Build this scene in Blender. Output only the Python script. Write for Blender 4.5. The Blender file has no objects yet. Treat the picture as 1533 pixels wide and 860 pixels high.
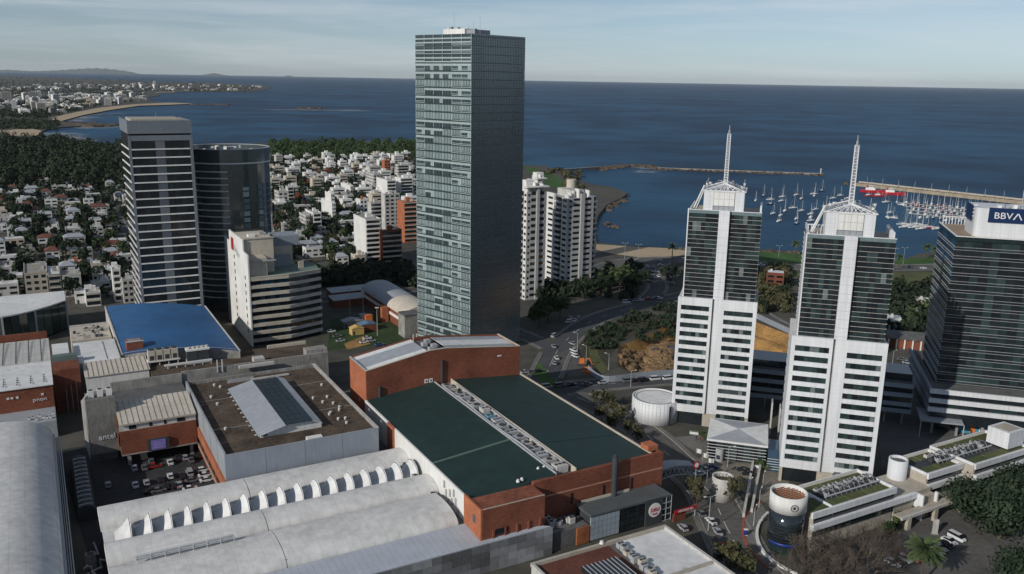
import bpy, bmesh, math, random
from mathutils import Matrix, Vector
from mathutils.geometry import tessellate_polygon
random.seed(7)
RAD = math.radians
scene = bpy.context.scene
COL = scene.collection
# ---------------------------------------------------------------- camera
W, HH, F, PITCH, ROLL, CH = 1533., 860., 1300., RAD(13.5), RAD(0.97), 120.
cam = bpy.data.cameras.new('camera'); camo = bpy.data.objects.new('camera', cam); COL.objects.link(camo)
cam.sensor_width = 36; cam.lens = F / W * 36; cam.clip_start = 1; cam.clip_end = 200000
camo.matrix_world = Matrix.Translation((0, 0, CH)) @ Matrix.Rotation(RAD(90) - PITCH, 4, 'X') @ Matrix.Rotation(ROLL, 4, 'Z')
scene.camera = camo
# ---------------------------------------------------------------- light
SUN_DIR = 46.0     # heading of the shadows on the ground, degrees from +X
SUN_EL = 26.0
world = bpy.data.worlds.new('World'); scene.world = world; world.use_nodes = True
nt = world.node_tree; nt.nodes.clear()
wo = nt.nodes.new('ShaderNodeOutputWorld'); bg = nt.nodes.new('ShaderNodeBackground'); bg.inputs[1].default_value = 0.08
sky = nt.nodes.new('ShaderNodeTexSky'); sky.sky_type = 'NISHITA'; sky.sun_disc = False
sky.sun_elevation = RAD(SUN_EL); sky.sun_rotation = RAD(90 - (SUN_DIR + 180)) % (2 * math.pi)
sky.altitude = 100; sky.air_density = 1.0; sky.dust_density = .25; sky.ozone_density = 1.5
tc = nt.nodes.new('ShaderNodeTexCoord')
mp_ = nt.nodes.new('ShaderNodeMapping'); mp_.inputs['Scale'].default_value = (1.0, 1.5, 15.0); mp_.inputs['Rotation'].default_value = (0.04, 0.10, 0.5)
nz = nt.nodes.new('ShaderNodeTexNoise'); nz.inputs['Scale'].default_value = 2.2; nz.inputs['Detail'].default_value = 7; nz.inputs['Roughness'].default_value = .62
nz.inputs['Distortion'].default_value = .5
cr = nt.nodes.new('ShaderNodeValToRGB'); cr.color_ramp.elements[0].position = .44; cr.color_ramp.elements[1].position = .66
cr.color_ramp.elements[0].color = (0, 0, 0, 1); cr.color_ramp.elements[1].color = (.38, .38, .38, 1)
mx = nt.nodes.new('ShaderNodeMixRGB'); mx.inputs[2].default_value = (9.6, 10.1, 10.5, 1)
gm = nt.nodes.new('ShaderNodeMixRGB'); gm.blend_type = 'MIX'; gm.inputs[0].default_value = .5
bw = nt.nodes.new('ShaderNodeRGBToBW')
L = nt.links.new
L(tc.outputs['Generated'], mp_.inputs[0]); L(mp_.outputs[0], nz.inputs['Vector']); L(nz.outputs[0], cr.inputs[0])
L(sky.outputs[0], bw.inputs[0]); L(sky.outputs[0], gm.inputs[1]); L(bw.outputs[0], gm.inputs[2])
tn = nt.nodes.new('ShaderNodeMixRGB'); tn.blend_type = 'MULTIPLY'; tn.inputs[0].default_value = 1; tn.inputs[2].default_value = (.76, .94, 1.16, 1)   # cool white balance of the photograph
L(gm.outputs[0], tn.inputs[1]); L(cr.outputs[0], mx.inputs[0]); L(tn.outputs[0], mx.inputs[1]); L(mx.outputs[0], bg.inputs[0]); L(bg.outputs[0], wo.inputs[0])
sun = bpy.data.lights.new('sun', 'SUN'); suno = bpy.data.objects.new('sun', sun); COL.objects.link(suno)
sun.energy = 3.6; sun.angle = RAD(.5); sun.color = (1, .95, .87)
hd = Vector((math.cos(RAD(SUN_DIR)) * math.cos(RAD(SUN_EL)), math.sin(RAD(SUN_DIR)) * math.cos(RAD(SUN_EL)), -math.sin(RAD(SUN_EL))))
suno.rotation_euler = hd.to_track_quat('-Z', 'Y').to_euler(); suno.location = (-300, -300, 400)
vs = scene.view_settings; vs.view_transform = 'Standard'; vs.look = 'None'; vs.gamma = 1; vs.exposure = -0.16; vs.use_curve_mapping = False

# ---------------------------------------------------------------- photo pixel -> place
def ray(px, py):
    x = px - W / 2; y = HH / 2 - py
    c, s = math.cos(ROLL), math.sin(ROLL); xr = x * c - y * s; yr = x * s + y * c
    cp, sp = math.cos(PITCH), math.sin(PITCH)
    return Vector((xr, F * cp + yr * sp, -F * sp + yr * cp))
def P(px, py, z=0.):
    d = ray(px, py); t = (z - CH) / d.z
    return Vector((d.x * t, d.y * t, z))
def proj(p):
    v = Vector(p) - Vector((0, 0, CH)); cp, sp = math.cos(PITCH), math.sin(PITCH)
    f = v.y * cp - v.z * sp; w = v.y * sp + v.z * cp
    xr = F * v.x / f; yr = F * w / f; c, s = math.cos(ROLL), math.sin(ROLL)
    return (W / 2 + xr * c + yr * s, HH / 2 - (-xr * s + yr * c))
def zat(px, py, X, Y):
    d = ray(px, py); return CH + d.z * math.hypot(X, Y) / math.hypot(d.x, d.y)
MA, TA, CA = 29., -16., -42.          # headings of the three building grids
def loc(p, a):
    a = RAD(a); return (p[0] * math.cos(a) + p[1] * math.sin(a), -p[0] * math.sin(a) + p[1] * math.cos(a))
def glob(u, d, a, z=0.):
    a = RAD(a); return Vector((u * math.cos(a) - d * math.sin(a), u * math.sin(a) + d * math.cos(a), z))

# ---------------------------------------------------------------- materials
MATS = {}
def mat(name, col, rough=.8, amt=.2, scale=.25, fine=2.5, streak=0., spec=.3, metal=0., bump=0., rnd=0., col2=None):
    """Procedural: base colour broken by a large and a fine noise in world space, optional streaks, bump and per-object variation."""
    if name in MATS: return MATS[name]
    m = bpy.data.materials.new(name); MATS[name] = m; m.use_nodes = True
    t = m.node_tree; n = t.nodes; l = t.links.new; b = n['Principled BSDF']
    b.inputs['Roughness'].default_value = rough; b.inputs['Specular IOR Level'].default_value = spec; b.inputs['Metallic'].default_value = metal
    g = n.new('ShaderNodeNewGeometry')
    n1 = n.new('ShaderNodeTexNoise'); n1.inputs['Scale'].default_value = scale; n1.inputs['Detail'].default_value = 4
    n2 = n.new('ShaderNodeTexNoise'); n2.inputs['Scale'].default_value = fine; n2.inputs['Detail'].default_value = 3
    l(g.outputs['Position'], n1.inputs['Vector'])
    if streak:
        mp = n.new('ShaderNodeMapping'); mp.inputs['Scale'].default_value = (1, 1, streak); l(g.outputs['Position'], mp.inputs[0]); l(mp.outputs[0], n2.inputs['Vector'])
    else: l(g.outputs['Position'], n2.inputs['Vector'])
    a = n.new('ShaderNodeMath'); a.operation = 'ADD'; l(n1.outputs[0], a.inputs[0]); l(n2.outputs[0], a.inputs[1])
    src = a.outputs[0]; lo, hi = .7, 1.3
    if rnd:
        oi = n.new('ShaderNodeObjectInfo'); r = n.new('ShaderNodeMath'); r.operation = 'MULTIPLY_ADD'
        l(oi.outputs['Random'], r.inputs[0]); r.inputs[1].default_value = rnd; l(src, r.inputs[2]); src = r.outputs[0]; lo -= 0; hi += rnd
    mr = n.new('ShaderNodeMapRange'); mr.inputs['From Min'].default_value = lo; mr.inputs['From Max'].default_value = hi; l(src, mr.inputs['Value'])
    mxx = n.new('ShaderNodeMixRGB'); l(mr.outputs[0], mxx.inputs[0])
    c2 = col2 or tuple(min(1, c * (1 + amt)) for c in col); c1 = tuple(c * (1 - amt) for c in col) if not col2 else col
    mxx.inputs[1].default_value = (*c1, 1); mxx.inputs[2].default_value = (*c2, 1)
    l(mxx.outputs[0], b.inputs['Base Color'])
    if bump:
        bm = n.new('ShaderNodeBump'); bm.inputs['Strength'].default_value = bump; bm.inputs['Distance'].default_value = .3
        l(a.outputs[0], bm.inputs['Height']); l(bm.outputs[0], b.inputs['Normal'])
    return m
def stripes(m, freq, heading, strength=.35, width=.12, z=False):
    """Adds joint lines across a material: fine seams that are too small to build."""
    t = m.node_tree; n = t.nodes; l = t.links.new; b = n['Principled BSDF']
    g = n.new('ShaderNodeNewGeometry'); v = n.new('ShaderNodeVectorMath'); v.operation = 'DOT_PRODUCT'
    l(g.outputs['Position'], v.inputs[0]); v.inputs[1].default_value = (0, 0, freq) if z else (math.cos(RAD(heading)) * freq, math.sin(RAD(heading)) * freq, 0)
    fr = n.new('ShaderNodeMath'); fr.operation = 'FRACT'; l(v.outputs['Value'], fr.inputs[0])
    lt = n.new('ShaderNodeMath'); lt.operation = 'LESS_THAN'; l(fr.outputs[0], lt.inputs[0]); lt.inputs[1].default_value = width
    ml = n.new('ShaderNodeMath'); ml.operation = 'MULTIPLY'; l(lt.outputs[0], ml.inputs[0]); ml.inputs[1].default_value = strength
    old = b.inputs['Base Color'].links[0].from_socket
    x = n.new('ShaderNodeMixRGB'); x.blend_type = 'MULTIPLY'; l(ml.outputs[0], x.inputs[0]); l(old, x.inputs[1]); x.inputs[2].default_value = (.35, .35, .37, 1)
    l(x.outputs[0], b.inputs['Base Color']); return m
def glass(name, col, rough=.12, rnd=.8, spec=.5, col2=None, ior=1.7):
    m = mat(name, col, rough, .35, .06, .5, spec=spec, rnd=rnd, col2=col2); m.node_tree.nodes['Principled BSDF'].inputs['IOR'].default_value = ior; return m
WHITE = stripes(stripes(mat('white_cladding', (.64, .65, .665), .55, .13, .05, 1.2, streak=.06), .79, 0, .25, .05, True), .7, TA, .22, .05)
WHITE2 = mat('white_paint', (.68, .67, .64), .7, .12, .12, 1.5, streak=.12)
OFFW = mat('aged_white', (.47, .455, .43), .8, .22, .2, 1.8, streak=.12)
CREAM = mat('cream_render', (.5, .45, .37), .8, .15, .2, 1.5, streak=.15)
BEIGE = mat('beige_stone', (.4, .36, .3), .8, .15, .3, 2)
CONC = mat('concrete', (.27, .26, .24), .9, .35, .25, 2.2, streak=.15)
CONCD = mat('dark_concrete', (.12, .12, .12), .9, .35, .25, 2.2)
GREYM = mat('grey_metal', (.3, .32, .34), .5, .12, .15, 2, spec=.4)
GREYB = mat('blue_grey_cladding', (.26, .29, .33), .6, .1, .15, 1.5, streak=.2)
DGREY = mat('dark_grey_paint', (.05, .055, .06), .6, .2, .3, 2)
BLACK = mat('black_void', (.012, .012, .013), .8, .3)
STEELW = mat('white_steel', (.68, .68, .68), .5, .06)
STEELG = mat('galvanised_steel', (.38, .39, .4), .45, .15, .5, 3, spec=.5)
BRICK = stripes(mat('red_brick', (.2, .068, .04), .9, .4, .12, .9, streak=4.), 4.5, 0, .2, .25, True)
ORANGE_LIT_BRICK = mat('orange_and_sunlit_brick', (.36, .125, .062), .9, .25, .2, 2., streak=.6)  # orange brick, also red brick with the sun painted in on left-facing walls
TILE = mat('terracotta_tiles', (.15, .06, .042), .85, .3, .3, 5)
GREENR = mat('green_sheet_roof', (.018, .04, .037), .6, .24, .035, .25, spec=.3)
stripes(GREENR, .9, MA, .25, .1)
BLUER = stripes(mat('blue_sheet_roof', (.03, .108, .25), .55, .2, .035, .2, spec=.35), .22, 119, .2, .05)
ROOFW = mat('white_membrane', (.66, .66, .65), .75, .16, .06, .5)
ROOFV = stripes(mat('vault_membrane', (.62, .61, .59), .8, .17, .1, .55, streak=.25), .31, MA, .28, .035)
ROOFC = mat('cream_metal_roof', (.56, .5, .42), .6, .15, .1, .7)
ROOFG = mat('grey_roof_sheet', (.33, .35, .38), .6, .12, .08, .6)
ROOFB = mat('brown_gravel_roof', (.085, .062, .045), .95, .55, .16, 1.1, bump=.3)
ROOFR = mat('rust_roof', (.12, .045, .03), .9, .3, .2, 1.5)
LAWN = mat('lawn', (.045, .1, .022), .95, .5, .06, .6)
LAWND = mat('dry_grass', (.09, .1, .04), .95, .4, .08, .8)
ASPH = mat('asphalt', (.07, .073, .077), .9, .3, .05, .7)
ASPH2 = mat('worn_asphalt', (.105, .1, .093), .9, .3, .06, .7)
PAVE = mat('paving', (.15, .145, .135), .9, .25, .1, 1.2)
SAND = mat('sand', (.42, .33, .22), .95, .15, .02, .3)
EARTH = mat('bare_earth', (.3, .17, .06), .95, .4, .12, .8, bump=.5)
RUBBLE = mat('rubble_earth', (.2, .13, .07), .95, .55, .3, 1.6, bump=.6)
ROCK = mat('shore_rock', (.095, .075, .055), .95, .5, .05, .4, bump=.6)
PAINT = mat('road_paint', (.6, .6, .58), .8, .15)
REDP = mat('red_paint', (.4, .02, .03), .5, .1); BLUEP = mat('navy_paint', (.008, .025, .085), .45, .08); RUST = mat('rusty_steel', (.28, .1, .04), .85, .35, .5, 3)
BLUEB = mat('bright_blue_paint', (.018, .04, .2), .4, .1); TEALP = mat('teal_mural', (.06, .22, .3), .6, .3, .3, 1.)
ORANGE = mat('orange_plastic', (.6, .17, .04), .6, .15); YELLOW = mat('yellow_render', (.55, .38, .13), .8, .15)
PURPLE = mat('screen_purple', (.2, .17, .45), .3, .3, .5, 3)
GLD = glass('dark_office_glass', (.006, .008, .011), .1, 1.0, col2=(.022, .03, .036))
GLG = glass('green_office_glass', (.008, .016, .017), .1, 1.2, col2=(.04, .066, .066))
PALEG = glass('blind_behind_glass', (.09, .115, .115), .2, .8, col2=(.18, .21, .21))
OVG = glass('oval_glass', (.04, .058, .06), .12, 1.2, .6, col2=(.11, .15, .15), ior=2.2)
GLT = glass('tower_glass', (.012, .022, .027), .08, 1.0, .6, col2=(.035, .055, .065))
GLS = glass('shade_glass', (.026, .045, .058), .22, 1.0, .5, col2=(.06, .085, .105), ior=2.6)
GLB = glass('blue_glass', (.02, .06, .1), .08, .6, .6)
BLIND = mat('window_blind', (.3, .375, .37), .45, .3, .1, .9, rnd=.5)
LOUV = mat('pale_green_metal', (.34, .41, .41), .45, .12, .1, 1.)
LOUVD = mat('dim_green_metal', (.14, .19, .2), .45, .15, .1, 1.)
SOLAR = mat('rooflight_glass', (.015, .026, .033), .35, .3, .3, 1., spec=.3)
def leafmat(n, c, c2): return mat(n, tuple(v * 1.35 for v in c), .8, .3, .11, .8, spec=.2, rnd=.3, col2=tuple(v * 1.5 for v in c2))
LEAF = leafmat('leaves', (.012, .024, .01), (.05, .075, .028))
LEAFD = leafmat('dark_leaves', (.008, .015, .009), (.026, .038, .02))
LEAFO = leafmat('olive_leaves', (.022, .026, .012), (.075, .07, .035))
LEAFB = leafmat('evergreen_leaves', (.011, .02, .011), (.033, .05, .027))
PALML = leafmat('palm_fronds', (.02, .035, .014), (.09, .12, .05))
BARK = mat('bark', (.09, .07, .055), .95, .4, .5, 4); TWIG = mat('bare_twigs', (.1, .08, .065), .95, .4, .3, 2)

# ---------------------------------------------------------------- builders
ORG = {}
def setp(o, label=None, cat=None, group=None, kind=None):
    if label: o['label'] = label
    if cat: o['category'] = cat
    if group: o['group'] = group
    if kind: o['kind'] = kind
    return o
def thing(name, label, cat, a=0., o=(0, 0), z=0., group=None):
    e = bpy.data.objects.new(name, None); COL.objects.link(e); e.empty_display_size = 1
    e.location = glob(o[0], o[1], a, z); e.rotation_euler = (0, 0, RAD(a)); ORG[e] = Vector((o[0], o[1], z))
    return setp(e, label, cat, group)
class MB:
    def __init__(s): s.v = []; s.f = []; s.m = []
    def face(s, pts, m=0):
        i = len(s.v); s.v += [tuple(p) for p in pts]; s.f.append(tuple(range(i, i + len(pts)))); s.m.append(m); return s
    def grid(s, rows, m=0, closed=False):
        i = len(s.v); k = len(rows[0])
        for r in rows: s.v += [tuple(p) for p in r]
        for a in range(len(rows) - 1):
            for b in range(k if closed else k - 1):
                c = (b + 1) % k; s.f.append((i + a * k + b, i + a * k + c, i + (a + 1) * k + c, i + (a + 1) * k + b)); s.m.append(m)
        return s
    def box(s, x0, x1, y0, y1, z0, z1, m=0):
        i = len(s.v); s.v += [(x0, y0, z0), (x1, y0, z0), (x1, y1, z0), (x0, y1, z0), (x0, y0, z1), (x1, y0, z1), (x1, y1, z1), (x0, y1, z1)]
        for q in ((0, 3, 2, 1), (4, 5, 6, 7), (0, 1, 5, 4), (1, 2, 6, 5), (2, 3, 7, 6), (3, 0, 4, 7)): s.f.append(tuple(i + k for k in q)); s.m.append(m)
        return s
    def prism(s, poly, z0, z1, m=0, mt=None):
        n = len(poly); i = len(s.v); A = sum(poly[k][0] * poly[(k + 1) % n][1] - poly[(k + 1) % n][0] * poly[k][1] for k in range(n))
        if A < 0: poly = poly[::-1]
        s.v += [(p[0], p[1], z0) for p in poly] + [(p[0], p[1], z1) for p in poly]
        for k in range(n): s.f.append((i + k, i + (k + 1) % n, i + n + (k + 1) % n, i + n + k)); s.m.append(m)
        s.f.append(tuple(i + n + k for k in range(n))); s.m.append(m if mt is None else mt); s.f.append(tuple(i + n - 1 - k for k in range(n))); s.m.append(m)
        return s
    def cyl(s, x, y, z0, z1, r, n=16, r1=None, m=0, mt=None):
        r1 = r if r1 is None else r1; i = len(s.v)
        for z, q in ((z0, r), (z1, r1)): s.v += [(x + q * math.cos(2 * math.pi * k / n), y + q * math.sin(2 * math.pi * k / n), z) for k in range(n)]
        for k in range(n): s.f.append((i + k, i + (k + 1) % n, i + n + (k + 1) % n, i + n + k)); s.m.append(m)
        s.f.append(tuple(i + n + k for k in range(n))); s.m.append(m if mt is None else mt); s.f.append(tuple(i + n - 1 - k for k in range(n))); s.m.append(m)
        return s
    def tube(s, p, q, r, n=5, r1=None, m=0):
        p = Vector(p); q = Vector(q); r1 = r if r1 is None else r1; d = (q - p)
        if d.length < 1e-6: return s
        d.normalize(); a = d.orthogonal().normalized(); b = d.cross(a); i = len(s.v)
        for c, rr in ((p, r), (q, r1)): s.v += [tuple(c + (a * math.cos(2 * math.pi * k / n) + b * math.sin(2 * math.pi * k / n)) * rr) for k in range(n)]
        for k in range(n): s.f.append((i + k, i + (k + 1) % n, i + n + (k + 1) % n, i + n + k)); s.m.append(m)
        s.f.append(tuple(i + n + k for k in range(n))); s.m.append(m); s.f.append(tuple(i + n - 1 - k for k in range(n))); s.m.append(m)
        return s
    def ring(s, x, y, z0, z1, r0, r1, n=24, a0=0., a1=360., m=0):
        full = a1 - a0 >= 360; k = n if full else n + 1; A = [RAD(a0 + (a1 - a0) * j / n) for j in range(k)]
        rows = [[(x + r * math.cos(a), y + r * math.sin(a), z) for a in A] for r, z in ((r0, z0), (r1, z0), (r1, z1), (r0, z1), (r0, z0))]
        return s.grid(rows[::-1], m, full)
    def mesh(s, name, mats, off=(0, 0, 0), smooth=False):
        me = bpy.data.meshes.new(name); me.from_pydata([(v[0] - off[0], v[1] - off[1], v[2] - off[2]) for v in s.v], [], s.f)
        for m in (mats if isinstance(mats, (list, tuple)) else [mats]): me.materials.append(m)
        if any(s.m): me.polygons.foreach_set('material_index', s.m)
        if smooth: me.polygons.foreach_set('use_smooth', [True] * len(s.f))
        me.update(); return me
def link(name, me, parent=None, l=(0, 0, 0)):
    o = bpy.data.objects.new(name, me); COL.objects.link(o); o.location = l
    if parent: o.parent = parent
    return o
def mp(parent, name, mb, mats, smooth=False, kind=None):
    """mesh part given in the frame of its thing"""
    off = ORG[parent]; o = link(name, mb.mesh(name, mats, off, smooth), parent); ORG[o] = off
    if kind: o['kind'] = kind
    return o
BC = {}
def bp(parent, name, x0, x1, y0, y1, z0, z1, m):
    """box part; alike boxes share one mesh"""
    k = (round(x1 - x0, 3), round(y1 - y0, 3), round(z1 - z0, 3), m.name)
    if k not in BC: BC[k] = MB().box(-k[0] / 2, k[0] / 2, -k[1] / 2, k[1] / 2, -k[2] / 2, k[2] / 2).mesh(name, m)
    c = Vector(((x0 + x1) / 2, (y0 + y1) / 2, (z0 + z1) / 2)); o = link(name, BC[k], parent, c - ORG[parent]); ORG[o] = c
    return o
def struct(name, mb, mats, smooth=False):
    o = link(name, mb.mesh(name, mats, smooth=smooth)); o['kind'] = 'structure'; ORG[o] = Vector((0, 0, 0)); return o
def dup(root, l, rz, label=None, group=None, sc=None):
    def cp(o, par):
        c = o.copy(); COL.objects.link(c); c.parent = par
        for ch in o.children: cp(ch, c)
        return c
    r = cp(root, None); r.location = l; r.rotation_euler = (0, 0, rz)
    if sc: r.scale = (sc, sc, sc)
    if label: r['label'] = label
    if group: r['group'] = group
    return r
def text_mesh(txt, size, depth, m):
    cu = bpy.data.curves.new('letters', 'FONT'); cu.body = txt; cu.size = size; cu.extrude = depth / 2; cu.align_x = 'CENTER'; cu.align_y = 'CENTER'; cu.resolution_u = 3
    to = bpy.data.objects.new('letters', cu); COL.objects.link(to); bpy.context.view_layer.update()
    me = bpy.data.meshes.new_from_object(to.evaluated_get(bpy.context.evaluated_depsgraph_get())); bpy.data.objects.remove(to)
    me.materials.clear(); me.materials.append(m); return me
def letters(parent, txt, c, size, m, rz=0., depth=.15, name='lettering', tilt=90., bold=1.):
    o = link(name, text_mesh(txt, size, depth, m), parent, Vector(c) - ORG[parent]); o.rotation_euler = (RAD(tilt), 0, RAD(rz)); o.scale = (bold, 1, 1); ORG[o] = Vector(c); return o
# ================================================================ THE SETTING
SEA_Z = -2.5
def sea_mat():
    m = mat('sea_water', (.0035, .026, .066), .5, .3, .0013, .006, spec=.13, col2=(.015, .078, .15))
    n = m.node_tree.nodes; l = m.node_tree.links.new; b = n['Principled BSDF']
    g = n.new('ShaderNodeNewGeometry'); mpn = n.new('ShaderNodeMapping'); mpn.inputs['Rotation'].default_value = (0, 0, .35); mpn.inputs['Scale'].default_value = (.45, 1, 1)
    w = n.new('ShaderNodeTexNoise'); w.inputs['Scale'].default_value = .09; w.inputs['Detail'].default_value = 6; w.inputs['Roughness'].default_value = .65
    bm = n.new('ShaderNodeBump'); bm.inputs['Strength'].default_value = .8; bm.inputs['Distance'].default_value = 3.
    l(g.outputs['Position'], mpn.inputs[0]); l(mpn.outputs[0], w.inputs['Vector']); l(w.outputs[0], bm.inputs['Height']); l(bm.outputs[0], b.inputs['Normal'])
    return m
SEA = sea_mat()
SEA.node_tree.nodes['Map Range'].inputs['From Min'].default_value = .84; SEA.node_tree.nodes['Map Range'].inputs['From Max'].default_value = 1.16
FOAM = mat('surf_foam', (.5, .54, .56), .8, .3, .05, .3)
s = MB(); R0 = 62000
rows = [[(x, y, SEA_Z) for x in (-R0, -9000, -2000, 0, 2000, 9000, R0)] for y in (560, 700, 1000, 2500, 9000, R0)]
struct('sea', s.grid(rows[::-1]), SEA)
# coast outline, read off the photograph at ground level
coast_px = [(0, 113.6), (60, 115), (110, 117.6), (200, 121.5), (240, 123), (300, 124), (350, 125.6), (395, 128), (407, 131), (395, 135), (370, 137.5), (300, 137), (262, 138.5), (235, 139),
            (240, 143), (222, 146), (228, 153), (255, 154), (292, 155.5), (255, 157), (210, 158), (165, 164.5), (125, 172), (92, 181), (100, 184), (128, 185), (156, 187), (128, 188.5), (80, 191), (64, 196), (58, 204), (92, 206), (125, 211), (150, 214),
            (185, 219), (250, 219), (330, 217), (430, 213), (480, 213), (540, 211), (600, 216), (640, 222), (700, 238), (760, 246), (810, 248), (842, 255), (862, 264), (880, 276), (912, 279), (940, 289), (930, 297), (908, 307),
            (896, 322), (888, 345), (893, 363), (940, 368), (1000, 371), (1030, 374), (1080, 372), (1140, 373), (1190, 377), (1260, 383), (1320, 387), (1350, 389), (1375, 380), (1412, 376)]
coast = [P(*c) for c in coast_px]
outer = [Vector((-26000, 19800, 0))] + coast + [Vector(q) for q in ((370, 632, 0), (450, 640, 0), (560, 720, 0), (660, 790, 0), (800, 700, 0), (2500, 300, 0), (3500, -1200, 0), (-26000, -1200, 0))]
pit_px = [(926, 518), (960, 506), (1008, 482), (1060, 474), (1130, 482), (1200, 508), (1235, 545), (1180, 552), (1100, 556), (1010, 562), (950, 562), (924, 548)]
pit = [P(*c) for c in pit_px]
GROUND = mat('urban_ground', (.045, .048, .036), .95, .3, .012, .12, col2=(.11, .1, .085))
g = MB(); allv = outer + pit
for t in tessellate_polygon([outer, pit]):
    a, b, c = (allv[k] for k in t)
    if (b - a).cross(c - a).z < 0: b, c = c, b
    g.face((a, b, c))
for k in range(len(outer)):
    a, b = outer[k], outer[(k + 1) % len(outer)]
    if k < len(coast) + 3: g.face(((a.x, a.y, 0), (a.x, a.y, -5), (b.x, b.y, -5), (b.x, b.y, 0)))
struct('ground', g, GROUND)
def poly_px(pts, z): return [P(px, py, 0) + Vector((0, 0, z)) for px, py in pts]
def sheet(name, pts, z, m):
    pv = [Vector((p[0], p[1], z)) for p in pts]; s = MB()
    for t in tessellate_polygon([pv]):
        a, b, c = (pv[k] for k in t)
        if (b - a).cross(c - a).z < 0: b, c = c, b
        s.face((a, b, c))
    return struct(name, s, m)
def smooth_path(pts, n=6):
    out = []
    for i in range(len(pts) - 1):
        p0 = pts[max(i - 1, 0)]; p1 = pts[i]; p2 = pts[i + 1]; p3 = pts[min(i + 2, len(pts) - 1)]
        for k in range(n):
            t = k / n; out.append(.5 * ((2 * p1) + (p2 - p0) * t + (2 * p0 - 5 * p1 + 4 * p2 - p3) * t * t + (3 * p1 - p0 - 3 * p2 + p3) * t ** 3))
    return out + [pts[-1]]
def strip(mb, path, w0, w1, z0, z1=None, m=0):
    """ribbon between offsets w0..w1 from a path; with z1 a raised solid (kerb, pavement)"""
    rows = []; n = len(path)
    for i in range(n):
        d = (path[min(i + 1, n - 1)] - path[max(i - 1, 0)]); d.z = 0; d.normalize(); nrm = Vector((-d.y, d.x, 0)); p = Vector((path[i].x, path[i].y, 0))
        a = p + nrm * w0; b = p + nrm * w1
        if z1 is None: rows.append([(b.x, b.y, z0), (a.x, a.y, z0)])
        else: rows.append([(b.x, b.y, z0), (b.x, b.y, z1), (a.x, a.y, z1), (a.x, a.y, z0)])
    return mb.grid([r[::-1] for r in rows], m)
ROADS = []
def road(name, pts, width, m=ASPH, pave=1.7, dashes=True):
    ROADS.append((name, smooth_path(pts), width, m, pave, dashes))
def on_other_road(p, i, extra=.3):
    for j, (_, path, w, *_r) in enumerate(ROADS):
        if j != i:
            for a, b in zip(path, path[1:]):
                ab = Vector((b.x - a.x, b.y - a.y)); ap = Vector((p.x - a.x, p.y - a.y)); t = max(0, min(1, ap.dot(ab) / max(ab.length_squared, 1e-6)))
                if (ap - ab * t).length < w / 2 + extra: return True
    return False
def build_roads():
    for i, (name, path, width, m, pave, dashes) in enumerate(ROADS):
        h = width / 2; z = .03 + .006 * i; struct(name, strip(MB(), path, -h, h, z), m); dense = []
        for a, b in zip(path, path[1:]):
            k = max(1, int((b - a).length / 4)); dense += [a.lerp(b, q / k) for q in range(k)]
        dense.append(path[-1])
        for sgn in (-1, 1):
            pv, kb = MB(), MB(); run = []
            def flush():
                if len(run) > 1:
                    a, b = sorted((sgn * h, sgn * (h + pave))); strip(pv, run, a, b, 0, .21); a, b = sorted((sgn * (h - .28), sgn * (h - .01))); strip(kb, run, a, b, 0, .22)
            for q in range(len(dense)):
                d = (dense[min(q + 1, len(dense) - 1)] - dense[max(q - 1, 0)]).normalized(); n_ = Vector((-d.y, d.x, 0))
                if on_other_road(dense[q] + n_ * sgn * (h + pave / 2), i, pave / 2 + .3): flush(); run = []
                else: run.append(dense[q])
            flush()
            if pv.f: struct('pavement', pv, PAVE); struct('kerb', kb, CONC)
        if dashes:
            s = MB(); d = 0.
            for a, b in zip(dense, dense[1:]):
                if int(d / 4) % 2 == 0 and not on_other_road(a, i): strip(s, [a, b], -.1, .1, z + .004)
                d += (b - a).length
            if s.f: struct('lane_marking', s, PAINT)
pp = lambda *c: [P(*q) for q in c]
# streets
road('road', pp((1180, 900), (1120, 845), (1088, 790), (1060, 735), (1010, 690), (960, 645), (905, 612), (850, 590)), 13, ASPH2)
road('road', pp((760, 592), (800, 585), (880, 578), (960, 571), (1010, 569), (1100, 580)), 12, ASPH)
road('road', pp((805, 590), (818, 560), (835, 525), (862, 497), (900, 475), (960, 457), (1015, 445), (1040, 438)), 12, ASPH)
road('road', pp((600, 445), (700, 470), (790, 505), (835, 525)), 9, ASPH, dashes=False)
road('road', pp((895, 405), (935, 393), (1000, 389), (1080, 393), (1160, 398), (1260, 402), (1400, 400), (1533, 396)), 16, ASPH2)
road('road', pp((960, 457), (985, 430), (975, 405), (1000, 389)), 10, ASPH, dashes=False)
road('road', pp((1128, 458), (1150, 475), (1200, 500), (1330, 560)), 7, ASPH2, dashes=False)
# suburban streets on the building grid
def mroad(u0, d0, u1, d1, w=7):
    road('street', [glob(u0, d0, MA), glob(u1, d1, MA)], w, ASPH, 1.6, False)
SUB_D = (520, 610, 720, 850); SUB_U = (-70, 60, 150)
for d in SUB_D: mroad(-150, d, 300, d, 5)
for u in SUB_U: mroad(u, 500, u, 1050, 5)
mroad(100, 455, 260, 455, 10)
build_roads()
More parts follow.
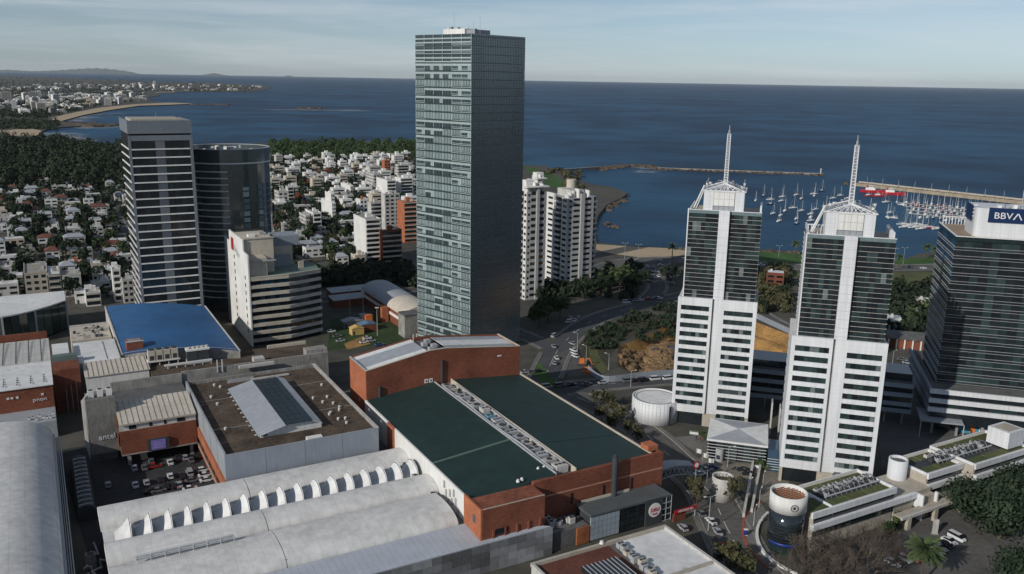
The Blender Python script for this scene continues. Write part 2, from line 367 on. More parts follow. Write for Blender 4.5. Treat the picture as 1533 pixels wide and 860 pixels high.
# parking areas and squares
sheet('parking_lot', [glob(u, d, MA) for u, d in ((4, 210), (42, 210), (42, 300), (-2, 300))], .02, mat('parking_asphalt', (.04, .041, .043), .9, .3, .08, .6))
sheet('parking_lot', poly_px(((1200, 900), (1330, 812), (1400, 760), (1533, 720), (1800, 780), (1700, 900)), 0), .02, ASPH2)
sheet('plaza', poly_px(((1010, 655), (1060, 650), (1065, 690), (1030, 670)), 0), .04, PAVE)
sheet('plaza', poly_px(((1045, 690), (1090, 640), (1170, 700), (1190, 740), (1160, 760), (1140, 750), (1118, 740)), 0), .05, mat('stone_plaza', (.19, .17, .14), .9, .3, .15, 1.))
sheet('plaza', poly_px(((1320, 700), (1310, 610), (1400, 590), (1480, 660), (1440, 690)), 0), .05, mat('dark_plaza', (.12, .12, .115), .85, .25, .1, 1.))
sheet('lawn', poly_px(((1128, 376), (1200, 381), (1330, 391), (1400, 384), (1412, 381), (1420, 397), (1260, 398), (1128, 393)), 0), .05, LAWN)
sheet('lawn', poly_px(((1128, 404), (1240, 408), (1400, 408), (1400, 430), (1330, 432), (1240, 420), (1150, 410)), 0), .05, LAWND)
sheet('lawn', poly_px(((785, 250), (800, 252), (830, 262), (852, 276), (840, 284), (806, 276)), 0), .05, LAWN)
sheet('lawn', poly_px(((795, 553), (806, 541), (832, 572), (840, 585), (812, 578)), 0), .05, LAWN)
sheet('lawn', poly_px(((880, 515), (893, 513), (896, 532), (912, 555), (900, 560), (884, 540)), 0), .05, LAWND)
sheet('lawn', poly_px(((870, 545), (872, 505), (930, 478), (1000, 470), (1010, 482), (930, 512), (915, 530), (905, 560), (880, 555)), 0), .045, mat('rough_grass', (.03, .036, .018), .95, .5, .08, .6, col2=(.08, .068, .045)))
sheet('car_park', poly_px(((832, 530), (856, 522), (882, 560), (852, 565)), 0), .05, ASPH2)
sheet('beach', poly_px(((893, 366), (940, 369), (1000, 372), (1032, 376), (1030, 383), (960, 386), (915, 380), (892, 374)), 0), .06, SAND)
sheet('beach', poly_px(((255, 154), (292, 155.5), (255, 157.2), (210, 158.5), (165, 165), (125, 172.5), (92, 181.5), (78, 180.5), (76, 177), (105, 170), (150, 161.5), (200, 156.5)), 0), .3, SAND)
sheet('beach', poly_px(((62, 196), (56, 205), (24, 204), (0, 200), (-40, 200), (-40, 194), (10, 196), (40, 192)), 0), .3, SAND)
sheet('beach', poly_px(((262, 138.6), (235, 139.2), (232, 138.4), (262, 137.6)), 0), .5, SAND)
sheet('school_yard', poly_px(((495, 478), (560, 470), (620, 485), (612, 515), (540, 520), (490, 525)), 0), .03, mat('sports_grass', (.03, .055, .018), .95, .5, .1, .6))
sheet('dirt_yard', poly_px(((515, 515), (545, 503), (555, 515), (520, 524)), 0), .06, EARTH)
# excavation
pc = sum(pit, Vector()) / len(pit); s = MB(); DP = 11.
rows = [[tuple(p) for p in pit]]
for f, z in ((.9, -4.5), (.83, -5.2), (.74, -DP)):
    rows.append([tuple(Vector((pc.x + (p.x - pc.x) * (f + random.uniform(-.03, .03)), pc.y + (p.y - pc.y) * (f + random.uniform(-.03, .03)), z + random.uniform(-.6, .6)))) for p in pit])
struct('excavation_slope', s.grid(rows[::-1], 0, True), EARTH)
struct('excavation_floor', MB().prism([(p.x, p.y) for p in pit], -DP - 2, -DP - .3), EARTH)
random.seed(11)
s = MB()
for k in range(420):                                      # heap of broken earth and stone filling the near side of the pit
    x = random.uniform(924, 1020); y = random.uniform(512, 560); p = P(x, y, -2)
    if x < 940 and y > 548: continue
    r = random.uniform(.8, 2.6); h = random.uniform(.6, 1.7); n = 5; z0 = -DP
    top = -3.2 + 2.2 * math.sin(x * .09) + random.uniform(-1.2, 1.2)
    a = random.random() * 6.28; rr = [r * 2.3 * random.uniform(.8, 1.2) for _ in range(n)]
    base = [(p.x + rr[j] * math.cos(a + 6.28 * j / n), p.y + rr[j] * math.sin(a + 6.28 * j / n), z0) for j in range(n)]
    mid = [(p.x + rr[j] * .45 * math.cos(a + 6.28 * j / n), p.y + rr[j] * .45 * math.sin(a + 6.28 * j / n), top + random.uniform(-.5, .3)) for j in range(n)]
    s.grid([base, mid], 0, True); s.face(mid)
setp(struct('rubble_heap', s, RUBBLE), 'broad heap of brown rubble and earth in the excavation behind the white round building', None, None, 'stuff')
sheet('puddle', poly_px(((975, 519), (1005, 508), (1015, 514), (1010, 525), (985, 524)), 0), -1.2, mat('muddy_water', (.1, .09, .085), .25, .1))
# far hills
def hills(name, px0, px1, peaks, dist):
    s = MB(); n = 60; rows = []
    for j, (f, dd) in enumerate(((0, -900), (.55, -450), (1, 0), (.5, 700), (0, 1500))):
        r = []
        for i in range(n + 1):
            px = px0 + (px1 - px0) * i / n; h = sum(a * math.exp(-((px - c) / w) ** 2) for c, w, a in peaks) * f * (1 + .12 * math.sin(px * .9 + j))
            edge = min(1, i / 4, (n - i) / 4); d = ray(px, 118); k = (dist + dd) / d.y; r.append((d.x * k, d.y * k, SEA_Z - 2 + h * edge))
        rows.append(r)
    struct(name, s.grid(rows[::-1]), mat('far_hill', (.04, .06, .045), .95, .3, .0005, .003), True)
hills('hill', -60, 215, ((145, 45, 250), (10, 30, 130), (90, 50, 110), (180, 40, 90)), 60000)
hills('hill', 292, 352, ((321, 13, 140),), 60000); hills('hill', 425, 440, ((432, 6, 70),), 60000)
# rocks of the shore, the islets and the breakwaters
def rock_mass(name, pts, n, size, h, label, seed=3, m=ROCK, z0=SEA_Z):
    random.seed(seed); s = MB(); P0 = [P(*q) for q in pts]
    for k in range(n):
        i = random.randrange(len(P0) - 1); p = P0[i].lerp(P0[i + 1], random.random()); r = random.uniform(.4, 1) * size
        p = p + Vector((random.gauss(0, size * .7), random.gauss(0, size * .9), 0)); hh = h * random.uniform(.3, 1)
        q = 6; a = random.random() * 6; R = [r * random.uniform(.7, 1.3) for _ in range(q)]
        s.grid([[(p.x + R[j] * f * math.cos(a + j * 6.283 / q), p.y + R[j] * f * math.sin(a + j * 6.283 / q), z) for j in range(q)] for f, z in ((1.15, z0 - 1), (1, z0 + hh * .5), (.55, z0 + hh))], 0, True)
        s.face([(p.x + R[j] * .55 * math.cos(a + j * 6.283 / q), p.y + R[j] * .55 * math.sin(a + j * 6.283 / q), z0 + hh) for j in range(q)])
    o = struct(name, s, m); o['kind'] = 'stuff'; o['label'] = label; o['category'] = 'rocks'; return o
rock_mass('shore_rocks', ((862, 268), (900, 282), (935, 291), (915, 303), (900, 312)), 95, 5.5, 2.2, 'brown tumbled rocks along the grassy headland', 3)
rock_mass('shore_rocks', ((905, 330), (915, 335), (925, 338)), 16, 2.6, 2.2, 'scattered low rocks off the small headland beach', 4)
rock_mass('shore_rocks', ((1030, 374), (1100, 374), (1190, 378), (1330, 388)), 120, 4, 4, 'line of rocks along the lawn shore beside the marina', 5)
rock_mass('rocky_islet', ((894, 252), (920, 248), (950, 246), (985, 250)), 110, 6.5, 3.2, 'long flat rocky islet at the end of the footbridge', 6)
rock_mass('rocky_islet', ((447, 162), (480, 161.4)), 26, 15, 5, 'small dark reef with white surf out in the bay', 7)
rock_mass('shore_rocks', ((92, 183), (130, 186.5), (158, 187.5)), 70, 20, 6, 'low dark rocky headland between the two beaches', 8)
rock_mass('shore_rocks', ((292, 156), (330, 156.5)), 16, 25, 5, 'dark reef trailing off the sandy spit', 9)
def surf(pts, n, wx, seed):
    random.seed(seed); s = MB(); Q = [P(*q, 0) for q in pts]
    for k in range(n):
        i = random.randrange(len(Q) - 1); p = Q[i].lerp(Q[i + 1], random.random()); p = p + Vector((random.gauss(0, wx), random.gauss(0, wx), 0)); l_ = random.uniform(.4, 1.6) * wx; w = random.uniform(.08, .2) * wx
        top = [(p.x + l_ * math.cos(a) * random.uniform(.6, 1.2), p.y + w * math.sin(a) * random.uniform(.5, 1.4), SEA_Z + .25) for a in [j * .785 for j in range(8)]]
        s.face(top)
    o = struct('surf', s, FOAM); o['kind'] = 'stuff'
surf(((430, 163.5), (462, 164)), 26, 30, 1); surf(((485, 164.5), (545, 164.5)), 22, 30, 2); surf(((68, 198), (90, 203), (120, 209)), 90, 22, 3)
surf(((100, 180), (130, 175), (160, 168)), 50, 24, 4); surf(((955, 254), (985, 256), (940, 244)), 18, 8, 5); surf(((130, 189), (158, 189.5)), 20, 20, 6); surf(((140, 215), (180, 221)), 30, 14, 7)
# ================================================================ TOWERS
rnd = random.Random(21)
# ---- the tall glass tower
nc = loc(P(703, 541.2), CA)                                    # near corner
def solve(a, c, axis, px, z):
    lo, hi = 0., 80.
    for _ in range(40):
        m = (lo + hi) / 2; q = glob(c[0] + (axis[0] * m), c[1] + axis[1] * m, a, z); x = proj(q)[0]
        if (axis[0] < 0 and x > px) or (axis[0] >= 0 and x < px): lo = m
        else: hi = m
    return lo
LX = solve(CA, nc, (-1, 0), 621.6, 137); LY = solve(CA, nc, (0, 1), 786.6, 137)
x1, y0 = nc; x0 = x1 - LX; y1 = y0 + LY; NF = 40; FH = 133.5 / NF; TOP = 137.2
t = thing('glass_tower', 'tallest tower, a square teal glass skyscraper with one pale gridded face', 'skyscraper', CA, ((x0 + x1) / 2, (y0 + y1) / 2))
bp(t, 'core', x0 + .35, x1 - .35, y0 + .35, y1 - .35, 0, TOP - .5, BLACK)
NB = 6; bw_ = LX / NB; DARKROW = [.85 if (f in (36, 35, 33, 32, 29, 28, 27, 24, 23, 18, 17, 15, 14, 11, 8, 7) or f < 4) else rnd.choice((.05, .12, .3)) for f in range(NF)]
def slat_window(h):
    k = ('slats', round(h, 2))
    if k not in BC:
        g = MB().box(-bw_ / 2 + .12, bw_ / 2 - .12, -.02, .1, -h / 2, h / 2, 0)
        for j in range(6): xx = -bw_ / 2 + bw_ * (j + .5) / 6; g.box(xx - .21, xx + .21, -.07, -.02, -h / 2 + .05, h / 2, 1)
        BC[k] = g.mesh('window', [GLT, BLIND])
    return BC[k]
SLABE = mat('dark_green_edge', (.03, .05, .05), .4, .2, spec=.5)
for f in range(NF):
    z = f * FH + 2.4
    if f < 37:
        lit = DARKROW[f]
        for b in range(NB):
            xa = x0 + b * bw_; side = b in (0, 4, 5)
            if rnd.random() < lit:                            # open blinds: dark pane under a pale head panel
                bp(t, 'window', xa + .12, xa + bw_ - .12, y0 + .12, y0 + .3, z + .35, z + 2.05, GLT); bp(t, 'head_panel', xa + .1, xa + bw_ - .1, y0 + .06, y0 + .3, z + 2.1, z + FH - .25, LOUV)
                if rnd.random() < .3: bp(t, 'drawn_blind', xa + .12 + bw_ * .6, xa + bw_ - .14, y0 + .1, y0 + .12, z + .35, z + 2.05, BLIND)
            else: za, zb = z + (1.1 if side else .3), z + FH - .3; link('window', slat_window(zb - za), t, Vector((xa + bw_ / 2, y0 + .2, (za + zb) / 2)) - ORG[t])
    # pale sill grid below the windows of the outer bays, dark slab edge across the rest
    for xa, xb in ((x0, x0 + bw_), (x1 - 2 * bw_, x1)):
        bp(t, 'spandrel', xa, xb, y0 + .02, y0 + .1, z + .2, z + .42, LOUV); bp(t, 'spandrel', xa, xb, y0 + .02, y0 + .1, z + .8, z + .98, LOUV)
    bp(t, 'slab_edge', x0 - .05, x1 + .05, y0 - .04, y0 + .2, z - .3, z + .2, SLABE)
    bp(t, 'side_window', x1 - .3, x1 - .1, y0 + .1, y1 - .1, z + .2, z + FH - .12, GLS)
    bp(t, 'side_slab_edge', x1 - .25, x1 - .03, y0 + .1, y1, z - .12, z + .12, LOUVD)
    bp(t, 'rear_window', x0 + .1, x1 - .35, y1 - .3, y1 - .1, z + .2, z + FH - .12, GLS)
    bp(t, 'flank_window', x0 + .1, x0 + .3, y0 + .35, y1 - .35, z + .2, z + FH - .12, GLS)
g = MB(); zt0 = NF * FH - 6
for k in range(37):                                           # vertical fins of the pale face
    xx = x0 + LX * k / 36; w = .22 if k % 6 == 0 else .05
    g.box(xx - w / 2, xx + w / 2, y0 - .03, y0 + .28, 2.2, TOP - 13 if k % 6 else TOP)
mp(t, 'window_fins', g, LOUV, kind='stuff')
g = MB()
for k in range(33):
    yy = y0 + .05 + (LY - .1) * k / 32; g.box(x1 - .2, x1 + .0, yy - .04, yy + .04, 2.2, TOP)
mp(t, 'side_fins', g, LOUVD, kind='stuff')
g = MB()
for f in range(NF):                                           # horizontal louvres, outer quarters of the shaded face
    for (a, b) in ((.02, .24), (.78, .98)):
        for j in (.9, 1.6, 2.3):
            z = f * FH + 2.4 + j; g.box(x1 - .12, x1 + .06, y0 + LY * a, y0 + LY * b, z - .05, z + .05)
mp(t, 'louvres', g, LOUVD, kind='stuff')
for j in range(7):
    z = TOP - 11.2 + j * 1.55; bp(t, 'crown_louvre', x0 + .1, x1 - .1, y0 - .02, y0 + .3, z, z + .55, LOUV)
bp(t, 'crown_face', x0 + .2, x1 - .1, y0 + .3, y0 + .6, TOP - 12, TOP, GLT)
bp(t, 'crown_glass', x1 - .5, x1 - .22, y0 + .6, y1 - .1, TOP - 9, TOP, GLS)
bp(t, 'roof', x0 + .3, x1 - .6, y0 + .7, y1 - .3, TOP - .5, TOP - .1, CONCD)
bp(t, 'plant_room', x0 + LX * .42, x0 + LX * .8, y0 + 3, y0 + 9, TOP - .1, TOP + 2.2, WHITE2)
bp(t, 'plant_room', x1 - 9, x1 - 2, y0 + 4, y0 + 13, TOP - .1, TOP + 1.8, GREYM)
for k in range(12):
    xx = x0 + LX * rnd.uniform(.42, .9); yy = y0 + rnd.uniform(3.3, 8); h = rnd.uniform(1.5, 3.2)
    bp(t, 'roof_unit', xx, xx + rnd.uniform(.5, 1.2), yy, yy + .8, TOP + .6, TOP + h, WHITE2 if k % 3 else CONCD)
for xx, h in ((.52, 9), (.86, 5.5), (.97, 7), (.78, 4)):
    g = MB().tube((x0 + LX * xx, y0 + 6, TOP - .2), (x0 + LX * xx, y0 + 6, TOP + h), .07, 5); mp(t, 'aerial', g, STEELG)

# ---- twin white office towers
def twin(u0, w0, label):
    t = thing('office_tower', label, 'tower', TA, (u0 + 13.4, w0), 0, 'pair of white office towers with masts')
    Wd, Dp, ZS, ZG = 26.7, 22., 46.5, 77.5; fh = 3.16
    U = lambda a: u0 + a
    bp(t, 'core', U(.4), U(Wd - .4), w0 + .9, w0 + Dp, 4.6, ZS - .1, CONCD)
    bp(t, 'base_glass', U(.9), U(11), w0 + 1.2, w0 + Dp - 1, 0, 4.6, GLD); bp(t, 'base_pier', U(11), U(15.6), w0 + .6, w0 + Dp - 1, 0, 5.0, BEIGE)
    bp(t, 'base_glass', U(15.6), U(25.6), w0 + 1.2, w0 + Dp - 1, 0, 3.2, GLG); bp(t, 'base_pier', U(0), U(.9), w0 + .3, w0 + 3, 0, 5, BEIGE); bp(t, 'base_pier', U(25.6), U(Wd), w0 + .3, w0 + 3, 0, 4.6, BEIGE)
    # left slab: piers, spandrels, windows;  right slab the same, half a storey lower
    for (a, b, wa, wb, zoff, n, proud) in ((0, 11.7, 1.15, 10.75, 0., 12, .25), (12.35, Wd, 15.75, 25.45, -.9, 13, 0.)):
        f0 = w0 - proud
        bp(t, 'pier', U(a), U(wa), f0, w0 + 1, 5, ZS + .6, WHITE); bp(t, 'pier', U(wb), U(b), f0, w0 + 1, 5, ZS + .6, WHITE)
        zs = ZS + .6
        for k in range(n):
            zt = 44.3 + zoff - k * fh; zb = zt - 1.75
            bp(t, 'spandrel', U(wa), U(wb), f0 + .012, w0 + .9, zt, zs, WHITE); zs = zb
            pn = 7; pw = (wb - wa) / pn
            for j in range(pn): bp(t, 'window', U(wa + j * pw + .03), U(wa + (j + 1) * pw - .03), f0 + .35, f0 + .45, zb, zt, (PALEG if rnd.random() < .1 else GLG if rnd.random() < .6 else GLD))
        bp(t, 'spandrel', U(wa), U(wb), f0 + .012, w0 + .9, 5 if n == 12 else max(3.4, zs - 1.2), zs, WHITE)
    bp(t, 'groove', U(11.7), U(12.35), w0 + .7, w0 + 1.2, 5, ZS, CONC)
    for sx in (0, 1):                                       # flanks
        xa = U(0) if sx == 0 else U(Wd - .4)
        for k in range(14):
            z = 5 + k * 3.0; bp(t, 'flank_spandrel', xa, xa + .4, w0 + 1, w0 + Dp, z, z + (1.5 if k < 13 else 2.6), WHITE)
            if k < 13: bp(t, 'flank_window', xa + .15, xa + .3, w0 + 1, w0 + Dp, z + 1.5, z + 3.0, GLD)
    bp(t, 'shoulder', U(.02), U(11.68), w0 + 1, w0 + Dp, ZS - .1, ZS + .15, WHITE2); bp(t, 'shoulder', U(15.4), U(Wd - .02), w0 + 1, w0 + Dp, ZS - .1, ZS + .15, WHITE2)
    # upper glass storeys
    g0 = w0 + 1.1
    bp(t, 'upper_core', U(2.0), U(25.4), g0 + .5, w0 + Dp - .5, ZS, ZG - 1.4, CONCD)
    bp(t, 'mid_strip', U(11.8), U(15.3), w0 - .1, g0 + .6, ZS + .6, ZG + .4, WHITE)
    for k in range(12):
        z = ZS + 1.5 + k * 2.6; bp(t, 'strip_joint', U(11.85), U(15.25), w0 - .13, w0 - .09, z, z + .05, GREYM)
    nf = 10; fh2 = (ZG - ZS - 1.2) / nf
    for (a, b) in ((1.7, 11.75), (15.35, 25.6)):
        for k in range(nf):
            z = ZS + .2 + k * fh2; pn = 7; pw = (b - a) / pn
            for j in range(pn): bp(t, 'glass_panel', U(a + j * pw + .02), U(a + (j + 1) * pw - .02), g0 + .1, g0 + .25, z + .1, z + fh2 - .05, (PALEG if rnd.random() < .06 else GLG if rnd.random() < .4 else GLD))
        for k in range(2 * nf):
            z = ZS + .2 + k * fh2 / 2; bp(t, 'sun_shade', U(a - .25), U(b), g0 - .02, g0 + .12, z - .045, z + .045, OFFW)
        bp(t, 'glass_balustrade', U(a), U(b), g0, g0 + .12, ZG - 1.0, ZG + .1, LOUVD)
        bp(t, 'parapet_rail', U(a - .1), U(b + .1), g0 - .1, g0 + .2, ZG + .1, ZG + .3, STEELW)
    for sx in (0, 1):
        xa = U(1.7) if sx == 0 else U(25.35)
        for k in range(nf):
            z = ZS + .2 + k * fh2; bp(t, 'flank_glass', xa, xa + .25, g0 + .3, w0 + Dp - .5, z + .1, z + fh2 - .05, GLB if sx else GLD)
        for k in range(2 * nf):
            z = ZS + .2 + k * fh2 / 2; bp(t, 'flank_shade', xa - .2, xa + .45, g0 + .12, w0 + Dp - .5, z - .05, z + .05, STEELW)
    bp(t, 'corner_post', U(1.3), U(1.68), g0 - .2, g0 + .3, ZS, ZG + .5, WHITE)
    bp(t, 'terrace', U(1.9), U(25.4), g0 + .3, w0 + Dp - .5, ZG - 1.4, ZG - 1.0, BEIGE)
    # roof pavilion, gable truss, mast
    ba, bb, bf, bk, ZB = U(6.3), U(19.6), w0 + 1.5, w0 + 14, 84.2
    bp(t, 'roof_block', ba, bb, bf, bk, ZG - 1, ZB, WHITE)
    bp(t, 'block_panel', U(9.6), U(16.4), bf - .25, bf - .02, ZG + 1.8, ZB - .1, WHITE2)
    bp(t, 'block_recess', U(9.4), U(16.6), bf - .05, bf + .0, ZG + .2, ZG + 1.8, GREYM)
    for k in range(5): bp(t, 'panel_joint', U(9.6 + k * 1.7) - .04, U(9.6 + k * 1.7) + .04, bf - .3, bf - .24, ZG + .3, ZB - .1, GREYM)
    for k in range(3): bp(t, 'panel_joint', U(9.6), U(16.4), bf - .3, bf - .24, ZG + 1.8 + k * 2.3, ZG + 1.88 + k * 2.3, GREYM)
    g = MB(); ax = (ba + bb) / 2; ZP = 86.7; cy = (bf + bk) / 2
    for yy in (bf, bk):
        for j in range(9):
            f = j / 8; xx = ba - .4 + (bb - ba + .8) * f; g.tube((xx, yy, ZB), (ax, (yy + cy) / 2, ZP), .12, 5)
        g.tube((ba - .4, yy, ZB + .1), (bb + .4, yy, ZB + .1), .2, 5)
        for s_ in (-1, 1):
            for j in range(4): g.tube((ax + s_ * (6.8 - 1.6 * j), yy, ZB + .2 + j * .7), (ax + s_ * (5.4 - 1.6 * j), yy, ZB + .1), .09, 4)
    for xx in (ba - .4, bb + .4): g.tube((xx, bf, ZB + .1), (xx, bk, ZB + .1), .2, 5); g.tube((xx, bf, ZB), (ax, bf + 3, ZP), .18, 5); g.tube((xx, bk, ZB), (ax, bk - 3, ZP), .18, 5)
    g.tube((ax, bf + 3, ZP), (ax, bk - 3, ZP), .2, 5)
    mp(t, 'gable_truss', g, STEELW)
    bp(t, 'block_roof', ba + .2, bb - .2, bf + .2, bk - .2, ZB, ZB + .12, GREYM)
    g = MB(); my = bf + 4.5; r = .62; z0, z1 = ZB, 103.2
    cs = [(ax + i * r, my + j * r) for i, j in ((-1, -1), (1, -1), (1, 1), (-1, 1))]
    for (xx, yy) in cs: g.tube((xx, yy, z0), (ax + (xx - ax) * .8, my + (yy - my) * .8, z1), .15, 4)
    n = 22
    for k in range(n):
        za = z0 + (z1 - z0) * k / n; zb = z0 + (z1 - z0) * (k + 1) / n; fa = 1 - .2 * k / n; fb = 1 - .2 * (k + 1) / n
        for q in range(4):
            A_, B_ = cs[q], cs[(q + 1) % 4]
            g.tube((ax + (A_[0] - ax) * fa, my + (A_[1] - my) * fa, za), (ax + (B_[0] - ax) * fa, my + (B_[1] - my) * fa, za), .09, 4)
            if k % 2: A_, B_ = B_, A_
            g.tube((ax + (A_[0] - ax) * fa, my + (A_[1] - my) * fa, za), (ax + (B_[0] - ax) * fb, my + (B_[1] - my) * fb, zb), .06, 4)
    mp(t, 'mast', g, STEELW)
    g = MB().tube((ax, my, z1), (ax, my, 106.), .12, 5); g.tube((ax, my, z1 - .5), (ax, my, z1 + 1.2), .3, 5); mp(t, 'mast_tip', g, STEELG)
    g = MB()                                                # roof rails, frames, dishes
    for (xx, yy) in ((ba + .5, bf + .5), (bb - .5, bf + .5), (ba + .5, bk - 1), (bb - .5, bk - 1)): g.tube((xx, yy, ZB), (xx, yy, ZB + 3.2), .09, 4)
    g.tube((ax - 2.6, my + 2, ZB), (ax - 2.6, my + 2, ZP + .6), .08, 4); g.tube((ax + 2.6, my + 2, ZB), (ax + 2.6, my + 2, ZP + .6), .08, 4); g.tube((ax - 2.6, my + 2, ZP + .5), (ax + 2.6, my + 2, ZP + .5), .08, 4)
    for k in range(16):
        xx = ba + rnd.uniform(0, 13); yy = bf + rnd.uniform(.4, 11); g.tube((xx, yy, ZB), (xx, yy, ZB + rnd.uniform(1, 2.6)), .06, 4)
    mp(t, 'roof_rails', g, STEELG, kind='stuff')
    for (xx, yy, zz) in ((ba + .8, bf + .3, ZB + 2.2), (ba + 1.8, bf + .6, ZB + 2.6), (bb - .9, bf + .4, ZB + 1.6), (bb - .3, bf + 3, ZB + 2.4)):
        mp(t, 'dish_antenna', MB().cyl(xx, yy, zz - .35, zz + .35, .35, 8, .5), WHITE2)
    g = MB().tube((U(2.4), g0 + 6, ZG - 1), (ba - .3, bf + 4, ZB + 1.4), .28, 6); g.tube((U(3.2), g0 + 8, ZG - 1), (ba - .3, bf + 6, ZB), .2, 6); mp(t, 'roof_duct', g, WHITE2)
    for k in range(7):
        bp(t, 'terrace_fin', U(24.9), U(25.5), g0 + 3 + k * 2.4, g0 + 3.5 + k * 2.4, ZG - 1, ZG + 1.6, WHITE)
    bp(t, 'terrace_wall', U(1.8), U(2.2), g0 + .5, w0 + Dp - .5, ZG - 1, ZG + .5, WHITE)
    if u0 > 0:
        for k in range(6): bp(t, 'pergola_post', U(2 + k * .9), U(2.2 + k * .9), w0 + 9, w0 + 9.3, ZG - 1, ZG + 1.6, WHITE)
        bp(t, 'pergola_beam', U(1.8), U(6.5), w0 + 8.9, w0 + 9.4, ZG + 1.6, ZG + 1.9, WHITE)
    return t
twin(-25.2, 298.5, 'white office tower with lattice mast beside the round white drum building')
twin(11.9, 261.5, 'white office tower with lattice mast beside the curved terraced building')

# ---- navy-signed glass tower at the frame edge
u0, w0, u1, w1 = 65.6, 327.5, 112., 360.; ZB0, ZT = 16.4, 69.4
t = thing('bank_tower', 'dark green glass tower with a navy bank sign on its white roof block', 'tower', TA, ((u0 + u1) / 2, (w0 + w1) / 2))
bp(t, 'core', u0 + .6, u1 - .6, w0 + .6, w1 - .6, 0, ZT - .3, BLACK)
nf = 17; fh = (ZT - 1.6 - ZB0) / nf; pn = 16; pw = (u1 - u0) / pn
for k in range(nf):
    z = ZB0 + k * fh
    for j in range(pn): bp(t, 'window', u0 + j * pw + .03, u0 + (j + 1) * pw - .03, w0 + .2, w0 + .35, z + .2, z + fh - .1, GLG if (rnd.random() < .35 or j in (4, 8)) else GLD)
    for j in range(4): bp(t, 'flank_window', u0 + .2, u0 + .35, w0 + .1 + j * 8, w0 + 8 + j * 8, z + .2, z + fh - .1, GLD if rnd.random() < .7 else GLB)
    for q in (0, .95):
        bp(t, 'sun_shade', u0 - .3, u1, w0 - .02, w0 + .2, z + q - .05, z + q + .05, STEELG); bp(t, 'flank_shade', u0 - .05, u0 + .2, w0 + .2, w1, z + q - .06, z + q + .06, STEELG)
bp(t, 'top_glass', u0, u1, w0, w0 + .3, ZT - 1.5, ZT, GLG); bp(t, 'top_glass', u0, u0 + .3, w0 + .3, w1, ZT - 1.5, ZT, GLG)
bp(t, 'parapet', u0 - .1, u1, w0 - .1, w0 + .5, ZT, ZT + .25, STEELW); bp(t, 'parapet', u0 - .1, u0 + .5, w0 + .5, w1, ZT, ZT + .25, STEELW)
bp(t, 'terrace', u0 + .5, u1 - .5, w0 + .5, w1 - .5, ZT - .3, ZT - .15, mat('terrace_tan', (.3, .23, .16), .9, .2))
for k in range(9): bp(t, 'pergola_post', u0 + .8 + k * 1.05, u0 + 1.05 + k * 1.05, w1 - 2, w1 - 1.6, ZT - .15, ZT + 2.6, WHITE)
bp(t, 'pergola_beam', u0 + .5, u0 + 10, w1 - 2.2, w1 - 1.4, ZT + 2.6, ZT + 2.9, WHITE)
g = MB(); ra = u0 + 7.8; pl = [(ra - 1.9 * math.sin(a), w0 + 5.6 - 2.2 * math.cos(a) + (12 if a > 1.6 else 0)) for a in [j * math.pi / 8 for j in range(9)]] + [(u1 - 1, w0 + 19.8), (u1 - 1, w0 + 3.4)]
mp(t, 'roof_block', g.prism(pl, ZT - .15, 79.2), WHITE)
sg = bp(t, 'sign_board', u0 + 9.8, u0 + 21.8, w0 + 2.9, w0 + 3.3, 74.6, 79.6, BLUEP)
bp(t, 'side_sign', u0 + 5.2, u0 + 5.5, w0 + 7, w0 + 15.5, 74.4, 79.8, BLUEP)
for k in range(4): bp(t, 'sign_bracket', u0 + 5.5, u0 + 6.9, w0 + 6.6, w0 + 6.9, 75.8 + k * 1.3, 76.1 + k * 1.3, STEELW)
letters(t, 'BBV', (u0 + 14.3, w0 + 2.8, 76.9), 3.1, STEELW, 0, .2, bold=1.1)
g = MB(); cx = u0 + 18.75; 
for s_ in (-1, 1):
    xa, xb = cx + s_ * 1.25, cx + s_ * .05; q = .22
    g.face([(xa - q, w0 + 2.72, 75.83), (xa + q, w0 + 2.72, 75.83), (xb + q, w0 + 2.72, 78.0), (xb - q, w0 + 2.72, 78.0)])
mp(t, 'lettering', g, STEELW)
for k in range(8): bp(t, 'roof_unit', u0 + 13 + k * 2.4, u0 + 14.2 + k * 2.4, w0 + 6, w0 + 8, 79.2, 79.2 + rnd.uniform(.5, 1.4), GREYM if k % 2 else WHITE2)
mp(t, 'aerial', MB().tube((u0 + 21, w0 + 9, 79.2), (u0 + 21, w0 + 9, 85.5), .12, 5), STEELG)
# its banded podium
pu, pw0 = 62., 317.
p_ = thing('podium_building', 'low podium with three white bands under the dark bank tower', 'building', TA, (pu + 20, pw0))
mp(p_, 'glass_walls', MB().prism([(pu + .8, pw0 + .8), (118, pw0 + .8), (118, w0 - .5), (u0 - .5, w0 - .5), (u0 - .5, 366), (pu + .8, 366)], 4.5, 16.0), GLD)
for (za, zb) in ((15.3, 16.9), (11.9, 13.5), (8.6, 10.2)):
    bp(p_, 'white_band', pu, 118, pw0, pw0 + .8, za, zb, WHITE); bp(p_, 'side_band', pu, pu + .8, pw0 + .8, 367, za, zb, GREYB)
mp(p_, 'roof', MB().prism([(pu + .8, pw0 + .8), (118, pw0 + .8), (118, w0 - .6), (u0 - .6, w0 - .6), (u0 - .6, 366), (pu + .8, 366)], 16.0, 16.3), CONCD)
bp(p_, 'recessed_base', pu + 4, 118, pw0 + 6, w0 - .6, 0, 4.5, GLD)
for k in range(7): bp(p_, 'column', pu + 2 + k * 8, pu + 2.8 + k * 8, pw0 + 1.4, pw0 + 2.2, 0, 8.6, CONC)
for j in range(12): bp(p_, 'window', pu + 1 + j * 4.6, pu + 5.4 + j * 4.6, pw0 + .72, pw0 + .79, 10.25, 11.85, GLG if j % 3 else GLD); bp(p_, 'window', pu + 1 + j * 4.6, pu + 5.4 + j * 4.6, pw0 + .72, pw0 + .79, 13.55, 15.25, GLD)
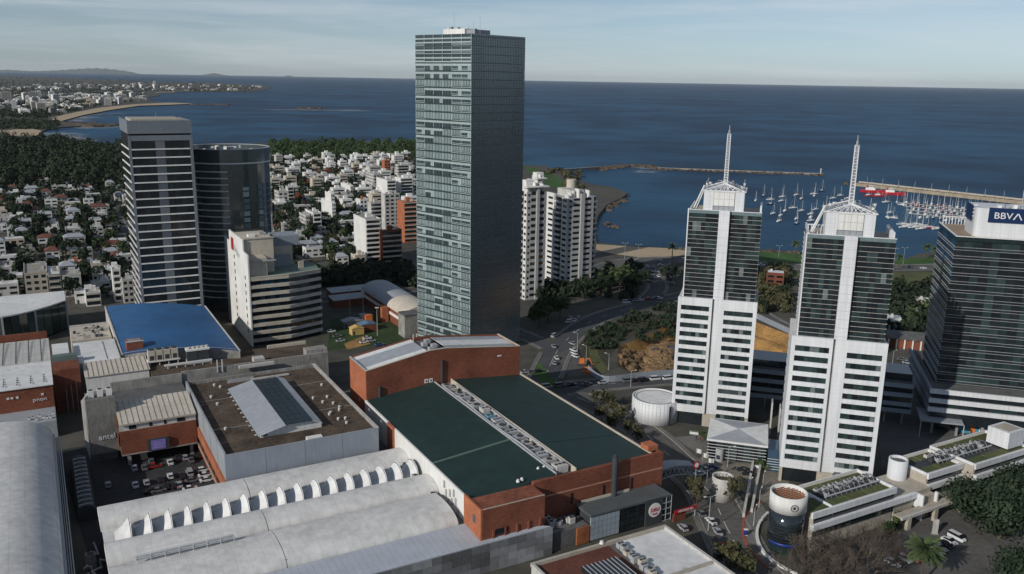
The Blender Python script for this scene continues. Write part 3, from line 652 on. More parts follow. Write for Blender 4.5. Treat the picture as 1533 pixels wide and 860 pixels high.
c4 = [loc(P(*q, 6.2), TA) for q in ((1371, 610), (1378, 630), (1443, 637), (1436, 622))]
t = thing('entrance_canopy', 'flat grey wedge canopy over the entrance below the banded podium', 'canopy', TA, c4[0])
mp(t, 'slab', MB().prism(c4, 6.0, 6.5), GREYM)
for q in (c4[1], c4[2]): mp(t, 'post', MB().tube((q[0] + .3, q[1] + .6, 0), (q[0] + .3, q[1] + .6, 6.), .2, 6), STEELG)
a_, b_ = loc(P(1430, 647), TA), loc(P(1476, 650), TA)
t = thing('mural_hoarding', 'teal painted hoarding with an orange figure below the podium', 'hoarding', TA, a_)
bp(t, 'board', a_[0], b_[0], a_[1], a_[1] + .3, 0, 4.2, TEALP); bp(t, 'orange_patch', a_[0] + 4.6, a_[0] + 6.2, a_[1] - .04, a_[1], .5, 3.6, ORANGE); bp(t, 'pale_patch', a_[0] + 7.5, a_[0] + 9, a_[1] - .04, a_[1], 1.2, 2.8, WHITE2)

# ---- dark slab tower with white floor lines
u0, u1, d0, d1, ZT = 38.9, 66.2, 425., 461., 99.
SLABG = mat('slab_grey', (.165, .185, .21), .6, .1, .15, 1.5, streak=.2)
t = thing('slab_tower', 'grey slab tower with black window bands and thin white floor lines', 'tower', MA, ((u0 + u1) / 2, (d0 + d1) / 2))
bp(t, 'core', u0 + .5, u1 - .5, d0 + .6, d1 - .3, 0, 93, BLACK)
bp(t, 'crown', u0, u1, d0, d1, 93.2, 98.2, SLABG); bp(t, 'crown_parapet', u0, u1, d0, d0 + .4, 98.2, 99, SLABG); bp(t, 'crown_parapet', u0, u0 + .4, d0 + .4, d1, 98.2, 99, SLABG); bp(t, 'crown_parapet', u1 - .4, u1, d0 + .4, d1, 98.2, 99, SLABG)
bp(t, 'roof_plant', u0 + 2.5, u1 - 3, d0 + 8, d1 - 4, 98.2, 99.3, BEIGE)
mp(t, 'aerial', MB().tube((53, 440, 98), (53, 440, 102), .08, 4), STEELG)
bp(t, 'head_band', u0, u1, d0 + .1, d0 + .6, 90.0, 92.4, SLABG)
bp(t, 'corner_pier', u0, u0 + 1.1, d0, d0 + .7, 0, 92.4, SLABG); bp(t, 'corner_pier', u1 - 1.3, u1, d0, d0 + .7, 0, 92.4, SLABG)
fh = 3.73; PANEL = mat('slab_panel', (.085, .1, .115), .6, .15); PANEL2 = mat('slab_panel_pale', (.13, .145, .16), .6, .15)
for k in range(24):
    z = 90.0 - (k + 1) * fh
    bp(t, 'floor_line', u0 + 1.1, u1 - 1.3, d0 - .05, d0 + .5, z - .32, z + .24, WHITE2)
    for j in range(8):
        if j == 3: bp(t, 'panel', u0 + 11.2, u0 + 15.2, d0 + .2, d0 + .4, z + .2, z + fh - .22, PANEL if k % 4 else PANEL2); continue
        xa = u0 + 1.1 + j * 3.3 if j < 3 else u0 + 15.2 + (j - 4) * 2.68; wd = 3.3 if j < 3 else 2.68
        if j == 2: wd = 3.5
        bp(t, 'window', xa + .05, xa + wd - .05, d0 + .25, d0 + .38, z + .2, z + fh - .22, GLD)
    bp(t, 'flank_line', u0 - .05, u0 + .5, d0 + .7, d1, z - .22, z + .3, WHITE2); bp(t, 'flank_window', u0 + .2, u0 + .4, d0 + .7, d1, z + .3, z + fh - .22, GLD)
# ---- oval dark glass tower
c = loc(P(351, 430, 12), MA); s0 = 470. / c[1]; c = (c[0] * s0, c[1] * s0); gx = glob(c[0], c[1], MA)
cx, cy = gx.x, gx.y; ZT = zat(350, 240, cx, cy); ZR = ZT + 6.8
R_ = (P(411, 240, ZT).x - P(291, 240, ZT).x) / 2 * (math.hypot(cx, cy) / math.hypot(P(351, 240, ZT).x, P(351, 240, ZT).y)); Rx, Ry = R_ * 1.1, R_ * 1.02
t = thing('oval_tower', 'oval tower of dark green glass with curved white floor lines', 'tower', 0., (cx, cy))
def ell(r, n=48, a0=0, a1=360): return [(cx + Rx * r * math.cos(RAD(a0 + (a1 - a0) * k / n)), cy + Ry * r * math.sin(RAD(a0 + (a1 - a0) * k / n))) for k in range(n if a1 - a0 >= 360 else n + 1)]
mp(t, 'glass_body', MB().prism(ell(.99), 0, ZT), OVG)
nf = 22; fh = (ZT - 5) / nf
for k in range(nf):
    z = ZT - 4 - k * fh
    if z < 6: break
    for q in range(7):                                       # the curved bays of the floor
        a0 = 196 + q * 13.; pts = ell(1.0, 4, a0 + .3, a0 + 12.7); pi = ell(.975, 4, a0 + .3, a0 + 12.7)
        mp(t, 'window', MB().prism(pts + pi[::-1], z + .3, z + fh - .12), OVG)
    pts = ell(1.025, 24, 190, 287); pi = ell(.98, 24, 190, 287); mp(t, 'floor_line', MB().prism(pts + pi[::-1], z - .26, z + .24), STEELW)
    if k > 2:
        for (a0, a1) in ((305, 313), (328, 335)):
            pts = ell(1.03, 3, a0, a1); pi = ell(.98, 3, a0, a1); mp(t, 'pale_bay', MB().prism(pts + pi[::-1], z + .2, z + fh * rnd.uniform(.5, .9)), LOUVD if rnd.random() < .6 else LOUV)
        pts = ell(1.0, 5, 338, 372); pi = ell(.975, 5, 338, 372); mp(t, 'side_window', MB().prism(pts + pi[::-1], z + .25, z + fh - .15), GLB)
pts = ell(1.012); mp(t, 'crown_ring', MB().prism(pts, ZT - .3, ZT + .35), STEELW)
g = MB(); o_ = ell(1.004); i_ = ell(.97); rows = [[(x, y, z) for x, y in q] for q, z in ((o_, ZT + .35), (o_, ZR), (i_, ZR), (i_, ZT + .35))]
mp(t, 'crown_screen', g.grid(rows[::-1], 0, True), OVG)
g = MB(); o_ = ell(1.012); i_ = ell(.965); rows = [[(x, y, z) for x, y in q] for q, z in ((o_, ZR), (o_, ZR + .3), (i_, ZR + .3), (i_, ZR), (o_, ZR))]; mp(t, 'crown_rim', g.grid(rows[::-1], 0, True), STEELG)
g = MB(); 
for x, y in ell(.985, 40): g.box(x - .12, x + .12, y - .12, y + .12, ZT, ZR)
mp(t, 'crown_posts', g, STEELG, kind='stuff')
for k in range(26):
    a = rnd.uniform(0, 6.28); r = rnd.uniform(.1, .75); x = cx + Rx * r * math.cos(a); y = cy + Ry * r * math.sin(a); h = rnd.uniform(1, 3.5); w = rnd.uniform(.8, 2.6)
    bp(t, 'roof_unit', x - w / 2, x + w / 2, y - 1, y + 1, ZT + .35, ZR - 4 + h + 1, WHITE2 if k % 2 else STEELG)
# ---- cream office block with a red emblem
u0, d0, d1 = 79.6, 386., 436.
t = thing('office_block', 'cream office block with a red emblem high on its blank white side wall', 'office building', MA, (u0 + 15, d0 + 15))
ZR = 31.5
bp(t, 'side_wall', u0, u0 + .6, d0 - 1, d1, 0, 42.3, WHITE2); bp(t, 'lift_core', u0 + .6, u0 + 14, d0 + 9, d0 + 30, ZR, 47.5, CREAM); bp(t, 'core_face', u0 + .05, u0 + .6, d0 + 8, d1 - 12, 42.3, 47.6, WHITE2)
bp(t, 'rear_block', u0 + .6, u0 + 26, d0 + 22, d1, 0, 40.5, CREAM); bp(t, 'stair_tower', u0 + 18, u0 + 30, d0 + 24, d0 + 36, 40.5, 45.2, GREYB); bp(t, 'roof_rim', u0 + .6, u0 + 14.5, d0 + 8.6, d0 + 9.0, 47.5, 48.1, CREAM)
bp(t, 'roof_step', u0 + .6, u0 + 9, d0 + 1.5, d0 + 9, ZR, 40., CREAM); bp(t, 'roof_rim', u0 + .6, u0 + 14.5, d0 + 30, d0 + 30.4, 47.5, 48.2, DGREY)
pl = [(u0 + .6, d0), (u0 + 18, d0), (u0 + 34, d0 + 5), (u0 + 36, d0 + 22), (u0 + .6, d0 + 22)]
mp(t, 'glass_core', MB().prism([(u0 + .9, d0 + .5), (u0 + 17.9, d0 + .5), (u0 + 33.5, d0 + 5.5), (u0 + 35.5, d0 + 21.5), (u0 + .9, d0 + 21.5)], 0, ZR), BLACK)
fh = 3.55
for k in range(9):
    z = ZR - 1.3 - k * fh
    if z < 0: z = 0
    zt = z + 1.45
    bp(t, 'white_band', u0 + .2, u0 + 18, d0 - .8, d0 + .6, z, zt, CREAM)
    mp(t, 'angled_band', MB().prism([(u0 + 18, d0 - .8), (u0 + 34.3, d0 + 4.3), (u0 + 34.1, d0 + 5.4), (u0 + 18, d0 + .5)], z, zt), OFFW)
    if z < 2: break
    for j in range(8): bp(t, 'window', u0 + .9 + j * 2.13, u0 + 2.95 + j * 2.13, d0 + .2, d0 + .35, z - fh + 1.45, z, GLB if rnd.random() < .3 else GLD)
    mp(t, 'angled_window', MB().prism([(u0 + 18.05, d0 + .25), (u0 + 33.7, d0 + 5.1), (u0 + 33.6, d0 + 5.4), (u0 + 18, d0 + .55)], z - fh + 1.46, z - .01), GLD)
mp(t, 'roof', MB().prism(pl, ZR, ZR + .15), mat('green_tint_roof', (.14, .2, .17), .8, .2))
mp(t, 'roof_edge', MB().prism([(u0 + .6, d0 - .9), (u0 + 18, d0 - .9), (u0 + 34.4, d0 + 4.2), (u0 + 34.2, d0 + 5), (u0 + 17.8, d0 + .0), (u0 + .6, d0)], ZR + .15, ZR + .55), CREAM)
for k in range(8): bp(t, 'side_window', u0 - .05, u0 + .02, d0 + 5, d0 + 6.6, 6 + k * 3.55 - 1, 8 + k * 3.55 - 1.2, GLD)
for k in range(9): bp(t, 'side_window', u0 - .05, u0 + .02, d0 + 27, d0 + 28.8, 7 + k * 3.55, 8.9 + k * 3.55, GLD)
bp(t, 'emblem', u0 - .2, u0, d0 + 28, d0 + 33, 39.2, 45., REDP)
for k in range(5): bp(t, 'sign_letter', u0 - .15, u0, d0 + 25.5 - k * 2.4, d0 + 26.6 - k * 2.4, 39.2 - (k > 1) * 1.2, 42.5 - k * .7, STEELG)
bp(t, 'sky_sign', u0 + 2.2, u0 + 13, d0 + .9, d0 + 1.3, 38.4, 39.0, STEELG)
bp(t, 'roof_unit', u0 + 26, u0 + 28.5, d0 + 12, d0 + 14, ZR, ZR + 3.2, BEIGE); bp(t, 'roof_unit', u0 + 16, u0 + 24, d0 + 19, d0 + 21.6, ZR, ZR + 5.5, GREYB)
bp(t, 'roof_unit', u0 + 4, u0 + 7, d0 + 14, d0 + 17, 47.5, 48.6, WHITE2); bp(t, 'roof_unit', u0 + 10, u0 + 12, d0 + 18, d0 + 20, 47.5, 48.8, GREYM)
# ================================================================ THE SHOPPING CENTRE (building grid of heading MA; u right, d away)
rnd = random.Random(5)
def hvac(name, label, a, u, d, z, l, w, h, fans=2, group=None, m=STEELG):
    t = thing(name, label, 'air conditioner', a, (u, d), z, group)
    bp(t, 'casing', u - l / 2, u + l / 2, d - w / 2, d + w / 2, z + .15, z + h, m)
    for k in range(fans):
        x = u - l / 2 + l * (k + .5) / fans; mp(t, 'fan', MB().cyl(x, d, z + h, z + h + .15, min(l / fans, w) * .38, 10), DGREY)
    bp(t, 'skid', u - l / 2 + .1, u + l / 2 - .1, d - w / 2 + .1, d + w / 2 - .1, z, z + .15, CONCD); return t
def pipe(name, label, a, pts, r, m, cat='pipe', group=None):
    t = thing(name, label, cat, a, pts[0][:2], 0, group); g = MB()
    for p, q in zip(pts, pts[1:]): g.tube(p, q, r, 6)
    for p in pts[1:-1]: g.cyl(p[0], p[1], p[2] - r, p[2] + r, r * 1.05, 6)
    mp(t, 'pipe_run', g, m); return t
# ---- tall brick hall behind the green roof
u0, u1, d0, d1 = 90.3, 148.8, 261.5, 278.5; um0, um1 = 113.5, 119.5
def hz(u): return 25 + (29 - 25) * ((u - u0) / (um0 - u0) if u < um0 else 1 if u < um1 else 1 - (u - um1) / (u1 - um1) * .82)
t = thing('brick_hall', 'tall red brick hall with low gabled grey roof behind the green roof', 'building', MA, ((u0 + u1) / 2, (d0 + d1) / 2))
us = [u0, um0, um1, u1]
for nm, dd, sg in (('front_wall', d0, 1), ('rear_wall', d1 - .5, 1)):
    g = MB()
    for a, b in zip(us, us[1:]):
        g.v += [(a, dd, 0), (b, dd, 0), (b, dd, hz(b)), (a, dd, hz(a)), (a, dd + .5, 0), (b, dd + .5, 0), (b, dd + .5, hz(b)), (a, dd + .5, hz(a))]; i = len(g.v) - 8
        for q in ((0, 1, 2, 3), (5, 4, 7, 6), (3, 2, 6, 7), (4, 0, 3, 7), (1, 5, 6, 2)): g.f.append(tuple(i + k for k in q)); g.m.append(0)
    mp(t, nm, g, BRICK)
bp(t, 'side_wall', u0, u0 + .5, d0 + .5, d1 - .5, 0, 25, ORANGE_LIT_BRICK); bp(t, 'side_wall', u1 - .5, u1, d0 + .5, d1 - .5, 0, hz(u1), BRICK)  # left wall: brighter brick tone stands in for direct sun
def slope(nm, a, b, dz, da, db, m, th=.15):
    g = MB(); pts = [(a, da, hz(a) + dz), (b, da, hz(b) + dz), (b, db, hz(b) + dz), (a, db, hz(a) + dz)]
    g.face(pts).face([(p[0], p[1], p[2] - th) for p in pts[::-1]])
    for p, q in zip(pts, pts[1:] + pts[:1]): g.face([p, (p[0], p[1], p[2] - th), (q[0], q[1], q[2] - th), q])
    return mp(t, nm, g, m)
slope('roof_sheet', u0 + .5, um0 - .5, -.5, d0 + 4.5, d1 - 3.5, ROOFG); slope('white_roof_strip', u0 + .5, um0 - .5, -.4, d0 + .5, d0 + 4.5, ROOFW); slope('white_roof_strip', u0 + .5, um0 - .5, -.4, d1 - 3.5, d1 - .5, ROOFW)
slope('roof_sheet', um1 + 1, u1 - .5, -.5, d1 - 5, d1 - .5, ROOFG); slope('white_roof_strip', um1 + 1, u1 - .5, -.4, d0 + 5.5, d0 + 11.8, ROOFW); slope('roof_sheet', um1 + 1, u1 - .5, -.5, d0 + .5, d0 + 5.3, ROOFG)
slope('flat_ridge', um0 - .5, um1 + 1, -1.2, d0 + .5, d1 - .5, CONCD)
for a, b in zip(us, us[1:]): slope('coping', a, b, .22, d0 - .1, d0 + .6, CREAM, .2)
bp(t, 'coping', u1 - .6, u1 + .1, d0 + .6, d1, hz(u1), hz(u1) + .25, CREAM); bp(t, 'coping', u0 - .1, u0 + .6, d0 + .6, d1, 25.02, 25.25, STEELG)
for k in range(4): bp(t, 'ridge_unit', um0 + .6 + (k % 2) * 2.4, um0 + 2.4 + (k % 2) * 2.4, d0 + 2 + k * 3, d0 + 4 + k * 3, 27.9, 29.2, STEELG)
mp(t, 'downpipe', MB().tube((117.6, d0 - .35, 17), (117.6, d0 - .35, 25.2), .45, 8), DGREY); mp(t, 'downpipe', MB().tube((94.8, d0 - .4, 15), (94.8, d0 - .4, 19), .5, 8), DGREY)
for k in range(2): bp(t, 'vent', 111.2 + k * 1.7, 112.5 + k * 1.7, d0 - .18, d0, 17.6, 19., WHITE2); bp(t, 'vent_fan', 111.55 + k * 1.7, 112.15 + k * 1.7, d0 - .22, d0 - .18, 18, 18.6, DGREY)
mp(t, 'aerial', MB().tube((112.5, d1 - 4, 27), (112.5, d1 - 4, 31.5), .12, 5), WHITE2); bp(t, 'wall_light', 139.5, 141, d0 - .3, d0, 23.2, 23.6, STEELW)
# ---- green sheet roof building
u0, u1, d0, d1 = 89.6, 149.2, 180.6, 261.3; va, vb = 115.0, 121.0; ZE, ZR = 15., 17.4
t = thing('green_roof_hall', 'broad hall with dark green sheet roof split by a gutter of machinery', 'building', MA, ((u0 + u1) / 2, (d0 + d1) / 2))
def slab4(pts, th, nm, m, par=None):
    g = MB(); g.face(pts).face([(p[0], p[1], p[2] - th) for p in pts[::-1]])
    for p, q in zip(pts, pts[1:] + pts[:1]): g.face([p, (p[0], p[1], p[2] - th), (q[0], q[1], q[2] - th), q])
    return mp(par or t, nm, g, m)
slab4([(u0 + .5, d0 + .5, ZE), (va - .3, d0 + .5, ZR), (va - .3, d1, ZR), (u0 + .5, d1, ZE)], .3, 'roof_slope', GREENR)
slab4([(vb + .3, d0 + .5, ZR), (u1 - .4, d0 + .5, ZE), (u1 - .4, d1, ZE), (vb + .3, d1, ZR)], .3, 'roof_slope', GREENR)
slab4([(u0 + .5, d0 + 25.6, ZE + .14), (va - .3, d0 + 25.6, ZR + .14), (va - .3, d0 + 26.5, ZR + .14), (u0 + .5, d0 + 26.5, ZE + .14)], .12, 'roof_rib', mat('pale_green_trim', (.1, .15, .12), .6, .1))
slab4([(vb + .3, d0 + 19.6, ZR + .1), (u1 - .4, d0 + 19.6, ZE + .1), (u1 - .4, d0 + 20.0, ZE + .1), (vb + .3, d0 + 20.0, ZR + .1)], .1, 'roof_rib', GREENR)
bp(t, 'gutter_floor', va, vb, d0 + .5, d1, ZR - 1.6, ZR - 1.4, CONCD)
for x in (va - .3, vb): bp(t, 'gutter_kerb', x, x + .3, d0 + .5, d1, ZR - 1.5, ZR + .45, STEELG if x < 116 else CREAM)
bp(t, 'left_wall', u0, u0 + .5, d0, d1, 0, ZE + .15, WHITE2); bp(t, 'right_wall', u1 - .4, u1, d0, d1, 0, ZE + .1, BRICK); bp(t, 'eaves_trim', u1 - .5, u1 + .15, d0 + 3, d1, ZE + .1, ZE + .45, CREAM)
bp(t, 'far_flashing', u0 + .5, va - .3, d1 - .5, d1 - .05, ZE - .3, ZE + .05, STEELG)
bp(t, 'wall_pier', u0 - .6, u0, d1 - 27, d1 - 22, 0, ZE + .6, ORANGE_LIT_BRICK)
for k in range(8): bp(t, 'wall_pipe', u0 - .35, u0 - .05, d0 + 8 + k * 1.2, d0 + 8.6 + k * 1.2, 8 + (k * 37 % 5), 10 + (k * 37 % 5), STEELG)
# brick ends
bp(t, 'brick_end', u0 - .4, 107.2, d0 - 6.6, d0 + .4, 0, 16.2, BRICK)
bp(t, 'brick_flank', u0 - .9, u0 - .4, d0 - 6.6, d0 + 3, 0, 16.4, ORANGE_LIT_BRICK); bp(t, 'brick_front', 107.2, u1 + .9, d0 - .6, d0 + .4, 0, 17.1, BRICK); bp(t, 'brick_return', u1 + .0, u1 + .9, d0 + .4, d0 + 6, 0, 17.1, BRICK)  # flank is the same red brick, coloured as if sunlit
bp(t, 'parapet_flashing', u0 - .3, 107.2, d0 - 6.5, d0 - 6.2, 16.2, 16.35, BEIGE); bp(t, 'stone_course', 107.3, u1 + .8, d0 - .68, d0 - .6, 12.1, 12.5, mat('pale_brick', (.4, .22, .15), .9, .2))
bp(t, 'brick_gable', u1 - 3, u1 + .5, d0 + 1.4, d0 + 5, 17.1, 18.6, ORANGE_LIT_BRICK)
for k, x in enumerate((109, 119, 129.5, 139)): bp(t, 'slot_window', x, x + .7, d0 - .7, d0 - .6, 8.2, 11.4, BLACK)
bp(t, 'end_window', u0 - 1.0, u0 - .9, d0 - 3.6, d0 - 2.4, 11.5, 13.5, GLB)
for k in range(5): bp(t, 'pilaster', 92 + k * 3.4, 92.5 + k * 3.4, d0 - 6.95, d0 - 6.6, 7.5, 10.2, BRICK)
bp(t, 'end_window', 93, 96.4, d0 - 6.75, d0 - 6.6, 8.5, 10.2, GLD)
mp(t, 'flue_stack', MB().cyl(132.6, d0 - 1.6, 4, 19.6, .85, 12), DGREY); mp(t, 'flue_cap', MB().cyl(132.6, d0 - 1.6, 19.6, 20.3, .5, 10), DGREY)
for k, (x, dd) in enumerate(((104, d0 + 2), (105.4, d0 + 2.4), (112.5, d0 + 6), (114.3, d0 + 6))): mp(t, 'roof_dish', MB().cyl(x, dd, 16.9, 17.6, .55, 8, .3), WHITE2)
# machinery in the gutter, each unit a thing
for k in range(17):
    d = d0 + 4 + k * 4.55; u = 118 + rnd.uniform(-.5, .5); h = rnd.uniform(1.4, 2.5)
    fans = rnd.choice((1, 2, 3)); steel = rnd.random() < .5
    mm = mat('sky_blue_casing', (.16, .32, .45), .5, .15) if k == 9 else (STEELG if steel else OFFW)
    lb = 'blue cased air handling unit in the gutter of the green roof' if k == 9 else '%s air handling unit with %s in the gutter of the green roof' % ('grey steel' if steel else 'off white', ('one fan', 'two fans', 'three fans')[fans - 1])
    hvac('roof_machine', lb, MA, u, d, ZR - 1.4, rnd.uniform(2.4, 4), rnd.uniform(2, 3.2), h, fans, 'machines in the green roof gutter', mm)
for x in (115.6, 120.4):
    pipe('roof_duct', 'long pale duct along the gutter of the green roof', MA, [(x, d0 + 3, ZR + .2)] + [(x + rnd.uniform(-.3, .3), d0 + 3 + k * 9, ZR + .2 + rnd.uniform(-.2, .3)) for k in range(1, 9)], .3, STEELG, 'duct', 'ducts in the green roof gutter')
# ---- grey box hall with a rooflight
u0, u1, d0, d1 = 39., 84., 233., 300.; ZT = 17.; ZRf = 15.9
t = thing('grey_box_hall', 'grey clad box hall with brown gravel roof and a sloped rooflight', 'building', MA, ((u0 + u1) / 2, (d0 + d1) / 2))
bp(t, 'body', u0 + .5, u1 - .5, d0 + .5, d1 - .5, 0, ZRf - .2, CONC); bp(t, 'gravel_roof', u0 + .5, u1 - .5, d0 + .5, d1 - .5, ZRf - .2, ZRf, ROOFB)
for k in range(4):
    w = (u1 - u0) / 4; bp(t, 'front_panel', u0 + k * w + .04, u0 + (k + 1) * w - .04, d0, d0 + .5, 9.3, ZT, GREYB)
for k in range(6):
    w = (d1 - d0) / 6; bp(t, 'side_panel', u0, u0 + .5, d0 + .5 + k * w + .03, d0 + .5 + (k + 1) * w - .53, 9.5, ZT + .3, GREYM); bp(t, 'far_side_panel', u1 - .5, u1, d0 + .5 + k * w, d0 + (k + 1) * w, 0, ZT, CONC)
bp(t, 'side_coping', u1 - .9, u1 + .1, d0 - .1, d1, ZT, ZT + .15, OFFW); bp(t, 'front_coping', u0, u1 - .9, d0 - .05, d0 + .5, ZT, ZT + .08, GREYM); bp(t, 'rear_parapet', u0, u1, d1 - .5, d1, ZRf, ZT, CONC)
bp(t, 'lower_wall', u0 + .2, u1 - .5, d0 + .1, d0 + .5, 0, 9.3, BRICK); bp(t, 'ledge', u0 + .5, u1 + 2, d0 - 1.3, d0, 8.9, 9.25, mat('brown_ledge', (.1, .06, .045), .9, .3))
bp(t, 'lot_wall', u0 - .6, u0, d0 - 2, d1 - 7, 6.3, 9.5, ORANGE_LIT_BRICK); bp(t, 'lot_wall', u0 - .6, u0, d0 - 2, d1 - 7, 2.2, 4.0, ORANGE_LIT_BRICK); bp(t, 'lot_opening', u0 - .3, u0, d0 - 2, d1 - 7, 4.0, 6.3, BLACK)
bp(t, 'lot_beam', u0 - .8, u0 - .6, d0 - 2, d1 - 7, 3.8, 4.1, BEIGE)
for k in range(9): bp(t, 'lot_post', u0 - .5, u0 - .2, d0 + 2 + k * 6, d0 + 2.3 + k * 6, 4, 6.3, ORANGE_LIT_BRICK)
for dd in (d0 + 22, d0 + 48): bp(t, 'roof_joint', u0 + .5, 50.5, dd, dd + .25, ZRf, ZRf + .1, CONC); bp(t, 'roof_joint', 70.5, u1 - .5, dd + 2, dd + 2.25, ZRf, ZRf + .1, CONC)
for k in range(34):
    x = u0 + 3 + rnd.random() * 39; dd = d0 + 3 + rnd.random() * 60
    if 48 < x < 73 and 238 < dd < 289: continue
    mp(t, 'roof_vent', MB().cyl(x, dd, ZRf, ZRf + .8, .3, 6, .45), WHITE2)
bp(t, 'hatch', 62.5, 67, d0 + .6, d0 + 2.6, ZRf, ZT + .25, WHITE2); 
# rooflight: long saddle, low white wall at the near end, dark glass right half
A0, A1, B0, B1 = 51.3, 69.6, 243., 286.5
rl = [(51.3, 16.8), (58.6, 18.8), (66.8, 18.8), (69.6, 17.6)]
g = MB()
for (x, z) in rl: pass
for yy, flip in ((B0 + .6, False), (B1, True)):
    pts = [(x, yy, z) for x, z in rl] + [(69.6, yy, ZRf), (51.3, yy, ZRf)]; g.face(pts[::-1] if not flip else pts)
g.face([(51.3, B0 + .6, ZRf), (51.3, B0 + .6, 16.8), (51.3, B1, 16.8), (51.3, B1, ZRf)]).face([(69.6, B0 + .6, ZRf), (69.6, B1, ZRf), (69.6, B1, 17.6), (69.6, B0 + .6, 17.6)])
rt = mp(t, 'rooflight_walls', g, WHITE2)
for nm, i, m in (('rooflight_sheet', 0, ROOFG), ('rooflight_trim', 2, ROOFW)):
    (xa, za), (xb, zb) = rl[i], rl[i + 1]; xa -= (.8 if i == 0 else 0); slab4([(xa, B0 - .6, za + .15), (xb, B0 - .6, zb + .15), (xb, B1 + .5, zb + .15), (xa, B1 + .5, za + .15)], .14, nm, m)
for k in range(12):
    for j in range(4):
        xa = 58.65 + j * 2.03; ya = B0 - .3 + k * 3.6; bp(t, 'rooflight_pane', xa + .05, xa + 1.98, ya + .05, ya + 3.55, 18.9, 19.02, SOLAR)
for k in range(11): bp(t, 'purlin_end', 49.9, 50.5, B0 + 2 + k * 3.9, B0 + 2.3 + k * 3.9, 16.3, 16.6, WHITE2)
bp(t, 'rooflight_window', 52.1, 53.2, B0 + .5, B0 + .58, 16.3, 17., GLD)
bp(t, 'rear_rail', 52, 61, d1 - 4.6, d1 - 4.4, ZRf, ZRf + 1.3, STEELG); bp(t, 'walkway', 60, 73, d1 - 6, d1 - 4.8, ZRf + .3, ZRf + .7, OFFW)
# ---- covered car park block with brick front, stone tower and screen
t = thing('brick_shop_block', 'red brick block with cream seamed roof above the open car park', 'building', MA, (27, 290))
bp(t, 'brick_front', 15.8, 38.2, 276, 277, 4.3, 12.0, BRICK); bp(t, 'upper_wall', 15.8, 38.2, 276.6, 277.4, 12.0, 14.0, OFFW)
for k, (a, b) in enumerate(((18.5, 20.6), (24.4, 25.3), (28.7, 29.4), (32.6, 35))): bp(t, 'clerestory_window', a, b, 276.5, 276.6, 12.3, 13.6, GLD)
slab4([(15.8, 276.2, 14.4), (38.4, 276.2, 14.4), (38.4, 291, 17), (15.8, 291, 17)], .25, 'metal_roof', ROOFC)
for k in range(14):
    x = 16.6 + k * 1.66; g = MB(); pts = [(x, 276.2, 14.42), (x + .12, 276.2, 14.42), (x + .12, 291, 17.02), (x, 291, 17.02)]; slab4([(p[0], p[1], p[2] + .1) for p in pts], .1, 'roof_seam', CONC)
bp(t, 'eaves_beam', 15.8, 38.3, 275.9, 276.2, 13.9, 14.4, BEIGE); bp(t, 'soffit', 15.8, 38.2, 277, 300, 4.0, 4.3, CONCD); bp(t, 'rear_wall', 15.8, 38.2, 299, 300, 0, 4, CONCD)
bp(t, 'lower_edge', 15.8, 38.3, 275.8, 276, 4.1, 4.5, CONC)
for x in (17.5, 36): bp(t, 'column', x, x + 1, 277.5, 278.5, 0, 4, CONC)
sc = bp(t, 'screen_box', 23.3, 29.6, 275.1, 276, 4.6, 8.3, DGREY); bp(t, 'screen', 24.3, 28.6, 275.0, 275.1, 4.8, 8.0, PURPLE)
for k in range(3): bp(t, 'screen_text', 24.8 + .2 * k, 28.0 - .3 * k, 274.97, 275.0, 5.4 + k * .75, 5.6 + k * .75, mat('screen_text', (.35, .3, .6), .4, .1))
bp(t, 'rear_parapet', 16.2, 39, 309, 309.6, 11, 17.4, CONC); bp(t, 'rear_deck', 16.2, 38.9, 291.2, 309, 13, 14.2, CONCD)
t = thing('stone_sign_tower', 'grey stone wall tower carrying white lettering over the open car park', 'tower', MA, (11.9, 288))
bp(t, 'wall', 7.6, 15.75, 284, 292, 2.8, 20.8, mat('grey_stone', (.2, .19, .175), .9, .25, .3, 1.5, streak=.4)); bp(t, 'red_edge', 15.5, 15.79, 283.7, 284, 3, 14.5, ORANGE_LIT_BRICK)
bp(t, 'base', 8.2, 15.2, 285, 291.5, 0, 2.8, CONCD)
letters(t, 'antel', (12.6, 283.85, 8.2), 2.5, STEELW, 0, .2)
bp(t, 'roof_curb', 7.6, 15.7, 284, 284.3, 20.8, 21.3, CONC)
for k in range(3): hvac('roof_chiller', 'white upright chiller on top of the grey stone wall tower', MA, 9.2 + k * 2.6, 287, 20.8, 1.7, 1.9, 2.4, 1, 'chillers on the stone tower', WHITE2)
for k in range(4): pipe('steam_pipe', 'white pipes running down beside the stone wall tower', MA, [(7.2 - .25 * k, 284 + k * .5, 2 + k), (7.2 - .25 * k, 284 + k * .5, 21.5 - k * .3), (8.6, 288 + k, 22 - k * .3)], .16, OFFW, 'pipe', 'pipes by the stone tower')
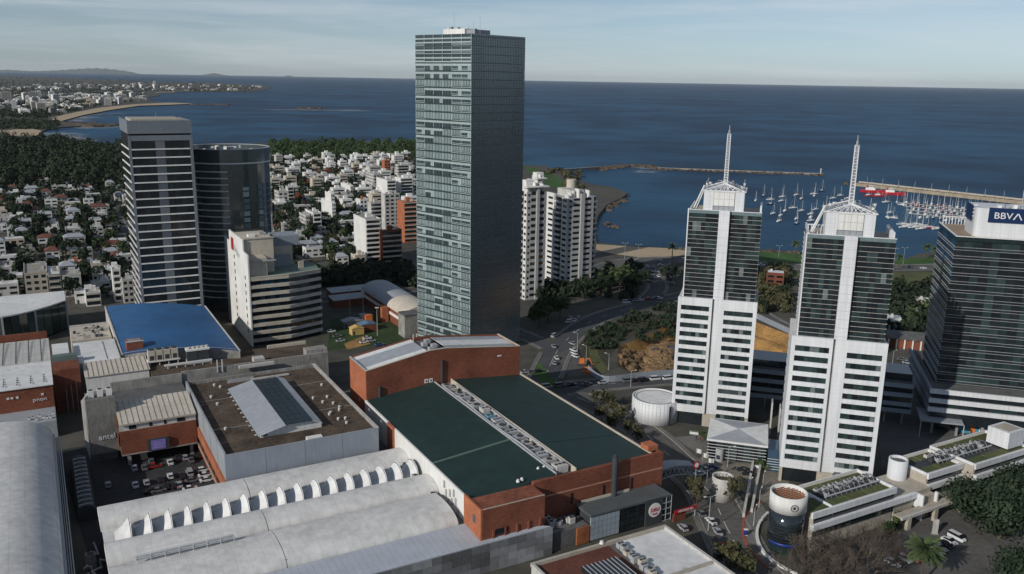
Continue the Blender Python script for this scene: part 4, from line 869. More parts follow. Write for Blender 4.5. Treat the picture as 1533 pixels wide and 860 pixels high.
# ---- long left vault
t = thing('long_vault_hall', 'long grey barrel vault hall along the car park', 'building', MA, (-16, 230))
vw = 14.; vc = -16.5; zc = 10.; rise = 6.2
def vault(t, nm, ua, ub, da, db, z0, rise, m, along='d', n=16, th=.25, seg=1, power=1.):
    for k in range(seg):
        g = MB(); o_ = []; i_ = []
        for j in range(n + 1):
            a = math.pi * j / n; f = -math.cos(a); h = math.sin(a) ** power
            if along == 'd': q = ((ua + ub) / 2 + f * (ub - ua) / 2, z0 + rise * h); o_.append(q)
            else: q = ((da + db) / 2 + f * (db - da) / 2, z0 + rise * h); o_.append(q)
        if along == 'd':
            s0, s1 = da + (db - da) * k / seg + .05, da + (db - da) * (k + 1) / seg - .05; rows = [[(q[0], s, q[1]) for q in o_] for s in (s0, s1)]; g.grid(rows)
            for s_, fl in ((s0, 0), (s1, 1)): f_ = [(q[0], s_, q[1]) for q in o_]; g.face(f_ if fl else f_[::-1])
        else:
            s0, s1 = ua + (ub - ua) * k / seg + .05, ua + (ub - ua) * (k + 1) / seg - .05; rows = [[(s, q[0], q[1]) for q in o_] for s in (s0, s1)]; g.grid(rows[::-1])
            for s_, fl in ((s0, 1), (s1, 0)): f_ = [(s_, q[0], q[1]) for q in o_]; g.face(f_ if fl else f_[::-1])
        o = mp(t, nm, g, m); me = o.data
        for p_ in me.polygons: p_.use_smooth = len(p_.vertices) == 4
vault(t, 'roof_segment', vc - vw, vc + vw, 140, 289.5, zc, rise, ROOFV, 'd', 20, seg=5)
bp(t, 'side_wall', vc + vw - .6, vc + vw, 140, 289, 0, zc + .1, CONC); bp(t, 'end_wall', vc - vw, vc + vw - .6, 288, 289, 0, zc, CONC)
bp(t, 'eaves_gutter', vc + vw, vc + vw + .7, 140, 289, zc - .4, zc, STEELG)
for k in range(3): pipe('rail_pipe', 'long grey pipes along the eaves of the long vault', MA, [(vc + vw + 1.0 + .5 * k, 150, zc - 1 + .3 * k), (vc + vw + 1.0 + .5 * k, 287, zc - 1 + .3 * k)], .14, STEELG if k else OFFW, 'pipe', 'pipes along the long vault')
t = thing('escalator_tube', 'dark ribbed tunnel roof beside the long vault', 'tunnel', MA, (4, 262)); vault(t, 'tunnel_roof', 1.5, 6.5, 245, 282, 2.2, 2.4, DGREY, 'd', 12, seg=1)
bp(t, 'tunnel_base', 1.6, 6.4, 245.2, 281.8, 0, 2.3, DGREY)
for k in range(12): g = MB(); g.ring(4, 0, 0, 1, 1, 1.1, 4); o = bp(t, 'rib', 2.2, 5.8, 246 + k * 3, 246.3 + k * 3, 4.0, 4.75, STEELG)
# ---- ribbed vaults with scoop lights
t = thing('ribbed_vault_hall', 'three pale barrel vaults side by side with a row of scoop lights', 'building', MA, (46, 205))
bp(t, 'base_walls', 7, 86, 184, 231, 0, 7.9, CONC)
for nm, da, db, ua, ub, rs in (('vault', 221.2, 232.6, 6.2, 90.5, 3.0), ('vault', 201, 212, 6.3, 89.5, 3.2), ('vault', 183, 200.5, 6.3, 87, 3.4)):
    vault(t, nm, ua, 43, da, db, 8, rs, ROOFV, 'u', 14, power=.75); vault(t, nm, 43.1, ub, da, db, 8, rs, ROOFV, 'u', 14, power=.75)
    bp(t, 'vault_joint', 42.8, 43.3, da + 1, db - 1, 8, 8 + rs * .6, CONC)
bp(t, 'light_bed', 6.5, 89, 212, 221.2, 7.9, 8.2, ROOFW); bp(t, 'valley', 6.5, 86, 200.5, 201, 7.9, 8.3, CONCD)
for k in range(17):                                          # scoop lights: half cones open to the right
    ua = 9.0 + k * 4.72; g = MB(); n = 12; L_ = 3.7; Rr = 4.5
    o_ = [(216.5 - Rr * math.cos(math.pi * j / n), 8.2 + Rr * .95 * math.sin(math.pi * j / n) ** .85) for j in range(n + 1)]
    rows = []
    for q in range(6):
        f = q / 5; e = .12 + .88 * f ** 1.4; w = .62 + .38 * f; rows.append([(ua + L_ * f, 216.5 + (a - 216.5) * w, 8.2 + (b - 8.2) * e) for a, b in o_])
    g.grid(rows[::-1]); o = mp(t, 'scoop_light', g, ROOFW, True)
    mp(o, 'scoop_face', MB().face([(ua + L_ - .25, a, b - .05) for a, b in o_]), mat('scoop_shade_grey', (.2, .23, .27), .6, .15))  # shade on the right-hand face painted in as blue-grey
t = thing('strip_roof', 'pale blue-grey flat roof strip along the patterned facade', 'roof', MA, (60, 178))
slab4([(10, 172.6, 7.9), (108.3, 172.6, 7.9), (92, 182.8, 8.6), (10, 182.8, 8.6)], .3, 'roof_sheet', stripes(mat('strip_sheet', (.42, .45, .5), .6, .1), .6, MA, .3, .08)); 
t = thing('patterned_facade', 'facade of grey square panels with a leaf pattern', 'facade', MA, (84, 172))
bp(t, 'backing', 40, 108.6, 172.15, 172.5, 0, 7.5, CONCD)
PM = [mat('panel_%d' % k, (c, c * 1.03, c * 1.07), .6, .15, .3, 1.) for k, c in enumerate((.09, .13, .18, .24, .3))]
for i in range(26):
    for j in range(4):
        x = 41 + i * 2.6; v = math.sin(i * .9 + j * 1.3) + math.sin(i * .35 - j * .9 + 1) + (1.2 if i > 18 else 0); k = max(0, min(4, int(1.6 + v)))
        bp(t, 'panel', x + .03, x + 2.57, 172.0, 172.15, .1 + j * 1.95, 2.0 + j * 1.95, PM[k])
# ---- pipework yard between the vaults
for k in range(10):
    a = (0.5 + rnd.random() * 5, 222 - k * 4.6); z = 2 + rnd.random() * 4
    pipe('yard_pipe', 'white bent pipework in the yard between the vaults', MA, [(a[0], a[1], 0), (a[0], a[1], z), (a[0] + rnd.uniform(-3, 3), a[1] + rnd.uniform(-3, 3), z), (a[0] + rnd.uniform(-2, 2), a[1] + rnd.uniform(-3, 3), z + 1)], .22, OFFW if k % 2 else STEELG, 'pipe', 'pipework between the vaults')
for k in range(7): hvac('yard_unit', 'grey machine in the pipework yard between the vaults', MA, 2.5 + rnd.uniform(-1.5, 2), 180 + k * 6.5, 0, 2.4, 2, 2 + rnd.random() * 2, 1, 'machines between the vaults', STEELG if k % 2 else CONC)
t = thing('roof_gantry', 'white steel railing gantry across the near vault', 'gantry', MA, (24, 190)); g = MB()
for s_ in (0, 1):
    for zz in (12.2, 13.2): bp(t, 'rail', 12, 34, 196 + s_ * 1.6, 196.1 + s_ * 1.6, zz, zz + .12, STEELW)
bp(t, 'walkway', 12, 34, 196, 197.7, 11.9, 12.05, STEELG)
for k in range(8): bp(t, 'stanchion', 12 + k * 3.1, 12.12 + k * 3.1, 195.9, 196.0, 8, 13.3, STEELW)
# vents at the right ends of the vaults
for k in range(9): hvac('vault_end_unit', 'small pale duct unit between the vault ends and the green roof hall', MA, 87.6 + rnd.uniform(-.4, .6), 196 + k * 4.1, 7.9, 1.6, 2.2, 1.2 + rnd.random() * 1.3, 1, 'units at the vault ends', OFFW if k % 2 else STEELG)
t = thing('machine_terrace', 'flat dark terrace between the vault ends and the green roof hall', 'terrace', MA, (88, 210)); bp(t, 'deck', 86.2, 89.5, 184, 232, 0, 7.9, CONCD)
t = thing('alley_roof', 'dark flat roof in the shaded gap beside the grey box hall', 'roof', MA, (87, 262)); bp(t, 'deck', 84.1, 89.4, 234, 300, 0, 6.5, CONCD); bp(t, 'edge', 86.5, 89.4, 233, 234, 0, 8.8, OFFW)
# ---- roofs of the rear left
t = thing('blue_roof_hall', 'hall with a large curved bright blue sheet roof', 'building', MA, (43, 370))
n = 14
def bl(f, e):                                                 # point on the roof: f across, e from near to far edge
    u = 23.4 + 40.2 * f; dn = 345.5 - 13.5 * f; df = 425 - 18 * f; return (u, dn + (df - dn) * e, 15.6 + 1.6 * math.sin(math.pi * f) ** .8)
mp(t, 'roof', MB().grid([[bl(j / n, e) for j in range(n + 1)] for e in (0, .5, 1)]), BLUER, True)
lo = lambda p, z: (p[0], p[1], z)
for nm, e in (('near_wall', .003), ('far_wall', .997)): r_ = [bl(j / n, e) for j in range(n + 1)]; g = MB().grid([[lo(p, 0) for p in r_], [lo(p, p[2] - .05) for p in r_]] if e < .5 else [[lo(p, p[2] - .05) for p in r_], [lo(p, 0) for p in r_]]); mp(t, nm, g, CONC)
for nm, f in (('left_wall', 0), ('right_wall', 1)):
    p, q = bl(f, 0), bl(f, 1); x = -.3 if f == 0 else .3; mp(t, nm, MB().prism([(p[0], p[1]), (q[0], q[1]), (q[0] + x, q[1]), (p[0] + x, p[1])], 0, 15.3), OFFW); mp(t, 'edge_trim', MB().prism([(p[0], p[1]), (q[0], q[1]), (q[0] + x * 1.6, q[1]), (p[0] + x * 1.6, p[1])], 15.3, 15.9), OFFW)
mp(t, 'roof_batten', MB().grid([[(p[0], p[1], p[2] + .1) for p in [bl(j / n, e) for j in range(n + 1)]] for e in (.02, .03)]), ROOFG)
bp(t, 'curb_brick', 25.2, 31, 348.5, 353.8, 15.2, 19.4, BRICK); bp(t, 'curb_inside', 25.8, 30.4, 349.1, 353.2, 19.4, 19.45, CONC); bp(t, 'curb_cap', 25.0, 31.2, 348.3, 349.0, 19.4, 19.7, OFFW)
t = thing('cooling_tower_frame', 'cream cooling towers on a white steel frame before the blue roof', 'cooling tower', MA, (36, 337))
for k in range(4): bp(t, 'cell', 31.3 + k * 2.7, 33.7 + k * 2.7, 336, 339, 14.6, 18.6, CREAM); bp(t, 'cell_grille', 31.8 + k * 2.7, 33.2 + k * 2.7, 335.93, 336, 15., 16.7, DGREY); mp(t, 'cell_fan', MB().cyl(32.5 + k * 2.7, 337.5, 18.6, 19.0, 1., 10), DGREY)
for k in range(4): bp(t, 'leg', 31.6 + k * 3.3, 31.9 + k * 3.3, 336, 336.3, 12.7, 14.2, STEELW)
bp(t, 'deck_beam', 31, 42.4, 335.7, 339.2, 14.2, 14.6, STEELW)
t = thing('chiller_frame', 'dark louvred chillers with white top on a long white pipe rack', 'chiller', MA, (48, 328))
for k in range(2): bp(t, 'louvre', 44.4 + k * 4, 48.2 + k * 4, 331.5, 335, 14.4, 18.0, DGREY)
bp(t, 'white_top', 44.2, 52.6, 331.3, 335.2, 18.0, 18.6, WHITE2); bp(t, 'pipe_rack', 36, 53, 329.6, 330.4, 13.9, 14.5, STEELW); bp(t, 'chiller_base', 44.3, 52.5, 331.6, 334.9, 12.8, 14.4, STEELG)
for k in range(6): bp(t, 'leg', 37 + k * 3.1, 37.3 + k * 3.1, 329.8, 330.2, 12.8, 13.9, STEELW)
for k in range(5): mp(t, 'fan', MB().cyl(45.4 + k * 1.6, 333.3, 18.6, 19.2, .7, 8), OFFW)
t = thing('service_deck', 'brown service roof deck behind the concrete parapet wall', 'roof', MA, (66, 325))
mp(t, 'deck', MB().prism([(31, 310.5), (91.5, 310.5), (91.5, 340), (64.2, 341), (64.2, 331.2), (31.2, 342.2)], 0, 12.8), ROOFB); bp(t, 'parapet_wall', 39.2, 92, 309.6, 310.5, 0, 17.6, CONC); mp(t, 'wall_peak', MB().prism([(84, 310.5), (92, 310.5), (92, 315), (84, 315)], 12.8, 19), CONC)
bp(t, 'hatch', 67, 71, 322, 326, 12.8, 14.6, OFFW); bp(t, 'deck_kerb', 76, 91.5, 338.6, 339.6, 12.8, 14, CREAM)
for k in range(2): bp(t, 'ladder_post', 51.2 + k * 1.7, 51.5 + k * 1.7, 309.2, 309.5, 15.8, 20.4, STEELW)
bp(t, 'rack', 58.5, 71, 307, 308.4, 16.6, 17.6, OFFW)
t = thing('cream_roof_warehouse', 'warehouse with cream seamed metal roof beside the blue roof', 'warehouse', MA, (16, 350))
slab4([(9.3, 329.6, 13.9), (31, 329.6, 13.9), (31, 344, 15), (9.3, 344, 15)], .25, 'seamed_roof', ROOFC); bp(t, 'white_wall', 9.6, 30.6, 330, 330.5, 8, 13.7, WHITE2); bp(t, 'flat_roof', 7.4, 22.6, 344.2, 372, 0, 15, ROOFW); bp(t, 'inner', 9.6, 30.6, 330.5, 344, 0, 13.6, CONC)
for k in range(13): slab4([(10.4 + k * 1.65, 329.6, 14.05), (10.52 + k * 1.65, 329.6, 14.05), (10.52 + k * 1.65, 344, 15.15), (10.4 + k * 1.65, 344, 15.15)], .1, 'roof_seam', CONC)
bp(t, 'roof_line', 17.8, 18.1, 345, 370, 15, 15.12, CONC); bp(t, 'dark_trim', 22.4, 22.7, 344, 372, 15, 15.8, DGREY)
t = thing('equipment_deck', 'cream roof deck crowded with small machines left of the blue roof', 'roof', MA, (15, 397)); bp(t, 'deck', 7.5, 22.5, 386, 408, 0, 12, CREAM); bp(t, 'kerb', 7.5, 22.5, 407.6, 408, 12, 12.9, OFFW)
for k in range(22): hvac('deck_unit', 'small white unit on the cream equipment deck', MA, 9 + rnd.random() * 11, 388 + rnd.random() * 17, 12, 1.1, .9, 1., 1, 'units on the equipment deck', OFFW if k % 3 else DGREY)
t = thing('brick_service_block', 'plain red brick block rising between white roofs', 'building', MA, (4, 340)); bp(t, 'body', -.5, 8.1, 335.5, 352, 0, 16, BRICK); bp(t, 'green_louvre', -.4, 8, 346, 349, 16, 18, mat('grey_green_louvre', (.12, .16, .15), .7, .2)); bp(t, 'white_hood', 0, 5.6, 353, 367, 10, 17, ROOFW)
for k in range(3): bp(t, 'frame', 3 + k * 1.7, 3.2 + k * 1.7, 334.6, 335.4, 0, 9 + k, STEELG)
t = thing('white_roof_warehouse', 'warehouse with a pale corrugated roof and brick end wall', 'warehouse', MA, (-12, 355))
slab4([(-40, 325.5, 14.4), (-.8, 325.5, 14.4), (-.8, 349, 15.8), (-40, 349, 15.8)], .3, 'roof_sheet', ROOFW); slab4([(-40, 349, 15.8), (-.8, 349, 15.8), (-.8, 384, 15), (-40, 384, 15)], .3, 'roof_sheet', stripes(mat('corrugated_white', (.5, .49, .46), .7, .15), .5, MA, .18, .2)); bp(t, 'brick_end', -40, -1, 326, 326.6, 0, 14, BRICK); bp(t, 'side_wall', -1.2, -.8, 326.6, 384, 0, 14, BRICK)
for j in range(4):
    for k in range(12): bp(t, 'roof_light', -16.5 + j * 4.2, -16.1 + j * 4.2, 351 + k * 2.6, 352.2 + k * 2.6, 15.7, 15.95, DGREY)
for j in range(4):
    for k in range(5): bp(t, 'roof_light', -16 + j * 4.1, -15.6 + j * 4.1, 328 + k * 2.4, 328.9 + k * 2.4, 14.9, 15.1, DGREY)
for x in (-15.2, -14, -12.4, -4.8): bp(t, 'wall_lamp', x, x + .8, 325.8, 326, 10.8, 11.5, WHITE2)
letters(t, 'pnon', (-5.3, 325.9, 9.4), 1.8, STEELW, 0, .2, bold=1.2)
bp(t, 'low_roof', -40, -1, 312, 325.9, 0, 6, ROOFG); bp(t, 'arched_parapet', -40, -1.2, 387, 387.6, 0, 17.2, BRICK)
for k in range(8): hvac('low_roof_unit', 'small white unit on the grey low roof before the brick end wall', MA, -9 + k * 1.05, 314 + rnd.random() * 4, 6, .8, .8, .9, 1, 'units on the low grey roof', WHITE2)
t = thing('curved_glass_pavilion', 'pavilion with a curved green glass front under a white roof edge', 'building', MA, (-5, 446))
cp = [(-18 + 26 * f, 430 + 20 * f ** 1.6) for f in [k / 8 for k in range(9)]]
mp(t, 'roof', MB().prism(cp + [(8, 470), (-24, 470), (-24, 430)], 14, 14.6), ROOFW); mp(t, 'body', MB().prism([(a, b + .8) for a, b in cp] + [(7.5, 468), (-23, 468)], 0, 14), GLD)
for k in range(8):
    (xa, ya), (xb, yb) = cp[k], cp[k + 1]; mp(t, 'glass_panel', MB().prism([(xa + .1, ya + .3), (xb - .1, yb + .3), (xb - .1, yb + .6), (xa + .1, ya + .6)], 1, 13.6), GLG)
for k in (0, 4, 8): bp(t, 'white_pier', cp[k][0] - .4, cp[k][0] + .4, cp[k][1] - .2, cp[k][1] + .5, 0, 14, GREYM)
# ---- restaurant front
t = thing('deli_restaurant', 'dark clad restaurant front with a round white deli sign', 'restaurant', MA, (134, 176))
bp(t, 'dark_roof', 120.5, 147.5, 172.4, 179.8, 7.4, 8, mat('slate_sheet', (.09, .1, .105), .7, .15)); bp(t, 'dark_body', 121, 147, 173, 179.7, 0, 7.4, DGREY)
for i in range(7):
    for j in range(4): bp(t, 'pale_pane', 120.8 + i * 1.35, 122.0 + i * 1.35, 172.6, 173, .4 + j * 1.7, 1.95 + j * 1.7, mat('frosted_pane', (.3, .35, .4), .3, .15))
for i in range(5):
    for j in range(4): bp(t, 'dark_pane', 130.6 + i * 1.6, 132.05 + i * 1.6, 172.6, 173, .4 + j * 1.7, 1.95 + j * 1.7, GLD)
bp(t, 'sign_panel', 138.8, 144.4, 172.3, 173, 0, 7.9, DGREY)
g = MB(); sgn = MB()
def disc(par, nm, x, y, z, r, m, n=24, th=.12):
    pts = [(x + r * math.cos(6.2832 * k / n), z + r * math.sin(6.2832 * k / n)) for k in range(n)]; g = MB(); g.face([(a, y, b) for a, b in pts]); g.grid([[(a, y + th, b) for a, b in pts], [(a, y, b) for a, b in pts]], 0, True); return mp(par, nm, g, m)
disc(t, 'round_sign', 141.8, 172.1, 4.6, 2.1, WHITE2)
letters(t, 'DELI', (141.8, 172.05, 4.7), 1.5, REDP, 0, .1); letters(t, 'fresh', (141.8, 172.05, 3.5), .8, REDP, 0, .1)
for i in range(3):
    for j in range(4): bp(t, 'corner_pane', 144.8 + i * .9, 145.6 + i * .9, 172.7, 173, .6 + j * 1.6, 2. + j * 1.6, GLG)
g = MB()
for j in range(5): g.tube((144.5, 172.5, .3 + j * 1.8), (147.8, 172.5, .3 + j * 1.8), .1, 4); g.tube((147.8, 172.5, .3 + j * 1.8), (147.8, 178, .3 + j * 1.8), .1, 4)
for x in (144.5, 146, 147.8): g.tube((x, 172.5, 0), (x, 172.5, 7.8), .1, 4)
mp(t, 'steel_grid', g, STEELG, kind='stuff'); bp(t, 'roof_rail', 122, 138, 179.2, 179.35, 8, 8.8, CREAM)
t = thing('red_banner', 'long red banner with white lettering beside the restaurant', 'banner', MA, (151, 170.6)); bp(t, 'board', 147.6, 155.4, 170.5, 170.75, 2.6, 3.7, REDP); letters(t, 'MERCADO DEL', (151.5, 170.42, 3.15), .8, STEELW, 0, .06); bp(t, 'brick_base', 147.6, 152, 170.9, 171.4, 0, 2.4, BRICK); bp(t, 'post', 155.1, 155.35, 170.76, 170.95, 0, 3.6, STEELG)
for k in range(9): hvac('yard_machine', 'pale machine on the shaded roof before the brick hall', MA, 109.5 + rnd.random() * 9.5, 174.2 + rnd.random() * 5, 5.2, 1.6, 1.4, 1.2 + rnd.random(), 1, 'machines before the brick front', OFFW)
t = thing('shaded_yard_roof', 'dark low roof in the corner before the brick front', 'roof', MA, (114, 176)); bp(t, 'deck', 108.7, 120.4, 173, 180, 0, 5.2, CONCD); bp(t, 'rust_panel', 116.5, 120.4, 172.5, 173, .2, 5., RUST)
# ---- low building at the bottom edge
t = thing('flat_roof_shop', 'low shop with half rust and half white flat roof behind the restaurant street', 'building', MA, (114, 148))
bp(t, 'body', 94, 133.6, 122, 157.8, 0, 8.2, OFFW); bp(t, 'rust_roof', 94.5, 115.5, 122.5, 157.2, 8.2, 8.35, ROOFR); bp(t, 'white_roof', 118.8, 133, 122.5, 157.2, 8.2, 8.5, ROOFW); bp(t, 'service_strip', 115.5, 118.8, 122.5, 157.2, 8.2, 8.3, CONCD)
bp(t, 'parapet', 93.8, 133.8, 157.2, 158, 8.2, 9.2, BEIGE); bp(t, 'parapet', 133, 133.8, 122, 157.2, 8.2, 9.2, OFFW); bp(t, 'parapet', 93.8, 94.5, 122, 157.2, 8.2, 9.2, OFFW); bp(t, 'parapet', 118, 133, 138.6, 139.3, 8.5, 9.1, BEIGE)
for k in range(9): bp(t, 'skylight_bar', 103.5 + k * 1.15, 103.6 + k * 1.15, 141, 150.5, 9.6, 9.75, STEELG)
bp(t, 'skylight', 103.2, 113, 141, 150.5, 8.35, 9.6, GLD)
for k in range(9): hvac('shop_roof_unit', 'cream and grey air unit between the rust and white roofs', MA, 117.2 + rnd.uniform(-.6, .6), 141 + k * 1.75, 8.3, rnd.uniform(1.4, 2.2), 1.4, rnd.uniform(1, 1.9), rnd.choice((1, 2)), 'units on the flat roof shop', CREAM if k % 3 == 0 else STEELG)
mp(t, 'roof_dish', MB().cyl(113.8, 157.6, 9.2, 9.9, .6, 10, .4), WHITE2)
# ================================================================ AROUND THE TWIN TOWERS
rnd = random.Random(9)
# round white drum building
c = (-31.2, 302.); R = 8.6
t = thing('round_building', 'low round white building with a flat white roof beside the tower', 'building', TA, c)
mp(t, 'drum_wall', MB().ring(c[0], c[1], 0, 8.2, R - .5, R, 40), WHITE, True); mp(t, 'roof', MB().cyl(c[0], c[1], 6.9, 7.85, R - .5, 40), ROOFW); mp(t, 'roof_gutter', MB().ring(c[0], c[1], 7.85, 7.92, R - 1.6, R - 1.3, 40), CONCD)
g = MB()
for k in range(40): a = k * 6.2832 / 40; g.box(c[0] + (R + .02) * math.cos(a) - .03, c[0] + (R + .02) * math.cos(a) + .03, c[1] + (R + .02) * math.sin(a) - .03, c[1] + (R + .02) * math.sin(a) + .03, .4, 8)
mp(t, 'panel_joints', g, GREYM, kind='stuff'); bp(t, 'doorway', -25.6, -24.9, 295.2, 298, 0, 7.2, GLD)
# glass pavilion with hipped white roof
t = thing('glass_pavilion', 'glass pavilion with a shallow hipped white roof between the towers', 'pavilion', TA, (-1, 281))
ua, ub, wa, wb = -10.6, 8., 271.5, 290.; bp(t, 'glass_body', ua + .4, ub - .4, wa + .4, wb - .4, 0, 6.4, GLD)
for k in range(6): bp(t, 'white_rail', ua, ub, wa + .1, wa + .4, .9 + k * 1.05, 1.02 + k * 1.05, STEELW)
for k in range(8): bp(t, 'glass_panel', ua + .5 + k * 2.22, ua + 2.6 + k * 2.22, wa + .28, wa + .39, .2, 6.3, GLG if k % 2 else GLD)
bp(t, 'eaves', ua - .3, ub + .3, wa - .3, wb + .3, 6.4, 7.0, STEELW); ap = ((ua + ub) / 2, (wa + wb) / 2, 8.0)
cn = [(ua, wa, 7.0), (ub, wa, 7.0), (ub, wb, 7.0), (ua, wb, 7.0)]
for k in range(4): mp(t, 'roof_face', MB().face([cn[k], cn[(k + 1) % 4], ap]), ROOFW if k % 2 else ROOFG)
bp(t, 'glass_annex', 8.4, 12.5, 268, 284, 0, 4.4, GLB)
for k in range(5): bp(t, 'annex_rail', 8.3, 12.6, 267.8, 268, .8 + k * .85, .9 + k * .85, STEELW)
mp(t, 'door_arch', MB().ring(-6.5, wa - .6, 0, 4.5, 1.1, 1.3, 12, 180, 360), STEELG)
for (px, py) in ((1152, 640), (1164, 648)):
    a = loc(P(px, py, 3), TA); t = thing('screen_wall', 'tall white perforated screen wall standing behind the pavilion', 'wall', TA, a, 0, 'screen walls by the pavilion'); bp(t, 'slab', a[0], a[0] + .5, a[1], a[1] + 4.5, 0, 12, OFFW)
    for k in range(9): bp(t, 'slot', a[0] - .03, a[0], a[1] + .4, a[1] + 4.1, 2 + k * 1.1, 2.3 + k * 1.1, CONC)
# dark banded link building behind the towers
t = thing('link_building', 'dark banded office building on columns behind the twin towers', 'building', TA, (30, 330))
bp(t, 'glass_walls', -1, 57.5, 323.5, 338, 5.6, 15.4, GLD)
for z in (14.2, 10.7, 7.2, 4.6): bp(t, 'band', -1.3, 57.8, 322.9, 338.3, z, z + 1.5, GREYB)
bp(t, 'roof', -1, 57.5, 323.5, 338, 15.7, 15.9, CONCD); bp(t, 'glass_top', -1, 57.4, 326, 338, 15.9, 18.6, GLD)
for k in range(10): bp(t, 'column', 1 + k * 6, 1.6 + k * 6, 324, 324.6, 0, 4.6, CONC)
# curved terraced building with roof gardens
t = thing('terraced_building', 'white terraced building with roof gardens and a glass corner drum', 'building', MA, (190, 149))
GARD = mat('roof_planting', (.04, .065, .022), .95, .5, .5, 2., col2=(.1, .12, .05))
def garden(x0, x1, y0, y1, z):
    bp(t, 'roof_garden', x0, x1, y0, y1, z, z + .12, LAWND); 
def wing(x0, x1, y0, y1, z):
    bp(t, 'body', x0 + .4, x1 - .4, y0 + .6, y1 - .4, 0, z - .7, BEIGE); bp(t, 'white_band', x0, x1, y0, y0 + .6, z - 1.6, z + .1, WHITE); bp(t, 'window_band', x0 + .5, x1 - .5, y0 + .4, y0 + .58, z - 3.3, z - 1.6, GLD)
    bp(t, 'white_band', x0, x1 + (8.5 if x0 < 180 else 0), y0 - .6, y0 + .6, z - 4.8, z - 3.3, WHITE); bp(t, 'window_band', x0 + .5, x1 - .5, y0 + .3, y0 + .5, z - 7, z - 4.8, GLG)
    for q in (0, 1): bp(t, 'parapet', x0, x1, (y0 + .6, y1 - .4)[q], (y0 + .9, y1)[q], z - .7, z + .1, WHITE2 if q else OFFW)
    bp(t, 'end_parapet', x0, x0 + .4, y0 + .9, y1 - .4, z - .7, z + .1, WHITE); bp(t, 'end_parapet', x1 - .4, x1, y0 + .9, y1 - .4, z - .7, z + .1, WHITE); bp(t, 'rear_wall', x0, x1, y1 - .38, y1 - .02, 0, z - .7, WHITE)
    bp(t, 'end_wall', x0, x0 + .38, y0 + .7, y1 - .4, 0, z - .72, BEIGE)
    n = max(2, int((x1 - x0) / 8))
    for k in range(n):
        xa = x0 + .6 + (x1 - x0 - 1.2) * k / n; xb = x0 + .6 + (x1 - x0 - 1.2) * (k + 1) / n - .5; bp(t, 'roof_garden', xa, xb, y0 + 1.2, y0 + 4.6, z - .7, z - .45, GARD if k % 3 == 0 else LAWND); bp(t, 'roof_garden', xa, xb, y1 - 3.6, y1 - 1, z - .7, z - .5, LAWND)
    bp(t, 'walkway', x0 + .5, x1 - .5, y0 + 4.8, y1 - 3.8, z - .7, z - .6, DGREY)
wing(177.4, 202.4, 142, 155.6, 11); wing(218, 234, 143.5, 155.6, 11); wing(234.4, 262, 140, 155.4, 12)
bp(t, 'corner_block', 170.5, 177.4, 142.6, 149.5, 0, 10.3, BEIGE); bp(t, 'white_band', 169.6, 177.38, 142, 142.6, 9.4, 11.1, WHITE); bp(t, 'window_band', 170.6, 177.3, 142.4, 142.59, 7.7, 9.4, GLD); bp(t, 'white_band', 169.6, 177.38, 141.4, 142.6, 6.2, 7.7, WHITE); bp(t, 'window_band', 170.6, 177.3, 142.3, 142.58, 4, 6.2, GLG); bp(t, 'roof_garden', 170.7, 177.3, 142.7, 149.3, 10.3, 10.55, GARD)
bp(t, 'low_deck', 202.6, 217.9, 142.4, 154, 0, 7.6, BEIGE); 
bp(t, 'stone_stair', 211.6, 217.9, 140.6, 142.3, 0, 6.4, BEIGE); bp(t, 'white_fin', 211.0, 211.6, 139.6, 142.3, 0, 7.6, WHITE); bp(t, 'white_fin', 217.2, 217.8, 139.6, 140.5, 0, 7.2, WHITE)
bp(t, 'roof_box', 253.5, 261.5, 142.6, 149.6, 12, 17.2, WHITE); bp(t, 'roof_box_well', 254.4, 260.6, 143.6, 148.6, 17.2, 17.25, BEIGE)
bp(t, 'walk_beam', 200, 240, 137.6, 138.2, 3.6, 4.4, OFFW); bp(t, 'walk_roof', 200, 240, 138.2, 140.5, 4.0, 4.3, BEIGE)
for k in range(4): bp(t, 'beam_column', 202.5 + k * 11.5, 204 + k * 11.5, 137.5, 138.4, 0, 3.6, BEIGE)
# rotunda
rc = (165.7, 147.2); R = 4.7
o = mp(t, 'glass_drum', MB().cyl(rc[0], rc[1], 2.6, 11.6, R - .15, 36), GLD, True); mp(t, 'white_ring', MB().ring(rc[0], rc[1], 11.4, 16, R - .3, R + .1, 40), WHITE2, True); mp(t, 'drum_ceiling', MB().cyl(rc[0], rc[1], 14.2, 14.4, R - .35, 30), CREAM)
for k in range(9): z = 3.6 + k * .9; mp(t, 'drum_mullion', MB().ring(rc[0], rc[1], z, z + .05, R - .15, R - .1, 36), DGREY)
for k in range(9): a = (k - 4) * .95; h = math.sqrt(max(.1, (R - .45) ** 2 - a * a)); mp(t, 'rusty_truss', MB().tube((rc[0] + a, rc[1] - h, 15), (rc[0] + a, rc[1] + h, 15), .12, 4), RUST); mp(t, 'rusty_truss', MB().tube((rc[0] - h, rc[1] + a, 15.15), (rc[0] + h, rc[1] + a, 15.15), .1, 4), RUST)
mp(t, 'blue_band', MB().ring(rc[0], rc[1], 2.3, 3.1, R - .1, R + .15, 20, 175, 285), BLUEB, True); mp(t, 'drum_base', MB().cyl(rc[0], rc[1], 0, 2.6, R - .2, 30), GLG)
da = RAD(-118)                                              # round emblem on the ring, facing the street
ex, ey = rc[0] + (R + .12) * math.cos(da), rc[1] + (R + .12) * math.sin(da)
def emblem(r, y, m, nm):
    me = MB(); n = 24; me.face([(r * math.cos(6.2832 * k / n), 0, r * math.sin(6.2832 * k / n)) for k in range(n)]); o = link(nm, me.mesh(nm, m), t, Vector((ex + y * math.cos(da), ey + y * math.sin(da), 13.6)) - ORG[t]); o.rotation_euler = (0, 0, da + math.pi / 2); ORG[o] = ORG[t]; return o
